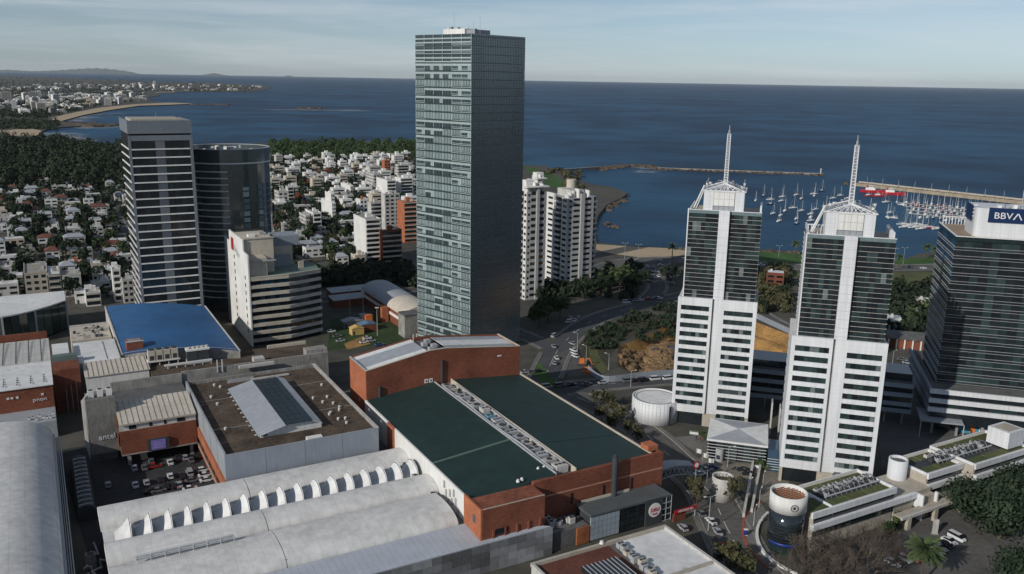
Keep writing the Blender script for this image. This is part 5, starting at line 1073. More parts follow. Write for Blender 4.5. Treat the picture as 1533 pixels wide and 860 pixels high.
emblem(1.0, .0 + .08, DGREY, 'emblem_disc'); emblem(.78, .1, OFFW, 'emblem_field'); emblem(.42, .12, DGREY, 'emblem_mark')
d2 = (214.4, 151.2); mp(t, 'small_drum', MB().ring(d2[0], d2[1], 0, 13.6, 2.3, 2.7, 24), WHITE, True); mp(t, 'small_drum_roof', MB().cyl(d2[0], d2[1], 12.6, 12.8, 2.4, 24), CONCD)
for (xa, xb, yy, z) in ((180, 203, 149.3, 10.4), (226, 252, 148.6, 11.4)):
    n = int((xb - xa) / 1.5)
    for k in range(n): hvac('garden_roof_unit', 'small dark condenser in the row along the roof garden', MA, xa + k * 1.5, yy + rnd.uniform(-.9, .9), z, 1.1, 1.3, rnd.uniform(.8, 1.3), 1, 'condensers on the terraced roof', STEELG if k % 2 else DGREY); hvac('garden_roof_unit', 'small pale condenser in the second row along the roof garden', MA, xa + k * 1.5 + .6, yy + 2.2 + rnd.uniform(-.4, .4), z, 1.0, 1.2, rnd.uniform(.7, 1.1), 1, 'second row of condensers on the terraced roof', STEELG if k % 3 else OFFW)
    for k in range(int((xb - xa) / 2)): mp(t, 'trellis_hoop', MB().tube((xa + k * 2, yy - 2.4, z), (xa + k * 2, yy - .6, z + 1.9), .05, 4).tube((xa + k * 2, yy - .6, z + 1.9), (xa + k * 2, yy + 1.2, z + 1.7), .05, 4), STEELG)
    pipe('roof_conduit', 'grey conduit along the condensers on the roof garden', MA, [(xa, yy - 1.8, z + .5), (xb, yy - 1.8, z + .6)], .25, STEELG, 'pipe', 'conduits on the terraced roof')
# concrete drum and other pieces on the street side
c = (63.2, 236.); t = thing('concrete_drum', 'open round stone drum standing by the bend of the street', 'ventilation shaft', 0., c); mp(t, 'wall', MB().ring(c[0], c[1], 0, 7.2, 2.8, 3.2, 28), OFFW, True); mp(t, 'inner_floor', MB().cyl(c[0], c[1], 5.6, 5.8, 2.8, 20), ROOFB); g = MB()
for k in range(8): mp(t, 'course_joint', MB().ring(c[0], c[1], .8 + k * .8, .84 + k * .8, 3.2, 3.23, 28), CONC)
for k in range(4): mp(t, 'rafter', MB().tube((c[0] - 2.7 + k, c[1] - 2, 6.9), (c[0] - 1.5 + k, c[1] + 2.3, 6.9), .1, 4), BARK)
# footbridge
t = thing('footbridge', 'arched grey steel truss footbridge leaving the brick corner', 'footbridge', MA, (158, 187))
g = MB(); n = 10; A = (150.2, 166.5)
def arch(f): return 6.0 + 1.6 * math.sin(math.pi * f)
for s_ in (185.2, 189.2):
    for k in range(n):
        xa = A[0] + (A[1] - A[0]) * k / n; xb = A[0] + (A[1] - A[0]) * (k + 1) / n; g.tube((xa, s_, arch(k / n) - 1.9), (xb, s_, arch((k + 1) / n) - 1.9), .16, 5); g.tube((xa, s_, arch(k / n) + 1.0), (xb, s_, arch((k + 1) / n) + 1.0), .16, 5)
        g.tube((xa, s_, arch(k / n) - 1.9), (xb, s_, arch((k + 1) / n) + 1.0), .1, 4); g.tube((xa, s_, arch(k / n) + 1), (xb, s_, arch((k + 1) / n) - 1.9), .1, 4)
mp(t, 'truss', g, STEELG); g = MB(); rows = [[(A[0] + (A[1] - A[0]) * k / n, y, arch(k / n) + 1.1) for k in range(n + 1)] for y in (185, 187.2, 189.4)]; rows[1] = [(a, b, z + .8) for a, b, z in rows[1]]; mp(t, 'roof', g.grid(rows), ROOFG, True)
g = MB(); mp(t, 'deck', g.grid([[(A[0] + (A[1] - A[0]) * k / n, y, arch(k / n) - 1.85) for k in range(n + 1)] for y in (185.2, 189.2)]), CONCD); bp(t, 'pier', 165.6, 166.6, 186.6, 187.8, 0, 4.4, CONC)
t = thing('round_red_sign', 'round red sign at the outer end of the footbridge', 'sign', MA, (166.4, 184)); mp(t, 'pole', MB().tube((166.4, 184, 0), (166.4, 184, 7), .1, 5), STEELG); disc(t, 'disc', 166.4, 183.8, 8., 1.2, REDP); disc(t, 'ring', 166.4, 183.75, 8., .75, WHITE2, 20, .04)
# little things along the promenade
for k, (px, py) in enumerate(((1040, 697), (1050, 704), (1058, 712))):
    p = P(px, py + 12); t = thing('flagpole', 'white flag on a tall pole beside the street bend', 'flag', 0, (p.x, p.y), 0, 'flags by the footbridge'); mp(t, 'pole', MB().tube((p.x, p.y, 0), (p.x, p.y, 8.5), .06, 5), STEELG)
    g = MB(); rows = [[(p.x + i * .35, p.y + .18 * math.sin(i * 1.3 + k), z - i * .06) for i in range(6)] for z in (7.0, 8.4)]; mp(t, 'cloth', g.grid(rows), WHITE2)
p = P(1116, 802); t = thing('kiosk_column', 'small blue and white advertising column on the corner pavement', 'kiosk', 0, (p.x, p.y)); bp(t, 'panel', p.x - .5, p.x + .5, p.y - .2, p.y + .2, .2, 1.7, BLUEB); bp(t, 'foot', p.x - .6, p.x + .6, p.y - .3, p.y + .3, 0, .2, WHITE2); bp(t, 'head', p.x - .55, p.x + .55, p.y - .25, p.y + .25, 1.7, 2.0, WHITE2)
pts = pp((1138, 752), (1118, 772), (1112, 790), (1116, 812), (1130, 832), (1150, 852)); path = smooth_path(pts); s = MB(); strip(s, path, -.3, .3, 0, .24); struct('painted_kerb', s, mat('red_kerb', (.35, .09, .05), .8, .2))
pts = pp((1150, 770), (1137, 785), (1133, 805), (1142, 828), (1165, 848), (1200, 866)); path = smooth_path(pts); s = MB(); strip(s, path, -.35, .35, 0, .8); setp(struct('curved_garden_wall', s, WHITE2), 'low curved white wall round the glass drum corner', 'wall', None, None); del bpy.data.objects['curved_garden_wall']['kind']
sheet('pavement', poly_px(((1138, 752), (1118, 772), (1112, 790), (1116, 812), (1130, 832), (1150, 852), (1200, 866), (1165, 848), (1142, 828), (1133, 805), (1137, 785), (1150, 770)), 0), .12, PAVE)
for k in range(7):
    a = P(1052 + k * 3.2, 684 + k * .6); b = P(1060 + k * 3.2, 678 + k * .6); d = (b - a).normalized(); n_ = Vector((-d.y, d.x, 0)) * .28; struct('crossing_stripe', MB().face([a + n_ + Vector((0, 0, .12)), a - n_ + Vector((0, 0, .12)), b - n_ + Vector((0, 0, .12)), b + n_ + Vector((0, 0, .12))][::-1]), PAINT)
for k, (a, b) in enumerate((((1125, 768), (1140, 690)), ((1113, 775), (1128, 690)))):
    pa, pb = P(*a), P(*b); d = (pb - pa); t = thing('white_ramp_wall', 'long low white wall along the sloped plaza path', 'wall', 0, (pa.x, pa.y), 0, 'walls on the plaza path'); n_ = Vector((-d.y, d.x, 0)).normalized() * .35
    mp(t, 'wall', MB().prism([tuple((pa + n_)[:2]), tuple((pb + n_)[:2]), tuple((pb - n_)[:2]), tuple((pa - n_)[:2])], 0, 1.3), OFFW)
for k, (px, py) in enumerate(((1040, 650), (1133, 700))):
    a = loc(P(px, py), TA); t = thing('planter_bench', 'white rectangular planter bench on the plaza by the pavilion', 'planter', TA, a, 0, 'planters on the plaza'); bp(t, 'trough', a[0] - 1.7, a[0] + 1.7, a[1] - .6, a[1] + .6, 0, .9, WHITE); bp(t, 'soil', a[0] - 1.5, a[0] + 1.5, a[1] - .4, a[1] + .4, .9, .95, LAWND)
# ================================================================ CITY BEYOND
rnd = random.Random(33)
def corner(px, yb, yt, wl, wr, a=MA):
    """near ground corner seen at (px,yb), roof at yt; wl / wr = visible widths in pixels of the two faces"""
    p = P(px, yb); c = loc(p, a); h = zat(px, yt, p.x, p.y)
    def reach(ax, tgt, s):
        lo, hi = 0., 70.
        for _ in range(30):
            m = (lo + hi) / 2; x = proj(glob(c[0] + ax[0] * m, c[1] + ax[1] * m, a))[0]
            if (x - tgt) * s < 0: lo = m
            else: hi = m
        return max(3., lo)
    return c[0], c[1], reach((1, 0), px + wr, 1), min(30., reach((0, 1), px - wl, -1)), h
def midrise(name, label, px, yb, yt, wl, wr, wall, style='win', side='blank', a=MA, group=None, dmin=8., top=None):
    u, d, lu, ld, h = corner(px, yb, yt, wl, wr, a); ld = max(ld, dmin)
    t = thing(name, label, 'building', a, (u + lu / 2, d + ld / 2), 0, group)
    bp(t, 'walls', u, u + lu, d, d + ld, 0, h, wall)
    bp(t, 'parapet', u - .1, u + lu + .1, d - .1, d + .35, h, h + .7, wall); bp(t, 'parapet', u - .1, u + .35, d + .35, d + ld + .1, h, h + .7, wall); bp(t, 'parapet', u + lu - .35, u + lu + .1, d + .35, d + ld + .1, h, h + .7, wall); bp(t, 'roof', u + .3, u + lu - .3, d + .3, d + ld - .3, h, h + .08, ROOFW if rnd.random() < .5 else CONC)
    k = min(lu, ld) * .35; bp(t, 'roof_house', u + lu * .4, u + lu * .4 + k, d + ld * .4, d + ld * .4 + k, h, h + 2.8, top or wall); bp(t, 'water_tank', u + lu * .75, u + lu * .75 + 1.6, d + ld * .3, d + ld * .3 + 1.6, h, h + 1.8, OFFW)
    n = max(1, int(h / 3.0)); fh = h / n
    for f in range(n):
        z = f * fh + .9
        if style == 'win':
            nb = max(2, int(lu / 3.2)); w = lu / nb
            for j in range(nb): bp(t, 'window', u + j * w + w * .22, u + j * w + w * .78, d - .06, d + .05, z, z + fh * .48, GLD)
        elif style == 'balcony':
            bp(t, 'window_band', u + .6, u + lu - .6, d - .05, d + .05, z - .2, z + fh * .55, GLD); bp(t, 'balcony', u + .3, u + lu - .3, d - 1.2, d - .05, z - .95, z - .1, wall if wall is not BRICK else CREAM)
        elif style == 'bands': bp(t, 'window_band', u + .3, u + lu - .3, d - .06, d + .05, z, z + fh * .5, GLD); bp(t, 'pale_band', u, u + lu, d - .1, d - .01, z + fh * .52, z + fh * .72, CREAM)
        if side == 'win':
            nb = max(2, int(ld / 3.4)); w = ld / nb
            for j in range(nb): bp(t, 'side_window', u - .06, u + .05, d + j * w + w * .25, d + j * w + w * .7, z, z + fh * .48, GLD)
    return t
midrise('apartment_block', 'white block with a blank side wall and dark balconies beside the striped brick block', 549, 400, 330, 18, 22, WHITE2, 'balcony')
midrise('apartment_block', 'brick apartment block striped with cream balconies', 573, 401, 347, 2, 29, BRICK, 'balcony')
midrise('apartment_block', 'tall red brick block close against the glass tower', 606, 364, 304, 11, 18, ORANGE_LIT_BRICK, 'bands')
midrise('apartment_block', 'white block with small windows above the striped brick block', 577, 350, 292, 3, 22, OFFW, 'win')
midrise('apartment_block', 'broad white block with blank side wall high among the white cluster', 580, 303, 271, 24, 13, WHITE2, 'balcony')
midrise('apartment_block', 'grey white block of dark balconies behind the blank white slab', 556, 346, 305, 4, 18, OFFW, 'balcony')
midrise('apartment_block', 'plain white stepped block with no windows on its side among trees', 498, 338, 305, 26, 5, WHITE2, 'win'); midrise('stair_block', 'slim white stair block on top of the plain stepped block', 497, 336, 291, 9, 3, WHITE2, 'win', dmin=4)
midrise('apartment_block', 'white pair of narrow flats beside the leafy street', 470, 353, 320, 12, 12, WHITE2, 'balcony', 'win'); midrise('apartment_block', 'white narrow flats with a grey blank front next to the leafy street', 459, 354, 324, 10, 6, OFFW, 'win', 'win')
midrise('apartment_block', 'low white windowless box above the leafy street', 525, 301, 279, 20, 4, WHITE2, 'win')
midrise('apartment_block', 'long low white block at the edge of the shore trees', 584, 243, 231, 5, 27, WHITE2, 'bands')
midrise('apartment_block', 'slim orange brick tower rising from the white cluster', 576, 270, 241, 4, 9, ORANGE_LIT_BRICK, 'win')
midrise('apartment_block', 'white terraced block beside the slim orange tower', 596, 274, 248, 4, 16, OFFW, 'balcony', 'win')
midrise('apartment_block', 'long low brick building among trees short of the shore', 480, 267, 256, 4, 26, BRICK, 'win')
midrise('apartment_block', 'white ragged block next to the oval tower', 418, 318, 288, 6, 14, OFFW, 'win', 'win'); midrise('apartment_block', 'tall thin white chimney like block behind the leafy street', 432, 312, 281, 3, 9, OFFW, 'balcony')
midrise('apartment_block', 'white block with orange stair panel in the cluster', 540, 330, 300, 6, 10, WHITE2, 'win', top=ORANGE_LIT_BRICK); midrise('apartment_block', 'cream white low block in front of the blank slab', 532, 404, 384, 4, 16, CREAM, 'win', 'win')
midrise('apartment_block', 'white block with many narrow balconies left of the glass tower', 600, 300, 268, 8, 18, WHITE2, 'balcony'); midrise('apartment_block', 'cream block with roof terrace above the white cluster', 560, 290, 262, 12, 14, OFFW, 'win', 'win')
midrise('apartment_block', 'brown and beige flats by the curved pavilion', 40, 447, 411, 2, 34, BEIGE, 'win'); midrise('apartment_block', 'grey concrete flats beside the beige flats', 76, 448, 413, 2, 18, CONC, 'bands'); midrise('apartment_block', 'white flats with a blank front beside the grey flats', 96, 446, 414, 2, 28, OFFW, 'win')
midrise('apartment_block', 'white flats with stacked balconies against the dark slab tower', 172, 452, 405, 2, 12, WHITE2, 'balcony'); midrise('apartment_block', 'white narrow block behind the stacked balconies', 186, 455, 420, 2, 16, OFFW, 'win')
midrise('apartment_block', 'white and glass box house on the suburban street', 130, 460, 440, 2, 22, WHITE2, 'bands'); midrise('apartment_block', 'white box house with balcony near the dark slab tower', 140, 430, 412, 2, 16, OFFW, 'win')
midrise('apartment_block', 'orange fronted flats on the suburban street', 100, 412, 398, 2, 26, ORANGE_LIT_BRICK, 'win')
# white residential towers right of the glass tower
def restower(px, yb, yt, wl, wr, label, balc):
    u, d, lu, ld, h = corner(px, yb, yt, wl, wr); ld = max(min(ld, 22), 12)
    t = thing('residential_tower', label, 'tower', MA, (u + lu / 2, d + ld / 2), 0)
    FACE = mat('shaded_tower_render', (.4, .4, .39), .8, .15, .1, 1., streak=.1); n = 17; fh = h / n; bp(t, 'core', u + .4, u + lu - .4, d + .4, d + ld, 0, h, FACE)  # grey puts the front's shade into its colour; flanks stay white
    bp(t, 'pier', u, u + lu * .22, d, d + .4, 0, h, FACE); bp(t, 'pier', u + lu * .48, u + lu * .62, d - .9, d + .4, 0, h + 2.5, FACE); bp(t, 'pier', u + lu * .92, u + lu, d, d + .4, 0, h, FACE)
    bp(t, 'flank_pier', u, u + .4, d + .4, d + ld * .3, 0, h, WHITE2); bp(t, 'flank_pier', u - .8, u + .4, d + ld * .62, d + ld, 0, h + 1.5, WHITE2)
    for f in range(n):
        z = f * fh
        bp(t, 'sill_band', u + lu * .22, u + lu * .48, d - .1, d + .4, z, z + 1.75, FACE); bp(t, 'window', u + lu * .23, u + lu * .47, d + .15, d + .35, z + 1.75, z + fh, GLD)
        bp(t, 'sill_band', u + lu * .62, u + lu * .92, d - .1, d + .4, z, z + 1.75, FACE); bp(t, 'window', u + lu * .63, u + lu * .91, d + .15, d + .35, z + 1.75, z + fh, GLD)
        bp(t, 'window', u + lu * .06, u + lu * .16, d - .04, d + .02, z + 1.2, z + 2.5, GLD); bp(t, 'flank_window', u - .04, u + .02, d + ld * .06, d + ld * .24, z + 1.1, z + 2.4, GLD); bp(t, 'flank_balcony', u - 1.2, u + .4, d + ld * .34, d + ld * .58, z, z + 1.0, WHITE2); bp(t, 'flank_window', u + .1, u + .38, d + ld * .32, d + ld * .6, z + 1.0, z + fh, GLD)
        bp(t, 'flank_window', u - .85, u - .78, d + ld * .68, d + ld * .9, z + 1.2, z + 2.5, GLD)
        if balc: mp(t, 'round_balcony', MB().cyl(u + lu + 1.2, d + 4.5, z + .1, z + 1.1, 3.8, 16), OFFW if f < n - 2 else WHITE2); mp(t, 'balcony_glass', MB().cyl(u + lu + .8, d + 4.7, z + 1.1, z + fh + .1, 3.2, 14), GLD)
    for k in range(7): x = u + lu * (.05 + .13 * k); bp(t, 'roof_fin', x, x + .8, d + 1 + (k % 3), d + 5 + (k % 3), h, h + 2 + (k * 5 % 4), WHITE2)
    bp(t, 'roof_house', u + lu * .3, u + lu * .75, d + 4, d + ld - 2, h, h + 4, OFFW)
    if balc: mp(t, 'water_tower', MB().cyl(u + lu * .8, d + ld - 3, h, h + 8.5, 2.9, 18), CREAM)
    else: bp(t, 'roof_slab', u - 1, u + lu + 1, d - 1.5, d + 4, h + 2.4, h + 3, WHITE2); bp(t, 'lift_tower', u + 1, u + 6, d + 3, d + 8, h, h + 6, WHITE2)
    return t
restower(846, 438, 298, 30, 38, 'white residential tower with rounded balconies and a cream water drum on top', True)
restower(786, 450, 288, 3, 28, 'grey white residential tower half hidden by the glass tower', False)
restower(802, 405, 274, 3, 10, 'white slab residential tower behind the half hidden one', False)
# sports hall, yard wall and site huts
t = thing('sports_hall', 'sports hall with a pale barrel roof and brick base near the glass tower', 'sports hall', MA, (160, 405))
vault(t, 'roof_segment', 150.5, 168.5, 378, 402, 7.2, 4.6, ROOFC, 'd', 14); vault(t, 'dark_roof_segment', 150.5, 168.5, 402.1, 440, 7.2, 4.6, ROOFG, 'd', 14)
bp(t, 'brick_wall', 150.8, 168.2, 380.5, 438, 0, 7.1, BRICK); bp(t, 'white_band', 150.4, 150.8, 379, 438, 4, 5.4, WHITE2); bp(t, 'end_stand', 151, 170, 370, 380.4, 0, 4.6, CREAM)
for k in range(5): bp(t, 'end_step', 152, 170, 369 - k * .9, 369.8 - k * .9, 0, 4 - k * .7, OFFW if k % 2 else BRICK)
bp(t, 'orange_wing', 146.5, 150, 398, 404, 0, 7.5, ORANGE_LIT_BRICK)
u, d, lu, ld, h = corner(606, 507, 474, 13, 26); t = thing('concrete_block', 'plain grey concrete block before the sports hall', 'building', MA, (u + 5, d + 5)); bp(t, 'walls', u, u + min(lu, 14), d, d + 8, 0, h, CONC); bp(t, 'roof_slab', u - .2, u + min(lu, 14) + .2, d - .2, d + 8.2, h, h + .4, CONCD)
for k, (px, py, w, dp, h, wm, rm, nm, lb) in enumerate(((527, 503, 6, 4, 3.2, YELLOW, YELLOW, 'site_hut', 'yellow gable ended site hut on the dirt yard'), (540, 498, 8, 5, 3.4, BRICK, mat('site_blue_roof', (.12, .2, .3), .6, .15), 'site_hut', 'hut with a blue grey roof behind the yellow site hut'), (548, 488, 3.4, 3, 5, ORANGE, ORANGE, 'site_container', 'orange stacked site container with a white mark'), (541, 487, 3.4, 3, 5, GREYB, GREYB, 'site_container', 'grey stacked site container beside the orange one'), (515, 492, 10, 5, 3, CONC, ROOFG, 'site_hut', 'grey site shed beside the earth heap'))):
    a = loc(P(px, py), MA); t = thing(nm, lb, 'hut' if 'hut' in nm else 'container', MA, a); bp(t, 'walls', a[0], a[0] + w, a[1], a[1] + dp, 0, h, wm); g = MB().prism([(a[0] - .2, h), (a[0] + w + .2, h), (a[0] + w / 2, h + 1.1)], 0, 1)
    g = MB(); A_, B_, C_ = (a[0] - .3, h), (a[0] + w + .3, h), (a[0] + w / 2, h + (1.1 if 'hut' in nm else .2)); y0_, y1_ = a[1] - .2, a[1] + dp + .2
    g.face([(A_[0], y0_, A_[1]), (B_[0], y0_, B_[1]), (C_[0], y0_, C_[1])]); g.face([(B_[0], y1_, B_[1]), (A_[0], y1_, A_[1]), (C_[0], y1_, C_[1])]); g.face([(B_[0], y0_, B_[1]), (B_[0], y1_, B_[1]), (C_[0], y1_, C_[1]), (C_[0], y0_, C_[1])]); g.face([(A_[0], y1_, A_[1]), (A_[0], y0_, A_[1]), (C_[0], y0_, C_[1]), (C_[0], y1_, C_[1])]); mp(t, 'roof', g, rm); bp(t, 'door', a[0] + .6, a[0] + 1.5, a[1] - .05, a[1] + .02, 0, 2.1, DGREY)
for k, (px, py, lu) in enumerate(((497, 450, 26), (500, 462, 22), (548, 452, 12))):
    a = loc(P(px, py), MA); t = thing('long_shed', 'long low grey blue shed roof beside the sports hall', 'shed', MA, a, 0, 'sheds beside the sports hall'); bp(t, 'walls', a[0], a[0] + lu, a[1], a[1] + 9, 0, 4, BRICK); slab4([(a[0] - .3, a[1] - .3, 4.2), (a[0] + lu + .3, a[1] - .3, 4.2), (a[0] + lu + .3, a[1] + 9.3, 5), (a[0] - .3, a[1] + 9.3, 5)], .2, 'roof', ROOFG, t)
# ---- houses
HOUSE_N = {'n': 0}
HW = [('white', WHITE2), ('white', WHITE2), ('off white', OFFW), ('cream', CREAM), ('grey', CONC), ('brick', BRICK)]
def house(u, d, w, dp, st, wi, roof, extra, a=MA, area='in the leafy suburb', gr='houses of the leafy suburb', label=None):
    cn, wm = HW[wi]; h = 3.0 * st + .4
    lb = label or '%s %s house with %s roof%s %s' % (('one storey', 'two storey', 'three storey')[st - 1], cn, ('flat', 'red tiled', 'grey pitched')[roof], (' and roof room', ' and side wing', '')[extra], area)
    t = thing('house', lb, 'house', a, (u + w / 2, d + dp / 2), 0, gr); HOUSE_N['n'] += 1
    bp(t, 'wall', u, u + w, d, d + dp, 0, h, wm)
    if roof == 0:
        bp(t, 'roof', u + .25, u + w - .25, d + .25, d + dp - .25, h, h + .08, ROOFW if (wi + st) % 3 else ROOFG); bp(t, 'parapet', u, u + w, d, d + .25, h, h + .55, wm); bp(t, 'parapet', u, u + .25, d + .25, d + dp, h, h + .55, wm)
        if extra == 0: bp(t, 'roof_room', u + w * .5, u + w * .85, d + dp * .4, d + dp * .8, h, h + 2.4, wm)
        bp(t, 'water_tank', u + w * .2, u + w * .2 + 1.2, d + dp * .6, d + dp * .6 + 1.2, h, h + 1.4, OFFW)
    else:
        k = ('hip', w, dp, roof); z = h; o = .4
        if k not in BC:
            x0_, x1_, y0_, y1_ = -w / 2 - o, w / 2 + o, -dp / 2 - o, dp / 2 + o; ri = min(w, dp) / 2 * .8; rg = [(x0_ + ri, 0, 2.1), (x1_ - ri, 0, 2.1)]
            g = MB(); A_, B_, C_, D_ = (x0_, y0_, 0), (x1_, y0_, 0), (x1_, y1_, 0), (x0_, y1_, 0); g.face([A_, B_, rg[1], rg[0]]).face([B_, C_, rg[1]]).face([C_, D_, rg[0], rg[1]]).face([D_, A_, rg[0]]).face([D_, C_, B_, A_]); BC[k] = g.mesh('roof', TILE if roof == 1 else ROOFG)
        o = link('roof', BC[k], t, Vector((u + w / 2, d + dp / 2, h + .02)) - ORG[t]); ORG[o] = Vector((u + w / 2, d + dp / 2, h)); bp(o, 'chimney', u + w * .7, u + w * .7 + .7, d + dp * .5, d + dp * .5 + .7, h + .6, h + 3, BRICK if wi < 4 else OFFW)
    if extra == 1: bp(t, 'wing', u + w, u + w + 4, d + 1.5, d + dp - 1, 0, 3.1, wm); bp(t, 'wing_roof', u + w + .1, u + w + 4.2, d + 1.3, d + dp - .8, 3.1, 3.3, ROOFG)
    nb = max(2, int(w / 3.5)); ww = w / nb
    for f in range(st):
        for j in range(nb):
            if f == 0 and j == 0: dr = bp(t, 'door', u + .8, u + 1.8, d - .06, d + .02, 0, 2.1, DGREY); continue
            bp(t, 'window', u + j * ww + .8, u + j * ww + ww - .7, d - .06, d + .02, f * 3 + 1.0, f * 3 + 2.3, GLD)
        bp(t, 'side_window', u - .06, u + .02, d + dp * .3, d + dp * .3 + 1.6, f * 3 + 1.0, f * 3 + 2.2, GLD)
    return t
TREE_SPOTS = []
def near_mid(p):
    q = proj((p.x, p.y, 0)); return 520 < q[0] < 625 and 262 < q[1] < 412
taken = []
def free(u, d, r):
    for (a, b) in taken:
        if abs(a - u) < r and abs(b - d) < r: return False
    for s_ in SUB_U:
        if abs(u + 5 - s_) < 10: return False
    for s_ in SUB_D:
        if abs(d + 5 - s_) < 10: return False
    return True
def add_house(u, d, wmax=13):
    w = rnd.choice((8, 10, wmax)); dp = rnd.choice((8, 11)); taken.append((u, d)); st = rnd.choice((1, 2, 2, 2, 3)); house(u, d, w, dp, st, rnd.choice((0, 1, 0, 2, 2, 2, 3, 3, 4, 0, 2, 2)) , rnd.choice((0, 0, 0, 0, 0, 0, 1, 2, 0, 2)), rnd.choice((0, 1, 2)))
    TREE_SPOTS.append((u + w + 2.5 + rnd.random() * 2, d + rnd.random() * 10)); TREE_SPOTS.append((u + rnd.random() * w, d + dp + 2.5 + rnd.random() * 3))
    if rnd.random() < .6: TREE_SPOTS.append((u - 2.5, d - 2 + rnd.random() * 6))
tries = 0
while HOUSE_N['n'] < 215 and tries < 6000:
    tries += 1; px, py = rnd.uniform(-12, 205), 282 + 175 * rnd.random() ** 1.15; p = P(px, py); u, d = loc(p, MA)
    if d < 470 or (px > 120 and py > 440) or not free(u, d, 14.5): continue
    add_house(u, d)
tries = 0
while HOUSE_N['n'] < 262 and tries < 4000:
    tries += 1; px, py = rnd.uniform(405, 540), rnd.uniform(325, 402); p = P(px, py); u, d = loc(p, MA)
    if not free(u, d, 14.5): continue
    add_house(u, d)
tries = 0; TOWN = {}; tn_ = 0                                   # white town behind: small blocks with window rows
while tn_ < 170 and tries < 6000:
    tries += 1; px, py = rnd.uniform(408, 622), rnd.uniform(240, 330); p = P(px, py); u, d = loc(p, MA)
    if px < 520 and rnd.random() < .45 or not free(u, d, 15): continue
    taken.append((u, d)); w = rnd.choice((9, 12, 15)); h = rnd.choice((4, 7, 7, 10, 13)); wi = rnd.choice((0, 0, 0, 1, 1, 1, 2, 0, 1, 2, 0, 3)); key = (w, h, wi)
    if key not in TOWN: TOWN[key] = None
    cn = ('white', 'off white', 'cream', 'brick red')[wi]; m_ = (WHITE2, OFFW, CREAM, BRICK)[wi]
    t = thing('town_house', '%s %s town house among the shore town' % ({4: 'one storey', 7: 'two storey', 10: 'three storey', 13: 'four storey'}[h], cn), 'house', MA, (u, d), 0, 'houses of the shore town')
    bp(t, 'wall', u - w / 2, u + w / 2, d, d + 10, 0, h, m_); bp(t, 'roof_room', u - w * .2, u + w * .15, d + 4, d + 8, h, h + 2.4, m_); tn_ += 1
    for f in range(h // 3): bp(t, 'window_row', u - w * .4, u + w * .4, d - .08, d + .02, f * 3 + 1, f * 3 + 2.2, GLD)
# houses by the park, between the towers
for k, (px, py, w, dp, st, wi, rf, ex, lb) in enumerate(((1146, 432, 10, 10, 3, 5, 0, 2, 'three storey brick house beside the park behind the left twin tower'), (1372, 436, 15, 13, 1, 3, 1, 2, 'cream house with broad orange tiled roof on the park side'), (1330, 497, 6, 10, 2, 0, 0, 2, 'small bright white house beside the restaurant row'), (1372, 468, 10, 10, 2, 3, 0, 1, 'cream two storey house under the tiled roof house'), (1345, 480, 12, 9, 1, 4, 2, 2, 'grey roofed house among dark trees beside the restaurant row'))):
    a = loc(P(px, py), TA); house(a[0], a[1], w, dp, st, wi, rf, ex, TA, label=lb, gr='houses near the park')
p0, p1 = loc(P(1328, 520), TA), loc(P(1390, 520), TA)
t = thing('restaurant_row', 'dark brick arcade row with white pillars between tower and bank', 'building', TA, p0); bp(t, 'walls', p0[0], p0[0] + 30, p0[1], p0[1] + 8, 0, 5, BRICK); slab4([(p0[0] - .4, p0[1] - 1, 4.8), (p0[0] + 30.4, p0[1] - 1, 4.8), (p0[0] + 30.4, p0[1] + 8.4, 6.4), (p0[0] - .4, p0[1] + 8.4, 6.4)], .25, 'roof', CONCD, t)
for k in range(9): bp(t, 'pillar', p0[0] + k * 3.5, p0[0] + .6 + k * 3.5, p0[1] - .8, p0[1] - .2, 0, 4.7, WHITE2)
# ---- far city, seen over the bay: small blocks, each a building of its own
random.seed(91); FARN = 0
def inland(px, py):
    if py < 131: return px < 405 - (131 - py) * 14
    if py < 138: return px < 395 - (py - 131) * 3
    if py < 152: return px < 222
    if py < 158: return px < 205 - (py - 152) * 5
    if py < 178: return px < 165 - (py - 158) * 4.6
    return False
FB = {}
for k in range(900):
    if FARN >= 260: break
    px = random.uniform(-5, 395); py = random.choice((random.uniform(126, 137), random.uniform(140, 172), random.uniform(143, 160), random.uniform(150, 165)))
    if not inland(px + 4, py): continue
    if 132 < py < 140 and px < 200 and random.random() < .5: continue
    p = P(px, py); D = p.length; tall = (px < 85 and py > 146) or (205 > px > 140 and 146 < py < 158) or (205 < px < 235 and 126 < py < 134)
    w = random.choice((12, 17, 24)) * (1 if D < 4000 else 1.7); h = random.choice((18, 26, 34)) if tall and random.random() < .45 else random.choice((7, 10, 14)); dp = w * .8; wi = random.choice((0, 0, 0, 1, 2, 3))
    key = (w, h, wi)
    if key not in FB:
        g = MB().box(-w / 2, w / 2, -dp / 2, dp / 2, 0, h); g.box(-w * .2, w * .25, -dp * .2, dp * .2, h, h + 2.5); nf = int(h / 3)
        for f in range(nf): g.box(-w * .42, w * .42, -dp / 2 - .1, -dp / 2, f * 3 + 1, f * 3 + 2.3, 1)
        FB[key] = g.mesh('far_building', [(WHITE2, OFFW, CREAM, CONC)[wi], GLD])
    o = link('far_building', FB[key], None, (p.x, p.y, 0)); o.rotation_euler = (0, 0, RAD(random.choice((20, 35, 50)))); FARN += 1
    setp(o, '%s %s %s in the far town across the bay' % ('tall' if h > 15 else 'low', ('white', 'off white', 'cream', 'grey')[wi], 'apartment block' if h > 15 else 'house'), 'building', 'buildings of the far town')
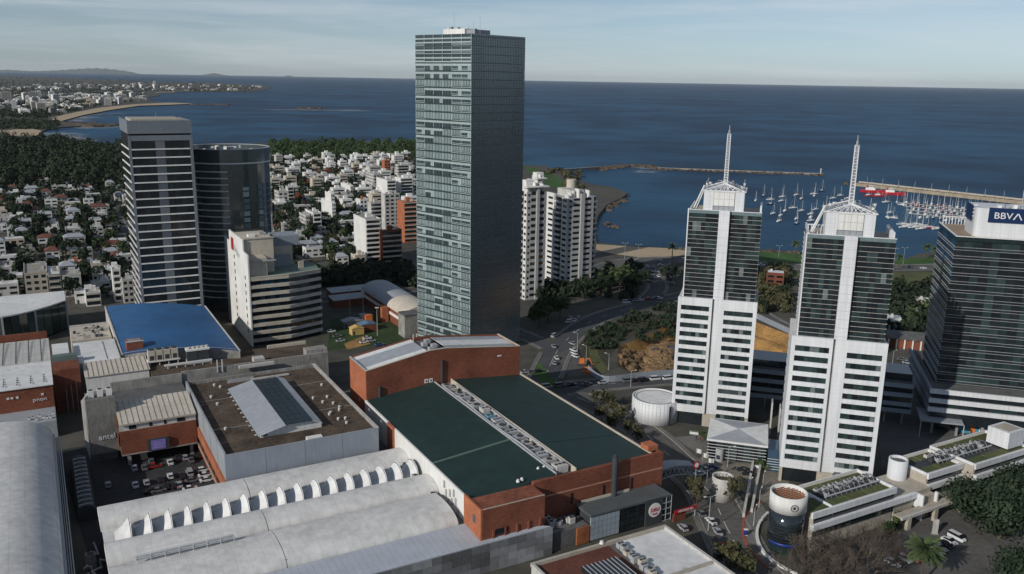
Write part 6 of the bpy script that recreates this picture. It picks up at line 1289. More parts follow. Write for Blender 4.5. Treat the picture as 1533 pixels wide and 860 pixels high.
# ================================================================ PLANTS
def crown_mesh(name, seed, R, H, zb, n, leaf, m, lobes=8, flat=1.):
    r = random.Random(seed); g = MB(); L_ = []
    for k in range(lobes):
        a = r.random() * 6.283; q = R * r.uniform(.25, .75); L_.append((Vector((q * math.cos(a), q * math.sin(a), zb + H * r.uniform(.2, .85))), R * r.uniform(.35, .6)))
    L_.append((Vector((0, 0, zb + H * .6)), R * .55))
    for k in range(n):
        c, rad = L_[k % len(L_)]; d = Vector((r.gauss(0, 1), r.gauss(0, 1), r.gauss(0, 1) * flat + .25)).normalized(); p = c + d * rad * r.uniform(.55, 1.08)
        p.z = max(zb - H * .05, p.z); nn = (d + Vector((r.gauss(0, .5), r.gauss(0, .5), r.gauss(0, .5)))).normalized(); a = nn.orthogonal().normalized(); b = nn.cross(a); s = leaf * r.uniform(.55, 1.25); th = r.random() * 3
        a, b = a * math.cos(th) + b * math.sin(th), b * math.cos(th) - a * math.sin(th)
        g.face([p - a * s - b * s * .5, p + a * s * .2 - b * s * .7, p + a * s, p + b * s * .8])
    return g.mesh(name, m)
def trunk_mesh(name, seed, h, r0, m, R):
    r = random.Random(seed); g = MB(); top = Vector((r.uniform(-.4, .4), r.uniform(-.4, .4), h)); g.tube((0, 0, -.3), top, r0, 6, r0 * .55)
    for k in range(5): a = r.random() * 6.283; q = top * r.uniform(.6, 1); g.tube(q, q + Vector((math.cos(a) * R * .6, math.sin(a) * R * .6, R * r.uniform(.3, .7))), r0 * .45, 5, r0 * .12)
    return g.mesh(name, m)
KINDS = {}
def kind(k, R, H, zb, n, leaf, m, tr, lobes=8, var=3, flat=1.):
    KINDS[k] = [(trunk_mesh('trunk', len(k) * 7 + v, zb + H * .35, tr, BARK, R), crown_mesh('crown', v * 7 + len(k), R, H, zb, n, leaf, m, lobes, flat)) for v in range(var)]
kind('broad', 4.2, 6, 2.4, 420, .75, LEAF, .3); kind('dark', 4.6, 7.5, 2.2, 420, .8, LEAFD, .32); kind('olive', 3.6, 6.2, 2.2, 300, .6, LEAFO, .25); kind('tall', 3.4, 11, 3.5, 420, .75, LEAFD, .3, 10)
kind('big', 9.2, 11, 2.6, 7000, .5, LEAFB, .6, 22, 2, .9); kind('slim', 2.2, 8, 2.2, 500, .4, LEAFO, .2, 9); kind('bush', 2.2, 2.6, .2, 160, .5, LEAF, .12, 5)
TN = {'n': 0}
def tree(k, x, y, label, group, s=1., name='tree', r=random.Random(4)):
    tr, cr_ = KINDS[k][r.randrange(len(KINDS[k]))]; t = bpy.data.objects.new(name, None); COL.objects.link(t); t.location = (x, y, 0); t.rotation_euler = (0, 0, r.random() * 6.28); s *= r.uniform(.85, 1.15); t.scale = (s, s, s * r.uniform(.9, 1.1)); setp(t, label, 'tree' if k != 'bush' else 'bush', group)
    link('trunk', tr, t); link('crown', cr_, t); TN['n'] += 1; return t
def treep(k, px, py, label, group=None, s=1., name='tree'): p = P(px, py); return tree(k, p.x, p.y, label, group, s, name)
rt = random.Random(8); random.seed(17)
spots = TREE_SPOTS[:]; rt.shuffle(spots); LAB = {'broad': 'mid green broad tree in a garden of the leafy suburb', 'dark': 'dark green rounded tree in a garden of the leafy suburb', 'olive': 'thin brownish winter tree in a garden of the leafy suburb', 'tall': 'tall narrow dark tree in a garden of the leafy suburb'}
spots.sort(key=lambda q: q[1]); rest = []
for i, (u, d) in enumerate(spots):
    p = glob(u, d, MA); q = proj(p)
    if not (-20 < q[0] < 640): continue
    if TN['n'] < 245 and rt.random() < .75: k = rt.choice(('broad', 'dark', 'dark', 'olive', 'tall')); tree(k, p.x, p.y, LAB[k], 'garden trees of the suburb', rt.uniform(.7, 1.15))
    else: rest.append(p)
def wood(name, label, pts, size, m, seed, hh=1.4, nq=46):
    """a mass of trees that reads as one: leaf faces over many crowns, one object"""
    r = random.Random(seed); g = MB()
    for p in pts:
        R = size * r.uniform(.6, 1.25); H = R * hh * r.uniform(.8, 1.35); b = .1 * H
        g.tube((p[0], p[1], -.2), (p[0], p[1], b + H * .7), R * .06, 4)
        for k in range(nq):
            d = Vector((r.gauss(0, 1), r.gauss(0, 1), r.gauss(0, 1) + .35)).normalized(); rad = r.uniform(.65, 1.1); c = Vector((p[0] + d.x * R * rad, p[1] + d.y * R * rad, max(.2, b + H * .5 + d.z * H * .55 * rad)))
            nn = (d + Vector((r.gauss(0, .45), r.gauss(0, .45), r.gauss(0, .45)))).normalized(); a = nn.orthogonal().normalized(); bb = nn.cross(a); s = R * r.uniform(.2, .42) * min(1, (46 / nq) ** .5); g.face([c - a * s - bb * s * .6, c + a * s * .3 - bb * s * .8, c + a * s, c + bb * s * .9])
    o = link(name, g.mesh(name, m)); return setp(o, label, None, None, 'stuff')
wood('garden_trees', 'mass of dark garden trees filling the far suburb', [(p.x, p.y) for p in rest], 4.6, LEAFD, 3)
random.seed(5); pts = []
while len(pts) < 720:
    px, py = random.uniform(-15, 200), random.uniform(208, 286); e = 207 + max(0, px - 40) * .07
    if py < e + 9 or (py > 262 and random.random() < .5): continue
    p = P(px, py); pts.append((p.x, p.y))
wood('pine_wood', 'dark dense wood of tall trees before the left beach', pts, 6.8, LEAFD, 4, 1.9, 110)
pts = []
while len(pts) < 420:
    px, py = random.uniform(405, 622), random.uniform(216, 242)
    if py > 236 - .0 * px and random.random() < .5: continue
    p = P(px, py); pts.append((p.x, p.y))
wood('shore_wood', 'belt of green trees along the shore behind the town', pts, 5.6, LEAF, 5, 1.5, 90)
pts = []
while len(pts) < 640:
    px, py = random.uniform(400, 622), random.uniform(242, 345); p = P(px, py)
    if random.random() < (.15 if px > 545 else .55): pts.append((p.x, p.y))
wood('town_trees', 'scattered dark trees among the white town blocks', pts, 4.8, LEAFD, 6, 1.4, 70)
pts = []
for k in range(4200):
    px, py = random.uniform(-30, 400), random.uniform(115, 178)
    if inland(px + 6, py) or (py < 131 and px < 405 - (131 - py) * 22) or (178 > py > 172 and px < 72): p = P(px, py); pts.append((p.x, p.y))
wood('far_wood', 'dark tree cover of the far town across the bay', pts, 8, LEAFD, 7, .9, 12)
pts = []
for k in range(240): px, py = random.uniform(-20, 88), random.uniform(180, 194); p = P(px, py); pts.append((p.x, p.y))
wood('headland_scrub', 'low dark scrub on the headland between the beaches', pts, 6, LEAFD, 12, .6, 24)
pts = []
for k in range(150): px, py = random.uniform(1130, 1182), random.uniform(402, 470); p = P(px, py); pts.append((p.x, p.y))
wood('scrub', 'brown bare scrub beside the excavation fence', pts, 2.6, LEAFO, 8, 1.3)
pts = []
for k in range(120): px, py = random.uniform(1326, 1400), random.uniform(432, 500); p = P(px, py); pts.append((p.x, p.y))
wood('garden_trees', 'dark green garden trees around the tiled roof house', pts, 3.6, LEAFD, 9, 1.5)
pts = []
for k in range(70): px, py = random.uniform(805, 870), random.uniform(256, 284); p = P(px, py); pts.append((p.x, p.y)) if py < 262 or px > 845 else None
wood('headland_scrub', 'brown low scrub round the headland lawn', pts, 4.5, LEAFO, 10, .8)
pts = []
for k in range(130): px, py = random.uniform(425, 640), random.uniform(405, 432); p = P(px, py); pts.append((p.x, p.y))
wood('avenue_trees', 'dark trees lining the shaded avenue before the white slab block', pts, 4.0, LEAFD, 11, 1.3)
# single trees near the camera side
for px, py, s in ((820, 482, 1.5), (808, 488, 1.3), (838, 476, 1.3)): treep('broad', px, py, 'pale green broad tree at the foot of the residential towers', 'trees by the residential towers', s)
for px, py, s in ((905, 612, .8), (918, 622, .7), (930, 634, .8), (900, 632, .7), (940, 650, .7), (915, 645, .75), (952, 662, .6), (890, 606, .7)): treep('olive', px, py, 'small bare brown tree along the shaded street beside the green roof', 'trees along the green roof street', s)
for px, py, s in ((1042, 765, 1.15), (1036, 757, .9)): treep('slim', px, py, 'tall brownish slim tree beside the restaurant corner', 'slim trees at the restaurant', s)
for px, py, s in ((1098, 758, 1.0), (1088, 752, .8)): treep('slim', px, py, 'thin brown tree leaning over the open stone drum', 'slim trees at the stone drum', s)
for px, py, s in ((1092, 852, .85), (1112, 866, .9), (1080, 846, .7), (1100, 842, .6)): treep('olive', px, py, 'brownish dark tree at the corner of the flat roof shop', 'trees at the flat roof shop', s)
for px, py, s, lb in ((1496, 806, 1.15, 'huge spreading evergreen tree over the car park'), (1456, 780, .85, 'large evergreen tree beside the walkway columns'), (1535, 905, .9, 'large evergreen tree at the frame corner of the car park'), (1540, 770, .95, 'large evergreen tree behind the huge spreading one')): treep('big', px, py, lb, None, s)
for px, py in ((1330, 800), (1345, 785), (1362, 775), (1380, 768)): treep('bush', px, py, 'round green shrub below the walkway beam', 'shrubs below the walkway', 1.1, 'shrub')
for px, py in ((1052, 655), (1060, 660), (1140, 700), (1148, 705), (1155, 695), (1175, 715)): treep('bush', px, py, 'leafy shrub in the plaza planting by the pavilion', 'shrubs on the plaza', .8, 'shrub')
for k in range(16): treep('dark', 800 + k * 11 + random.uniform(-4, 4), random.uniform(442, 452) - k * 1.4, 'dark low tree in the shaded gardens below the residential towers', 'trees of the shaded gardens', .8)
for px, py in ((1200, 440), (1345, 440), (1332, 455), (1360, 460), (1140, 470), (1172, 445), (1165, 420), (1178, 412)): treep('dark', px, py, 'dark tree behind the twin towers near the park', 'trees near the park', .75)
pts = []
for k in range(150):
    px, py = random.uniform(862, 1012), random.uniform(452, 512)
    if py > 470 or px > 900: p = P(px, py + (0 if px > 930 else 12)); pts.append((p.x, p.y)) if not on_other_road(p, -1, 2.) else None
wood('scrub', 'dark scrub on the shaded bank above the excavation', pts, 2.4, LEAFD, 14, .8, 30)
pts = []
for k in range(120):
    px, py = random.uniform(780, 1005), random.uniform(398, 452); p = P(px, py); pts.append((p.x, p.y)) if not on_other_road(p, -1, 2.) else None
wood('garden_trees', 'dark garden trees in the shade before the beach', pts, 3.4, LEAFD, 15, 1.3)
# bare winter trees
def bare(seed, h, r0, depth=6):
    r = random.Random(seed); g = MB()
    def br(p, d, l, rad, k):
        q = p + d * l; g.tube(p, q, rad, 5 if k > 3 else 3, rad * .7)
        if k == 0: return
        for j in range(3 if k > 2 else 2 + (r.random() < .6)):
            dd = (d + Vector((r.gauss(0, .5), r.gauss(0, .5), r.gauss(.12, .35)))).normalized(); br(p.lerp(q, r.uniform(.6, 1)), dd, l * r.uniform(.62, .85), rad * .62, k - 1)
    br(Vector((0, 0, -.2)), Vector((r.uniform(-.1, .1), r.uniform(-.1, .1), 1)), h * .28, r0, depth); return g
BM = []
for v in range(3):
    g = bare(40 + v, 14, .28); n = 10; nf = len(g.f); k0 = 0
    a, b = MB(), MB(); a.v = b.v = g.v; a.f = g.f[:7]; a.m = [0] * 7; b.f = g.f[7:]; b.m = [0] * len(b.f)
    BM.append((a.mesh('trunk', BARK), b.mesh('crown', TWIG)))
for k, (px, py, s) in enumerate(((1195, 868, 1.), (1225, 862, 1.05), (1252, 858, .95), (1280, 850, 1.05), (1305, 845, .95), (1240, 885, 1.1), (1290, 880, 1.1), (1325, 865, .9), (1210, 895, 1.1), (1268, 900, 1.2), (1180, 885, .9), (1200, 850, .95), (1236, 846, .9), (1262, 842, .95), (1292, 838, .9), (1318, 832, .85), (1212, 872, 1.05), (1258, 876, 1.05), (1308, 872, 1.), (1340, 855, .8), (1050, 905, .9), (1020, 900, .8))):
    p = P(px, py); t = bpy.data.objects.new('bare_tree', None); COL.objects.link(t); t.location = p; t.rotation_euler = (0, 0, k * 1.7); t.scale = (s, s, s); setp(t, 'leafless winter tree with fine twigs along the terraced building' if px > 1100 else 'leafless winter tree below the flat roof shop', 'tree', 'bare trees along the terraced building' if px > 1100 else 'bare trees below the shop'); a, b = BM[k % 3]; link('trunk', a, t); link('crown', b, t)
# palms
def palm(seed, h, fl, nf, droop=.9):
    r = random.Random(seed); tr = MB(); n = 7
    for k in range(n): tr.tube((0, 0, h * k / n - .2), (0, 0, h * (k + 1) / n), .34 - .012 * k, 7, .3 - .012 * k)
    tr.cyl(0, 0, h - .5, h + .5, .5, 8, .3); cr_ = MB()
    for k in range(nf):
        a = k * 2.399 + r.uniform(-.1, .1); el = r.uniform(-.5, 1.35); d = Vector((math.cos(a), math.sin(a), 0)); L_ = fl * r.uniform(.85, 1.1); prev = Vector((0, 0, h + .2)); s = 7; e = el; pts = [prev.copy()]
        for j in range(s): prev = prev + (d * math.cos(e) + Vector((0, 0, math.sin(e)))) * (L_ / s); e -= droop / s * (1.2 if el > 0 else .6); pts.append(prev.copy())
        sd = Vector((-d.y, d.x, 0))
        for j in range(s):
            w = .42 * math.sin(math.pi * (j + .6) / (s + .8)); w2 = .42 * math.sin(math.pi * (j + 1.6) / (s + .8)) if j < s - 1 else .03
            for sg in (-1, 1):
                for q in (0, .5): A_ = pts[j].lerp(pts[j + 1], q); B_ = pts[j].lerp(pts[j + 1], q + .4); o = sd * sg * (w + (w2 - w) * q) * 1.5 + (B_ - A_) * .7 - Vector((0, 0, .16)); cr_.face([A_, B_, B_ + o, A_ + o * .95])
            cr_.tube(pts[j], pts[j + 1], .035, 3)
    return tr, cr_
PK = {}
for k, (h, fl, nf) in {'big': (9.2, 5.0, 95), 'mid': (7.5, 3.6, 40)}.items(): a, b = palm(5, h, fl, nf); PK[k] = (a.mesh('trunk', BARK), b.mesh('fronds', PALML))
def palmp(k, px, py, label, group, s=1.): p = P(px, py); t = bpy.data.objects.new('palm_tree', None); COL.objects.link(t); t.location = p; t.rotation_euler = (0, 0, px); t.scale = (s, s, s); setp(t, label, 'palm', group); link('trunk', PK[k][0], t); link('fronds', PK[k][1], t)
palmp('big', 1377, 876, 'large date palm standing in the car park', None)
for k, (px, py) in enumerate(((900, 447), (915, 442), (928, 436), (945, 432), (955, 438), (893, 430), (908, 426), (920, 428), (935, 424), (882, 420), (875, 412), (1010, 425), (1022, 432))): palmp('mid', px, py, 'dark palm in the shaded palm garden beside the avenue', 'palms of the shaded garden', 1.15)
for k, (px, py, lb) in enumerate(((1006, 388, 'palm beside the beach road behind the left twin tower'), (1190, 383, 'palm on the park shore between the twin towers'), (1398, 392, 'bushy palm on the shore lawn beside the bank tower'), (1386, 388, 'slender palm on the shore lawn'), (1362, 492, 'palm among dark trees by the restaurant row'), (1388, 478, 'palm in front of the cream house'), (1345, 405, 'small palm along the coast road'))): palmp('mid', px, py, lb, None, 1.1)
# ================================================================ VEHICLES, BOATS, STREET FURNITURE
rv = random.Random(12)
CARC = {'white': (.62, .63, .64), 'silver': (.32, .33, .35), 'grey': (.12, .125, .13), 'black': (.015, .016, .018), 'red': (.3, .02, .02), 'blue': (.03, .07, .2)}
TYRE = mat('tyre_rubber', (.015, .015, .015), .9, .2); RIM = mat('wheel_rim', (.3, .3, .31), .4, .1, spec=.6); LAMPW = mat('headlamp', (.6, .6, .58), .2, .05); LAMPR = mat('tail_lamp', (.35, .02, .015), .3, .1); CGL = mat('car_glass', (.012, .014, .017), .06, .3, spec=.7)
def loft(secs, m=0):
    g = MB(); g.grid(secs, m, True); g.face(secs[0][::-1], m); g.face(secs[-1], m); return g
def ring_sec(x, hw, z0, z1, b=.12):
    return [(x, -hw, z0), (x, hw, z0), (x, hw, z1 - b), (x, hw - b, z1), (x, -hw + b, z1), (x, -hw, z1 - b)]
def car_parts(shape, col):
    paint = mat('car_paint_' + col, CARC[col], .25, .05, spec=.6)
    if shape == 'van': B = [(-2.35, .82, .35, 1.0), (-2.3, .9, .3, 1.15), (1.55, .9, .3, 1.1), (2.15, .86, .32, .95), (2.35, .8, .4, .75)]; G_ = [(-2.25, .84, 1.1, 1.2), (-2.2, .8, 1.1, 1.85), (1.0, .8, 1.1, 1.85), (1.75, .82, 1.05, 1.15)]; R_ = (-2.2, 1.0, .74, 1.86)
    elif shape == 'hatch': B = [(-1.95, .76, .35, .8), (-1.9, .83, .28, .92), (.75, .84, .28, .9), (1.75, .8, .3, .75), (1.95, .72, .38, .62)]; G_ = [(-1.88, .74, .88, .95), (-1.55, .68, .88, 1.44), (.1, .68, .88, 1.44), (.95, .76, .86, .92)]; R_ = (-1.5, .1, .64, 1.45)
    else: B = [(-2.15, .76, .35, .8), (-2.1, .83, .28, .88), (.8, .85, .28, .88), (1.95, .8, .3, .74), (2.15, .72, .38, .6)]; G_ = [(-1.55, .76, .86, .9), (-.95, .68, .86, 1.4), (.25, .68, .86, 1.4), (1.05, .76, .84, .9)]; R_ = (-.92, .22, .64, 1.41)
    g = loft([ring_sec(*b, b=.1) for b in B]); body = g.mesh('body', paint); cab = loft([ring_sec(*b, b=.05) for b in G_]).mesh('windows', CGL)
    rf = MB().box(R_[0], R_[1], -R_[2], R_[2], R_[3] - .03, R_[3] + .03).mesh('roof', paint); x = B[-1][0] * .6; wh = MB()
    n = 10; pr = [(.31 * math.cos(6.283 * k / n), .31 * math.sin(6.283 * k / n)) for k in range(n)]; wh.grid([[(a, y, b) for a, b in pr] for y in (.1, -.1)], 0, True); wh.face([(a, -.1, b) for a, b in pr]); wh.face([(a, .1, b) for a, b in pr][::-1])
    return body, cab, rf, x, B[-1][0]
WHEEL = None; CARS = {}
def car(shape, col, loc_, rz, label, group):
    global WHEEL
    if WHEEL is None:
        wh = MB(); n = 10; pr = [(.31 * math.cos(6.283 * k / n), .31 * math.sin(6.283 * k / n)) for k in range(n)]; wh.grid([[(a, y, b) for a, b in pr] for y in (.1, -.1)], 0, True); wh.face([(a, -.1, b) for a, b in pr]); wh.face([(a, .1, b) for a, b in pr][::-1]); WHEEL = wh.mesh('wheel', TYRE)
    k = (shape, col)
    if k not in CARS: CARS[k] = car_parts(shape, col)
    b, c, r_, wx, fx = CARS[k]; t = bpy.data.objects.new('van' if shape == 'van' else 'car', None); COL.objects.link(t); t.location = loc_; t.rotation_euler = (0, 0, rz); setp(t, label, 'van' if shape == 'van' else 'car', group)
    link('body', b, t); link('windows', c, t); link('roof', r_, t)
    for sx in (-1, 1):
        for sy in (-1, 1): link('wheel', WHEEL, t, (sx * wx, sy * .74, .31))
    for sy in (-1, 1):
        if ('hl', shape) not in BC: BC[('hl', shape)] = MB().box(-.05, .05, -.17, .17, -.08, .08).mesh('headlight', LAMPW); BC[('tl', shape)] = MB().box(-.05, .05, -.15, .15, -.1, .1).mesh('tail_light', LAMPR)
        link('headlight', BC[('hl', shape)], t, (fx - .12, sy * .55, .64)); link('tail_light', BC[('tl', shape)], t, (-fx + .02, sy * .6, .72))
    return t
SH = {'car': 'saloon', 'hatch': 'hatchback', 'van': 'van'}
def carp(px, py, heading, col, shape, where, group, z=.08):
    p = P(px, py); return car(shape, col, (p.x, p.y, z), RAD(heading), '%s %s %s' % (col, SH[shape], where), group)
Z8 = lambda x, y: (130 + x / 5.373, 600 + y / 5.373)
for i, (x, y, c, s, h) in enumerate(((385, 555, 'silver', 'car', 119), (465, 552, 'grey', 'car', 119), (520, 500, 'grey', 'hatch', 119), (545, 540, 'red', 'car', 29), (672, 508, 'white', 'car', 119), (740, 475, 'black', 'car', 119), (790, 470, 'silver', 'hatch', 119), (840, 490, 'grey', 'car', 119), (890, 455, 'black', 'car', 119), (172, 690, 'silver', 'hatch', 119), (392, 692, 'white', 'car', 119), (482, 672, 'silver', 'hatch', 119), (520, 742, 'black', 'car', 29), (580, 735, 'grey', 'car', 29), (672, 620, 'white', 'hatch', 119), (745, 690, 'silver', 'car', 119), (640, 700, 'black', 'car', 119), (590, 650, 'black', 'hatch', 119), (828, 596, 'silver', 'van', 119), (832, 722, 'white', 'car', 29), (940, 570, 'white', 'hatch', 29), (955, 612, 'white', 'car', 29), (968, 650, 'white', 'car', 29), (850, 655, 'grey', 'car', 29), (770, 620, 'black', 'car', 119), (700, 700, 'black', 'hatch', 119))):
    carp(*Z8(x, y), h, c, s, 'parked in the open car park of the shopping centre', 'cars in the shopping centre lot')
Z3 = lambda x, y: (780 + x / 5.375, 440 + y / 5.375)
for x, y, c, s, h in ((415, 410, 'silver', 'car', 125), (422, 462, 'white', 'car', 125), (437, 512, 'white', 'car', 125), (428, 488, 'white', 'hatch', 125)): carp(*Z3(x, y), h, c, s, 'parked on the wedge car park beside the lamp posts', 'cars on the wedge car park')
for x, y, c, s, h in ((285, 525, 'white', 'car', 100), (268, 348, 'silver', 'van', 60), (262, 432, 'silver', 'car', 100), (1152, 132, 'silver', 'car', 15), (1215, 104, 'silver', 'van', 15), (265, 568, 'silver', 'hatch', 100)): carp(*Z3(x, y), h, c, s, 'driving on the shaded avenue', 'cars on the shaded avenue')
for x, y, c, s, h in ((375, 232, 'white', 'car', 70), (400, 228, 'white', 'hatch', 70), (430, 222, 'white', 'car', 70), (395, 205, 'white', 'car', 70), (460, 198, 'silver', 'car', 70), (845, 76, 'white', 'van', 20), (925, 62, 'silver', 'car', 20), (960, 58, 'white', 'car', 20), (1025, 48, 'red', 'car', 20), (1075, 46, 'grey', 'car', 20), (1115, 44, 'white', 'hatch', 20)): carp(*Z3(x, y), h, c, s, 'parked at the kerb of the palm garden avenue', 'cars parked along the avenue')
for x, y, c, s, h in ((1078, 696, 'white', 'van', 20), (1182, 693, 'white', 'van', 20), (860, 712, 'grey', 'van', 20), (982, 706, 'black', 'van', 20), (920, 708, 'black', 'car', 20), (660, 726, 'silver', 'car', 20), (530, 736, 'grey', 'car', 20), (410, 742, 'black', 'car', 20), (310, 750, 'grey', 'van', 20), (205, 760, 'silver', 'van', 20)): carp(*Z3(x, y), h, c, s, 'parked beside the excavation fence', 'cars beside the excavation fence')
for x, y, c, s, h in ((140, 632, 'black', 'car', 29), (90, 640, 'grey', 'car', 29), (32, 640, 'silver', 'car', 29)): carp(*Z3(x, y), h, c, s, 'parked on the small lot behind the brick hall', 'cars behind the brick hall')
for px, py, c, s, h in ((1064, 783, 'white', 'car', 110), (1074, 799, 'silver', 'car', 100), (1076, 811, 'black', 'car', 100), (1022, 793, 'silver', 'hatch', 110), (1049, 772, 'grey', 'car', 110)): carp(px, py, h, c, s, 'stopped on the street bend by the restaurant', 'cars on the street bend')
for px, py, c, s, h in ((1112, 706, 'black', 'car', 155), (1120, 712, 'black', 'car', 155), (1058, 706, 'silver', 'car', 20), (1048, 712, 'white', 'car', 20), (1066, 702, 'blue', 'hatch', 20)): carp(px, py, h, c, s, 'waiting near the crossing before the pavilion', 'cars near the crossing')
for px, py, c, s, h in ((1432, 808, 'white', 'van', -61), (1421, 813, 'white', 'car', -61), (1414, 818, 'black', 'car', -61), (1407, 823, 'silver', 'car', -61), (1398, 829, 'white', 'car', -61), (1336, 846, 'white', 'car', -61), (1354, 840, 'white', 'hatch', -61), (1366, 839, 'red', 'car', -61), (1345, 846, 'black', 'car', -61)): carp(px, py, h, c, s, 'parked in the row beside the date palm', 'cars beside the date palm')
for k in range(34):
    px = rv.uniform(905, 1010); py = 392 + (k % 5) * 8 + rv.uniform(-2, 2); carp(px, py, 20 + 90 * (k % 2), rv.choice(('white', 'silver', 'grey', 'black')), rv.choice(('car', 'hatch')), 'in the shaded car park near the beach', 'cars near the beach')
for px, py, c in ((550, 508, 'white'), (556, 512, 'silver'), (545, 514, 'white'), (568, 518, 'blue'), (505, 505, 'grey'), (510, 512, 'silver'), (496, 498, 'white'), (580, 520, 'black')): carp(px, py, 29, c, 'car', 'parked around the site huts', 'cars around the site huts')
for k in range(12): carp(1140 + k * 22, 399 + .3 * k + rv.uniform(-1, 1), -10, rv.choice(('white', 'silver', 'grey')), 'car', 'driving along the coast road by the park', 'cars on the coast road')
for px, py, c in ((1140, 478, 'white'), (1210, 500, 'black'), (1350, 540, 'grey'), (1358, 545, 'silver'), (1345, 552, 'black'), (1366, 540, 'silver')): carp(px, py, -16, c, 'car', 'on the lane behind the twin towers', 'cars behind the twin towers')
# orange site machine
p = P(871, 547); t = thing('excavator', 'orange digger with a raised arm on the wedge car park', 'excavator', 0, (p.x, p.y)); bp(t, 'cab', p.x - 1, p.x + 1, p.y - 1, p.y + 1, 1.1, 3, ORANGE); bp(t, 'track', p.x - 1.6, p.x + 1.6, p.y - 1.3, p.y - .7, 0, .8, DGREY); bp(t, 'track', p.x - 1.6, p.x + 1.6, p.y + .7, p.y + 1.3, 0, .8, DGREY); bp(t, 'chassis', p.x - 1.3, p.x + 1.3, p.y - .7, p.y + .7, .4, 1.1, ORANGE); g = MB().tube((p.x + .8, p.y, 2), (p.x + 3, p.y - 1, 3.6), .25, 6); g.tube((p.x + 3, p.y - 1, 3.6), (p.x + 4.4, p.y - 1.6, 1), .2, 6); mp(t, 'arm', g, ORANGE)
for k, (px, py) in enumerate(((880, 553), (884, 560), (876, 558))): p = P(px, py); t = thing('barrier', 'orange plastic road barrier behind the digger', 'barrier', 0, (p.x, p.y), 0, 'barriers behind the digger'); bp(t, 'panel', p.x - 1.5, p.x + 1.5, p.y - .2, p.y + .2, 0, 1., ORANGE); bp(t, 'base', p.x - 1.6, p.x + 1.6, p.y - .35, p.y + .35, 0, .2, REDP)
# excavation fence
fp = smooth_path(pp((880, 556), (905, 572), (960, 566), (1010, 562))); t = thing('site_fence', 'grey sheet fence along the near side of the excavation', 'fence', 0, (fp[0].x, fp[0].y))
for a, b in zip(fp, fp[1:]):
    n_ = int((b - a).length / 3) + 1
    for k in range(n_):
        q, r = a.lerp(b, k / n_), a.lerp(b, (k + .96) / n_); d = (r - q).normalized(); m_ = Vector((-d.y, d.x, 0)) * .05; mp(t, 'panel', MB().prism([tuple((q + m_)[:2]), tuple((r + m_)[:2]), tuple((r - m_)[:2]), tuple((q - m_)[:2])], 0, 2.6), GREYB)
fp = pp((1130, 476), (1190, 504), (1240, 530)); t = thing('site_fence', 'grey sheet fence along the lane above the sand wall', 'fence', 0, (fp[0].x, fp[0].y))
for a, b in zip(fp, fp[1:]):
    n_ = int((b - a).length / 3) + 1
    for k in range(n_):
        q, r = a.lerp(b, k / n_), a.lerp(b, (k + .95) / n_); d = (r - q).normalized(); m_ = Vector((-d.y, d.x, 0)) * .05; mp(t, 'panel', MB().prism([tuple((q + m_)[:2]), tuple((r + m_)[:2]), tuple((r - m_)[:2]), tuple((q - m_)[:2])], 0, 2.8), GREYB)
# lamps
def lamp(px, py, label, group, h=9., ang=0., double=False):
    p = P(px, py); t = thing('street_lamp', label, 'street lamp', ang, loc(p, ang), 0, group); x, y = loc(p, ang); mp(t, 'pole', MB().tube((x, y, 0), (x, y, h), .13, 6, .08), STEELG); mp(t, 'base', MB().cyl(x, y, 0, .35, .28, 8), CONC)
    for s in ((1, -1) if double else (1,)): mp(t, 'arm', MB().tube((x, y, h - .05), (x + s * 1.5, y, h + .25), .06, 5), STEELG); bp(t, 'lamp_head', x + s * 1.4, x + s * 2.1, y - .16, y + .16, h + .18, h + .34, WHITE2)
for px, py, h in ((864, 528, 9), (877, 548, 9), (911, 554, 7)): lamp(px, py, 'grey street lamp beside the wedge car park', 'lamps at the wedge car park', h, 150)
lamp(1060, 795, 'tall double headed street lamp on the street bend', None, 10.2, 20, True); lamp(1089, 700, 'black lamp beside the footbridge crossing', None, 7, 0); lamp(944, 580, 'thin lamp on the kerb beside the excavation fence', None, 7, 0)
for px, py in ((1128, 788), (1136, 760), (1122, 745), (1141, 735)): lamp(px, py, 'dark plaza lamp along the path beside the glass drum', 'lamps along the plaza path', 5.5, 60)
for px, py in ((1197, 560), (1380, 590), (1335, 552)): lamp(px, py, 'slim lamp on the lane behind the twin towers', 'lamps behind the twin towers', 8, 30)
for px, py in ((524, 472), (565, 503), (544, 478)): p = P(px, py); t = thing('floodlight_mast', 'thin pale floodlight mast over the sports ground', 'mast', 0, (p.x, p.y), 0, 'masts of the sports ground'); mp(t, 'pole', MB().tube((p.x, p.y, 0), (p.x, p.y, 14), .16, 6, .1), OFFW); bp(t, 'lamp_bar', p.x - .9, p.x + .9, p.y - .15, p.y + .15, 13.6, 14.1, STEELG)
for px, py in ((1352, 395), (1338, 396), (1240, 398), (1165, 392), (935, 388), (955, 390)): lamp(px, py, 'tall lamp along the coast road', 'lamps along the coast road', 11, 0, True)
p = P(1303, 815); t = thing('information_totem', 'plain grey totem slab beside the parked vans', 'totem', 0, loc(P(1399, 800), 0)); x, y = loc(P(1399, 800), 0); bp(t, 'slab', x - .7, x + .7, y - .25, y + .25, .3, 4.4, OFFW); bp(t, 'foot', x - .9, x + .9, y - .4, y + .4, 0, .3, CONC)
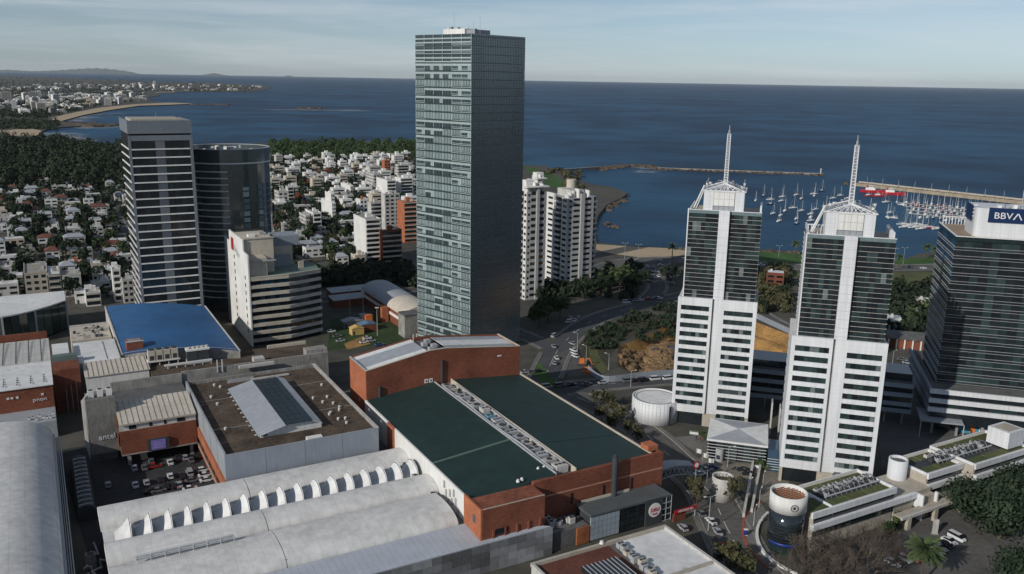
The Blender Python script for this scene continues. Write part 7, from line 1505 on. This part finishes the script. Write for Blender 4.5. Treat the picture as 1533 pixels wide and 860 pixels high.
# people on the plaza: tiny standing figures, one continuous body each
def person(px, py, col, label):
    p = P(px, py); g = MB(); S = [(0, .1), (.45, .09), (.85, .17), (1.15, .2), (1.42, .22), (1.5, .08), (1.58, .1), (1.68, .11), (1.78, .05)]; n = 8
    g.grid([[(p.x + r * 1.2 * math.cos(6.283 * k / n), p.y + r * .8 * math.sin(6.283 * k / n), z + .06) for k in range(n)] for z, r in S], 0, True); o = thing('person', label, 'person', 0, (p.x, p.y)); mp(o, 'body', g, mat('cloth_' + col, {'dark': (.03, .03, .035), 'red': (.25, .04, .03), 'pale': (.4, .4, .42)}[col], .9, .2), True)
for px, py, c, l in ((1042, 660, 'dark', 'person in dark clothes standing by the plaza planter'), (1048, 662, 'red', 'person in a red top standing by the plaza planter'), (1141, 783, 'pale', 'person in pale clothes walking on the plaza path'), (1452, 660, 'dark', 'person in dark clothes near the teal hoarding')): person(px, py, c, l)
# ---- breakwater, pier, boats
def longbox(name, label, cat, a, b, w, z0, z1, m, parts='deck'):
    pa, pb = P(*a), P(*b); d = (pb - pa); ang = math.degrees(math.atan2(d.y, d.x)); la = loc(pa, ang); t = thing(name, label, cat, ang, la); bp(t, parts, la[0], la[0] + d.length, la[1] - w / 2, la[1] + w / 2, z0, z1, m); return t, la, d.length
t, la, L_ = longbox('pier', 'long stone pier closing the marina', 'pier', (1282, 275), (1620, 312), 11, SEA_Z - 2, 1.0, mat('pier_stone', (.3, .25, .18), .9, .3, .1, .8)); bp(t, 'sea_wall', la[0], la[0] + L_, la[1] + 5.0, la[1] + 6.2, 1.0, 2.6, BEIGE)
for k in range(14): mp(t, 'lamp_post', MB().tube((la[0] + 12 + k * 20, la[1] + 3.6, 1), (la[0] + 12 + k * 20, la[1] + 3.6, 9.5), .2, 5, .12), OFFW)
rock_mass('breakwater_rocks', ((1278, 274), (1400, 287), (1533, 302)), 200, 4, 4, 'rough rocks along the outer foot of the pier', 22)
t, la, L_ = longbox('breakwater', 'straight low stone breakwater beyond the bay', 'breakwater', (985, 251), (1232, 260), 4, SEA_Z - 2, .1, CONC, 'crest'); mp(t, 'end_beacon', MB().cyl(la[0] + L_ - 3, la[1], .1, 7, 1.0, 10, .7), OFFW)
rock_mass('breakwater_rocks', ((985, 251.5), (1100, 255.5), (1232, 260.5)), 200, 3.4, 2.6, 'rough rocks heaped along the breakwater', 23)
t, la, L_ = longbox('jetty', 'long piled footbridge between headland and islet', 'jetty', (838, 256), (897, 252), 3.2, 1.6, 2.3, CONC)
for k in range(16): bp(t, 'pile', la[0] + 2 + k * L_ / 16, la[0] + 3.2 + k * L_ / 16, la[1] - 1.2, la[1] + 1.2, SEA_Z - 3, 1.6, CONCD)
def boat_mesh(L_, B_, col):
    S = []
    for f, w, z0 in ((0, .55, .1), (.25, .95, -.25), (.55, 1., -.3), (.8, .7, -.2), (1., .04, .35)):
        x = -L_ / 2 + L_ * f; h = B_ / 2 * w; t_ = .9 + .25 * f * f; S.append([(x, -h * .5, z0), (x, h * .5, z0), (x, h, t_ * .7), (x, h * .95, t_), (x, -h * .95, t_), (x, -h, t_ * .7)])
    hull = loft(S).mesh('hull', col); cab = loft([ring_sec(-L_ * .12, B_ * .28, .85, 1.35, .08), ring_sec(-L_ * .08, B_ * .3, .85, 1.5, .1), ring_sec(L_ * .12, B_ * .27, .85, 1.45, .1), ring_sec(L_ * .22, B_ * .2, .85, 1.0, .05)]).mesh('cabin', WHITE2)
    mast = MB().tube((L_ * .08, 0, .9), (L_ * .08, 0, .9 + L_ * 1.25), .13, 5, .07); mast.tube((L_ * .08, 0, 2.1), (-L_ * .38, 0, 2.2), .16, 5); mast.tube((L_ * .08, 0, .9 + L_ * 1.2), (L_ * .48, 0, 1.2), .03, 3); mast.tube((L_ * .08, 0, .9 + L_ * 1.2), (-L_ * .5, 0, 1.1), .03, 3)
    return hull, cab, mast.mesh('mast', STEELW)
BT = {('white', l): boat_mesh(l, l * .32, WHITE2) for l in (8, 10, 13)}; BT.update({('blue hulled', l): boat_mesh(l, l * .32, BLUEP) for l in (8, 10, 13)}); BT.update({('red hulled', l): boat_mesh(l, l * .34, REDP) for l in (8, 10, 13)})
def boat(px, py, col, l, rz, where, group, sail=True):
    p = P(px, py, SEA_Z); t = bpy.data.objects.new('sailing_boat' if sail else 'motor_boat', None); COL.objects.link(t); t.location = (p.x, p.y, SEA_Z); t.rotation_euler = (0, 0, rz); h, c, m_ = BT[(col, l)]; setp(t, '%s %s %s %s' % ({8: 'small', 10: 'mid sized', 13: 'large'}[l], col, 'sailing boat' if sail else 'motor boat', where), 'boat', group); link('hull', h, t); link('cabin', c, t)
    if sail: link('mast', m_, t)
Zb = lambda x, y: (1113 + x / 3.583, 100 + y / 3.583)
for i, (x, y) in enumerate(((145, 740), (210, 700), (285, 690), (312, 710), (380, 695), (380, 685), (420, 668), (160, 790), (200, 800), (222, 775), (268, 760), (312, 775), (285, 845), (192, 830), (360, 810), (362, 828), (388, 768), (362, 792), (108, 695), (66, 720), (520, 693), (482, 708), (205, 722), (285, 818), (425, 782), (146, 715), (560, 708))): boat(*Zb(x, y), 'white' if i % 6 else 'blue hulled', (8, 10, 10, 8)[i % 4], .3 + .2 * (i % 5), 'moored alone in the open bay', 'boats moored in the bay', i % 9 != 8)
Zc = lambda x, y: (1220 + x / 4.898, 260 + y / 4.898)
for i, (x, y) in enumerate(((550, 290), (530, 325), (578, 328), (520, 212), (600, 215), (640, 232))): boat(*Zc(x, y), 'white', (8, 10)[i % 2], .4 + i, 'moored just off the marina berths', 'boats off the marina')
for r in range(5):
    for k in range(19):
        px = 1356 + k * 9.6 + r * 5.5 - 8 * (r % 2) + rv.uniform(-1.5, 1.5); py = 303 + r * 5.2 + (px - 1356) * .105 + rv.uniform(-.7, .7)
        if px > 1505: continue
        boat(px, py, rv.choice(('white', 'white', 'white', 'white', 'blue hulled', 'red hulled')), rv.choice((8, 10, 10)), RAD(60) + 3.14 * (k % 2), 'berthed in the crowded marina', 'boats berthed in the marina', rv.random() < .8)
for i, (x, y) in enumerate(((650, 375), (690, 385), (740, 375), (780, 385), (820, 395), (730, 398), (660, 395), (900, 408), (780, 408))): boat(*Zc(x, y), 'white', 13, .15 + .04 * i, 'rafted in the group at the marina mouth', 'large boats rafted together')
boat(*Zc(868, 402), 'red hulled', 13, .2, 'at the end of the rafted group', None, False)
for r in range(4):
    a = (1352 + r * 3, 300.5 + r * 5.2); t, la, L_ = longbox('pontoon', 'floating pontoon between the marina berths', 'pontoon', a, (1506, 316.5 + r * 5.2), 1.6, SEA_Z - .1, SEA_Z + .5, BEIGE); t['group'] = 'pontoons of the marina'
def ship(px, py, rz, s, label):
    p = P(px, py, SEA_Z); t = thing('fishing_ship', label, 'ship', rz, loc(p, rz), SEA_Z, 'red ships at the pier'); x, y = loc(p, rz); L_ = 30 * s; S = []
    for f, w, z0 in ((0, .7, 0), (.15, 1, -1), (.7, 1, -1), (.9, .6, -.5), (1, .05, 1)): xx = x - L_ / 2 + L_ * f; h = 3.6 * s * w; zt = 3.0 * s + 1.2 * f * f * s; S.append([(xx, y - h * .7, SEA_Z + z0), (xx, y + h * .7, SEA_Z + z0), (xx, y + h, SEA_Z + zt * .7), (xx, y + h, SEA_Z + zt), (xx, y - h, SEA_Z + zt), (xx, y - h, SEA_Z + zt * .7)])
    mp(t, 'hull', loft(S), REDP); zz = SEA_Z + 3 * s; bp(t, 'deckhouse', x - L_ * .3, x + L_ * .05, y - 2.4 * s, y + 2.4 * s, zz, zz + 2.8 * s, WHITE2); bp(t, 'bridge', x - L_ * .2, x, y - 2 * s, y + 2 * s, zz + 2.8 * s, zz + 5 * s, WHITE2); bp(t, 'bridge_window', x - L_ * .2, x + .05, y - 2.05 * s, y + 2.05 * s, zz + 3.6 * s, zz + 4.4 * s, GLD); mp(t, 'mast', MB().tube((x - L_ * .12, y, zz + 5 * s), (x - L_ * .12, y, zz + 11 * s), .2, 5, .1), OFFW); mp(t, 'crane_mast', MB().tube((x + L_ * .25, y, zz), (x + L_ * .25, y, zz + 7 * s), .2, 5, .1), OFFW); bp(t, 'funnel', x - L_ * .28, x - L_ * .22, y - .8 * s, y + .8 * s, zz + 2.8 * s, zz + 5.6 * s, REDP)
ship(1308, 289, -28, 1., 'long red fishing ship with white deckhouse alongside the pier'); ship(1337, 292, -28, .9, 'second red ship moored ahead of the long one at the pier'); ship(1316, 294.5, 0, .5, 'small red ship anchored off the moored ships'); ship(1301, 294, 20, .4, 'little orange red trawler anchored beside the small red ship')
# ================================================================ AIR
hz_ = MB().box(-75000, 75000, -1500, 75000, -16, 400); hzo = link('haze', hz_.mesh('haze', [])); hzo['kind'] = 'stuff'
hm = bpy.data.materials.new('haze'); hm.use_nodes = True; hn = hm.node_tree; hn.nodes.clear(); ho = hn.nodes.new('ShaderNodeOutputMaterial'); pv = hn.nodes.new('ShaderNodeVolumePrincipled'); pv.inputs['Color'].default_value = (.88, .94, 1, 1); pv.inputs['Density'].default_value = .000009; pv.inputs['Anisotropy'].default_value = 0
hn.links.new(pv.outputs[0], ho.inputs['Volume']); hzo.data.materials.append(hm)
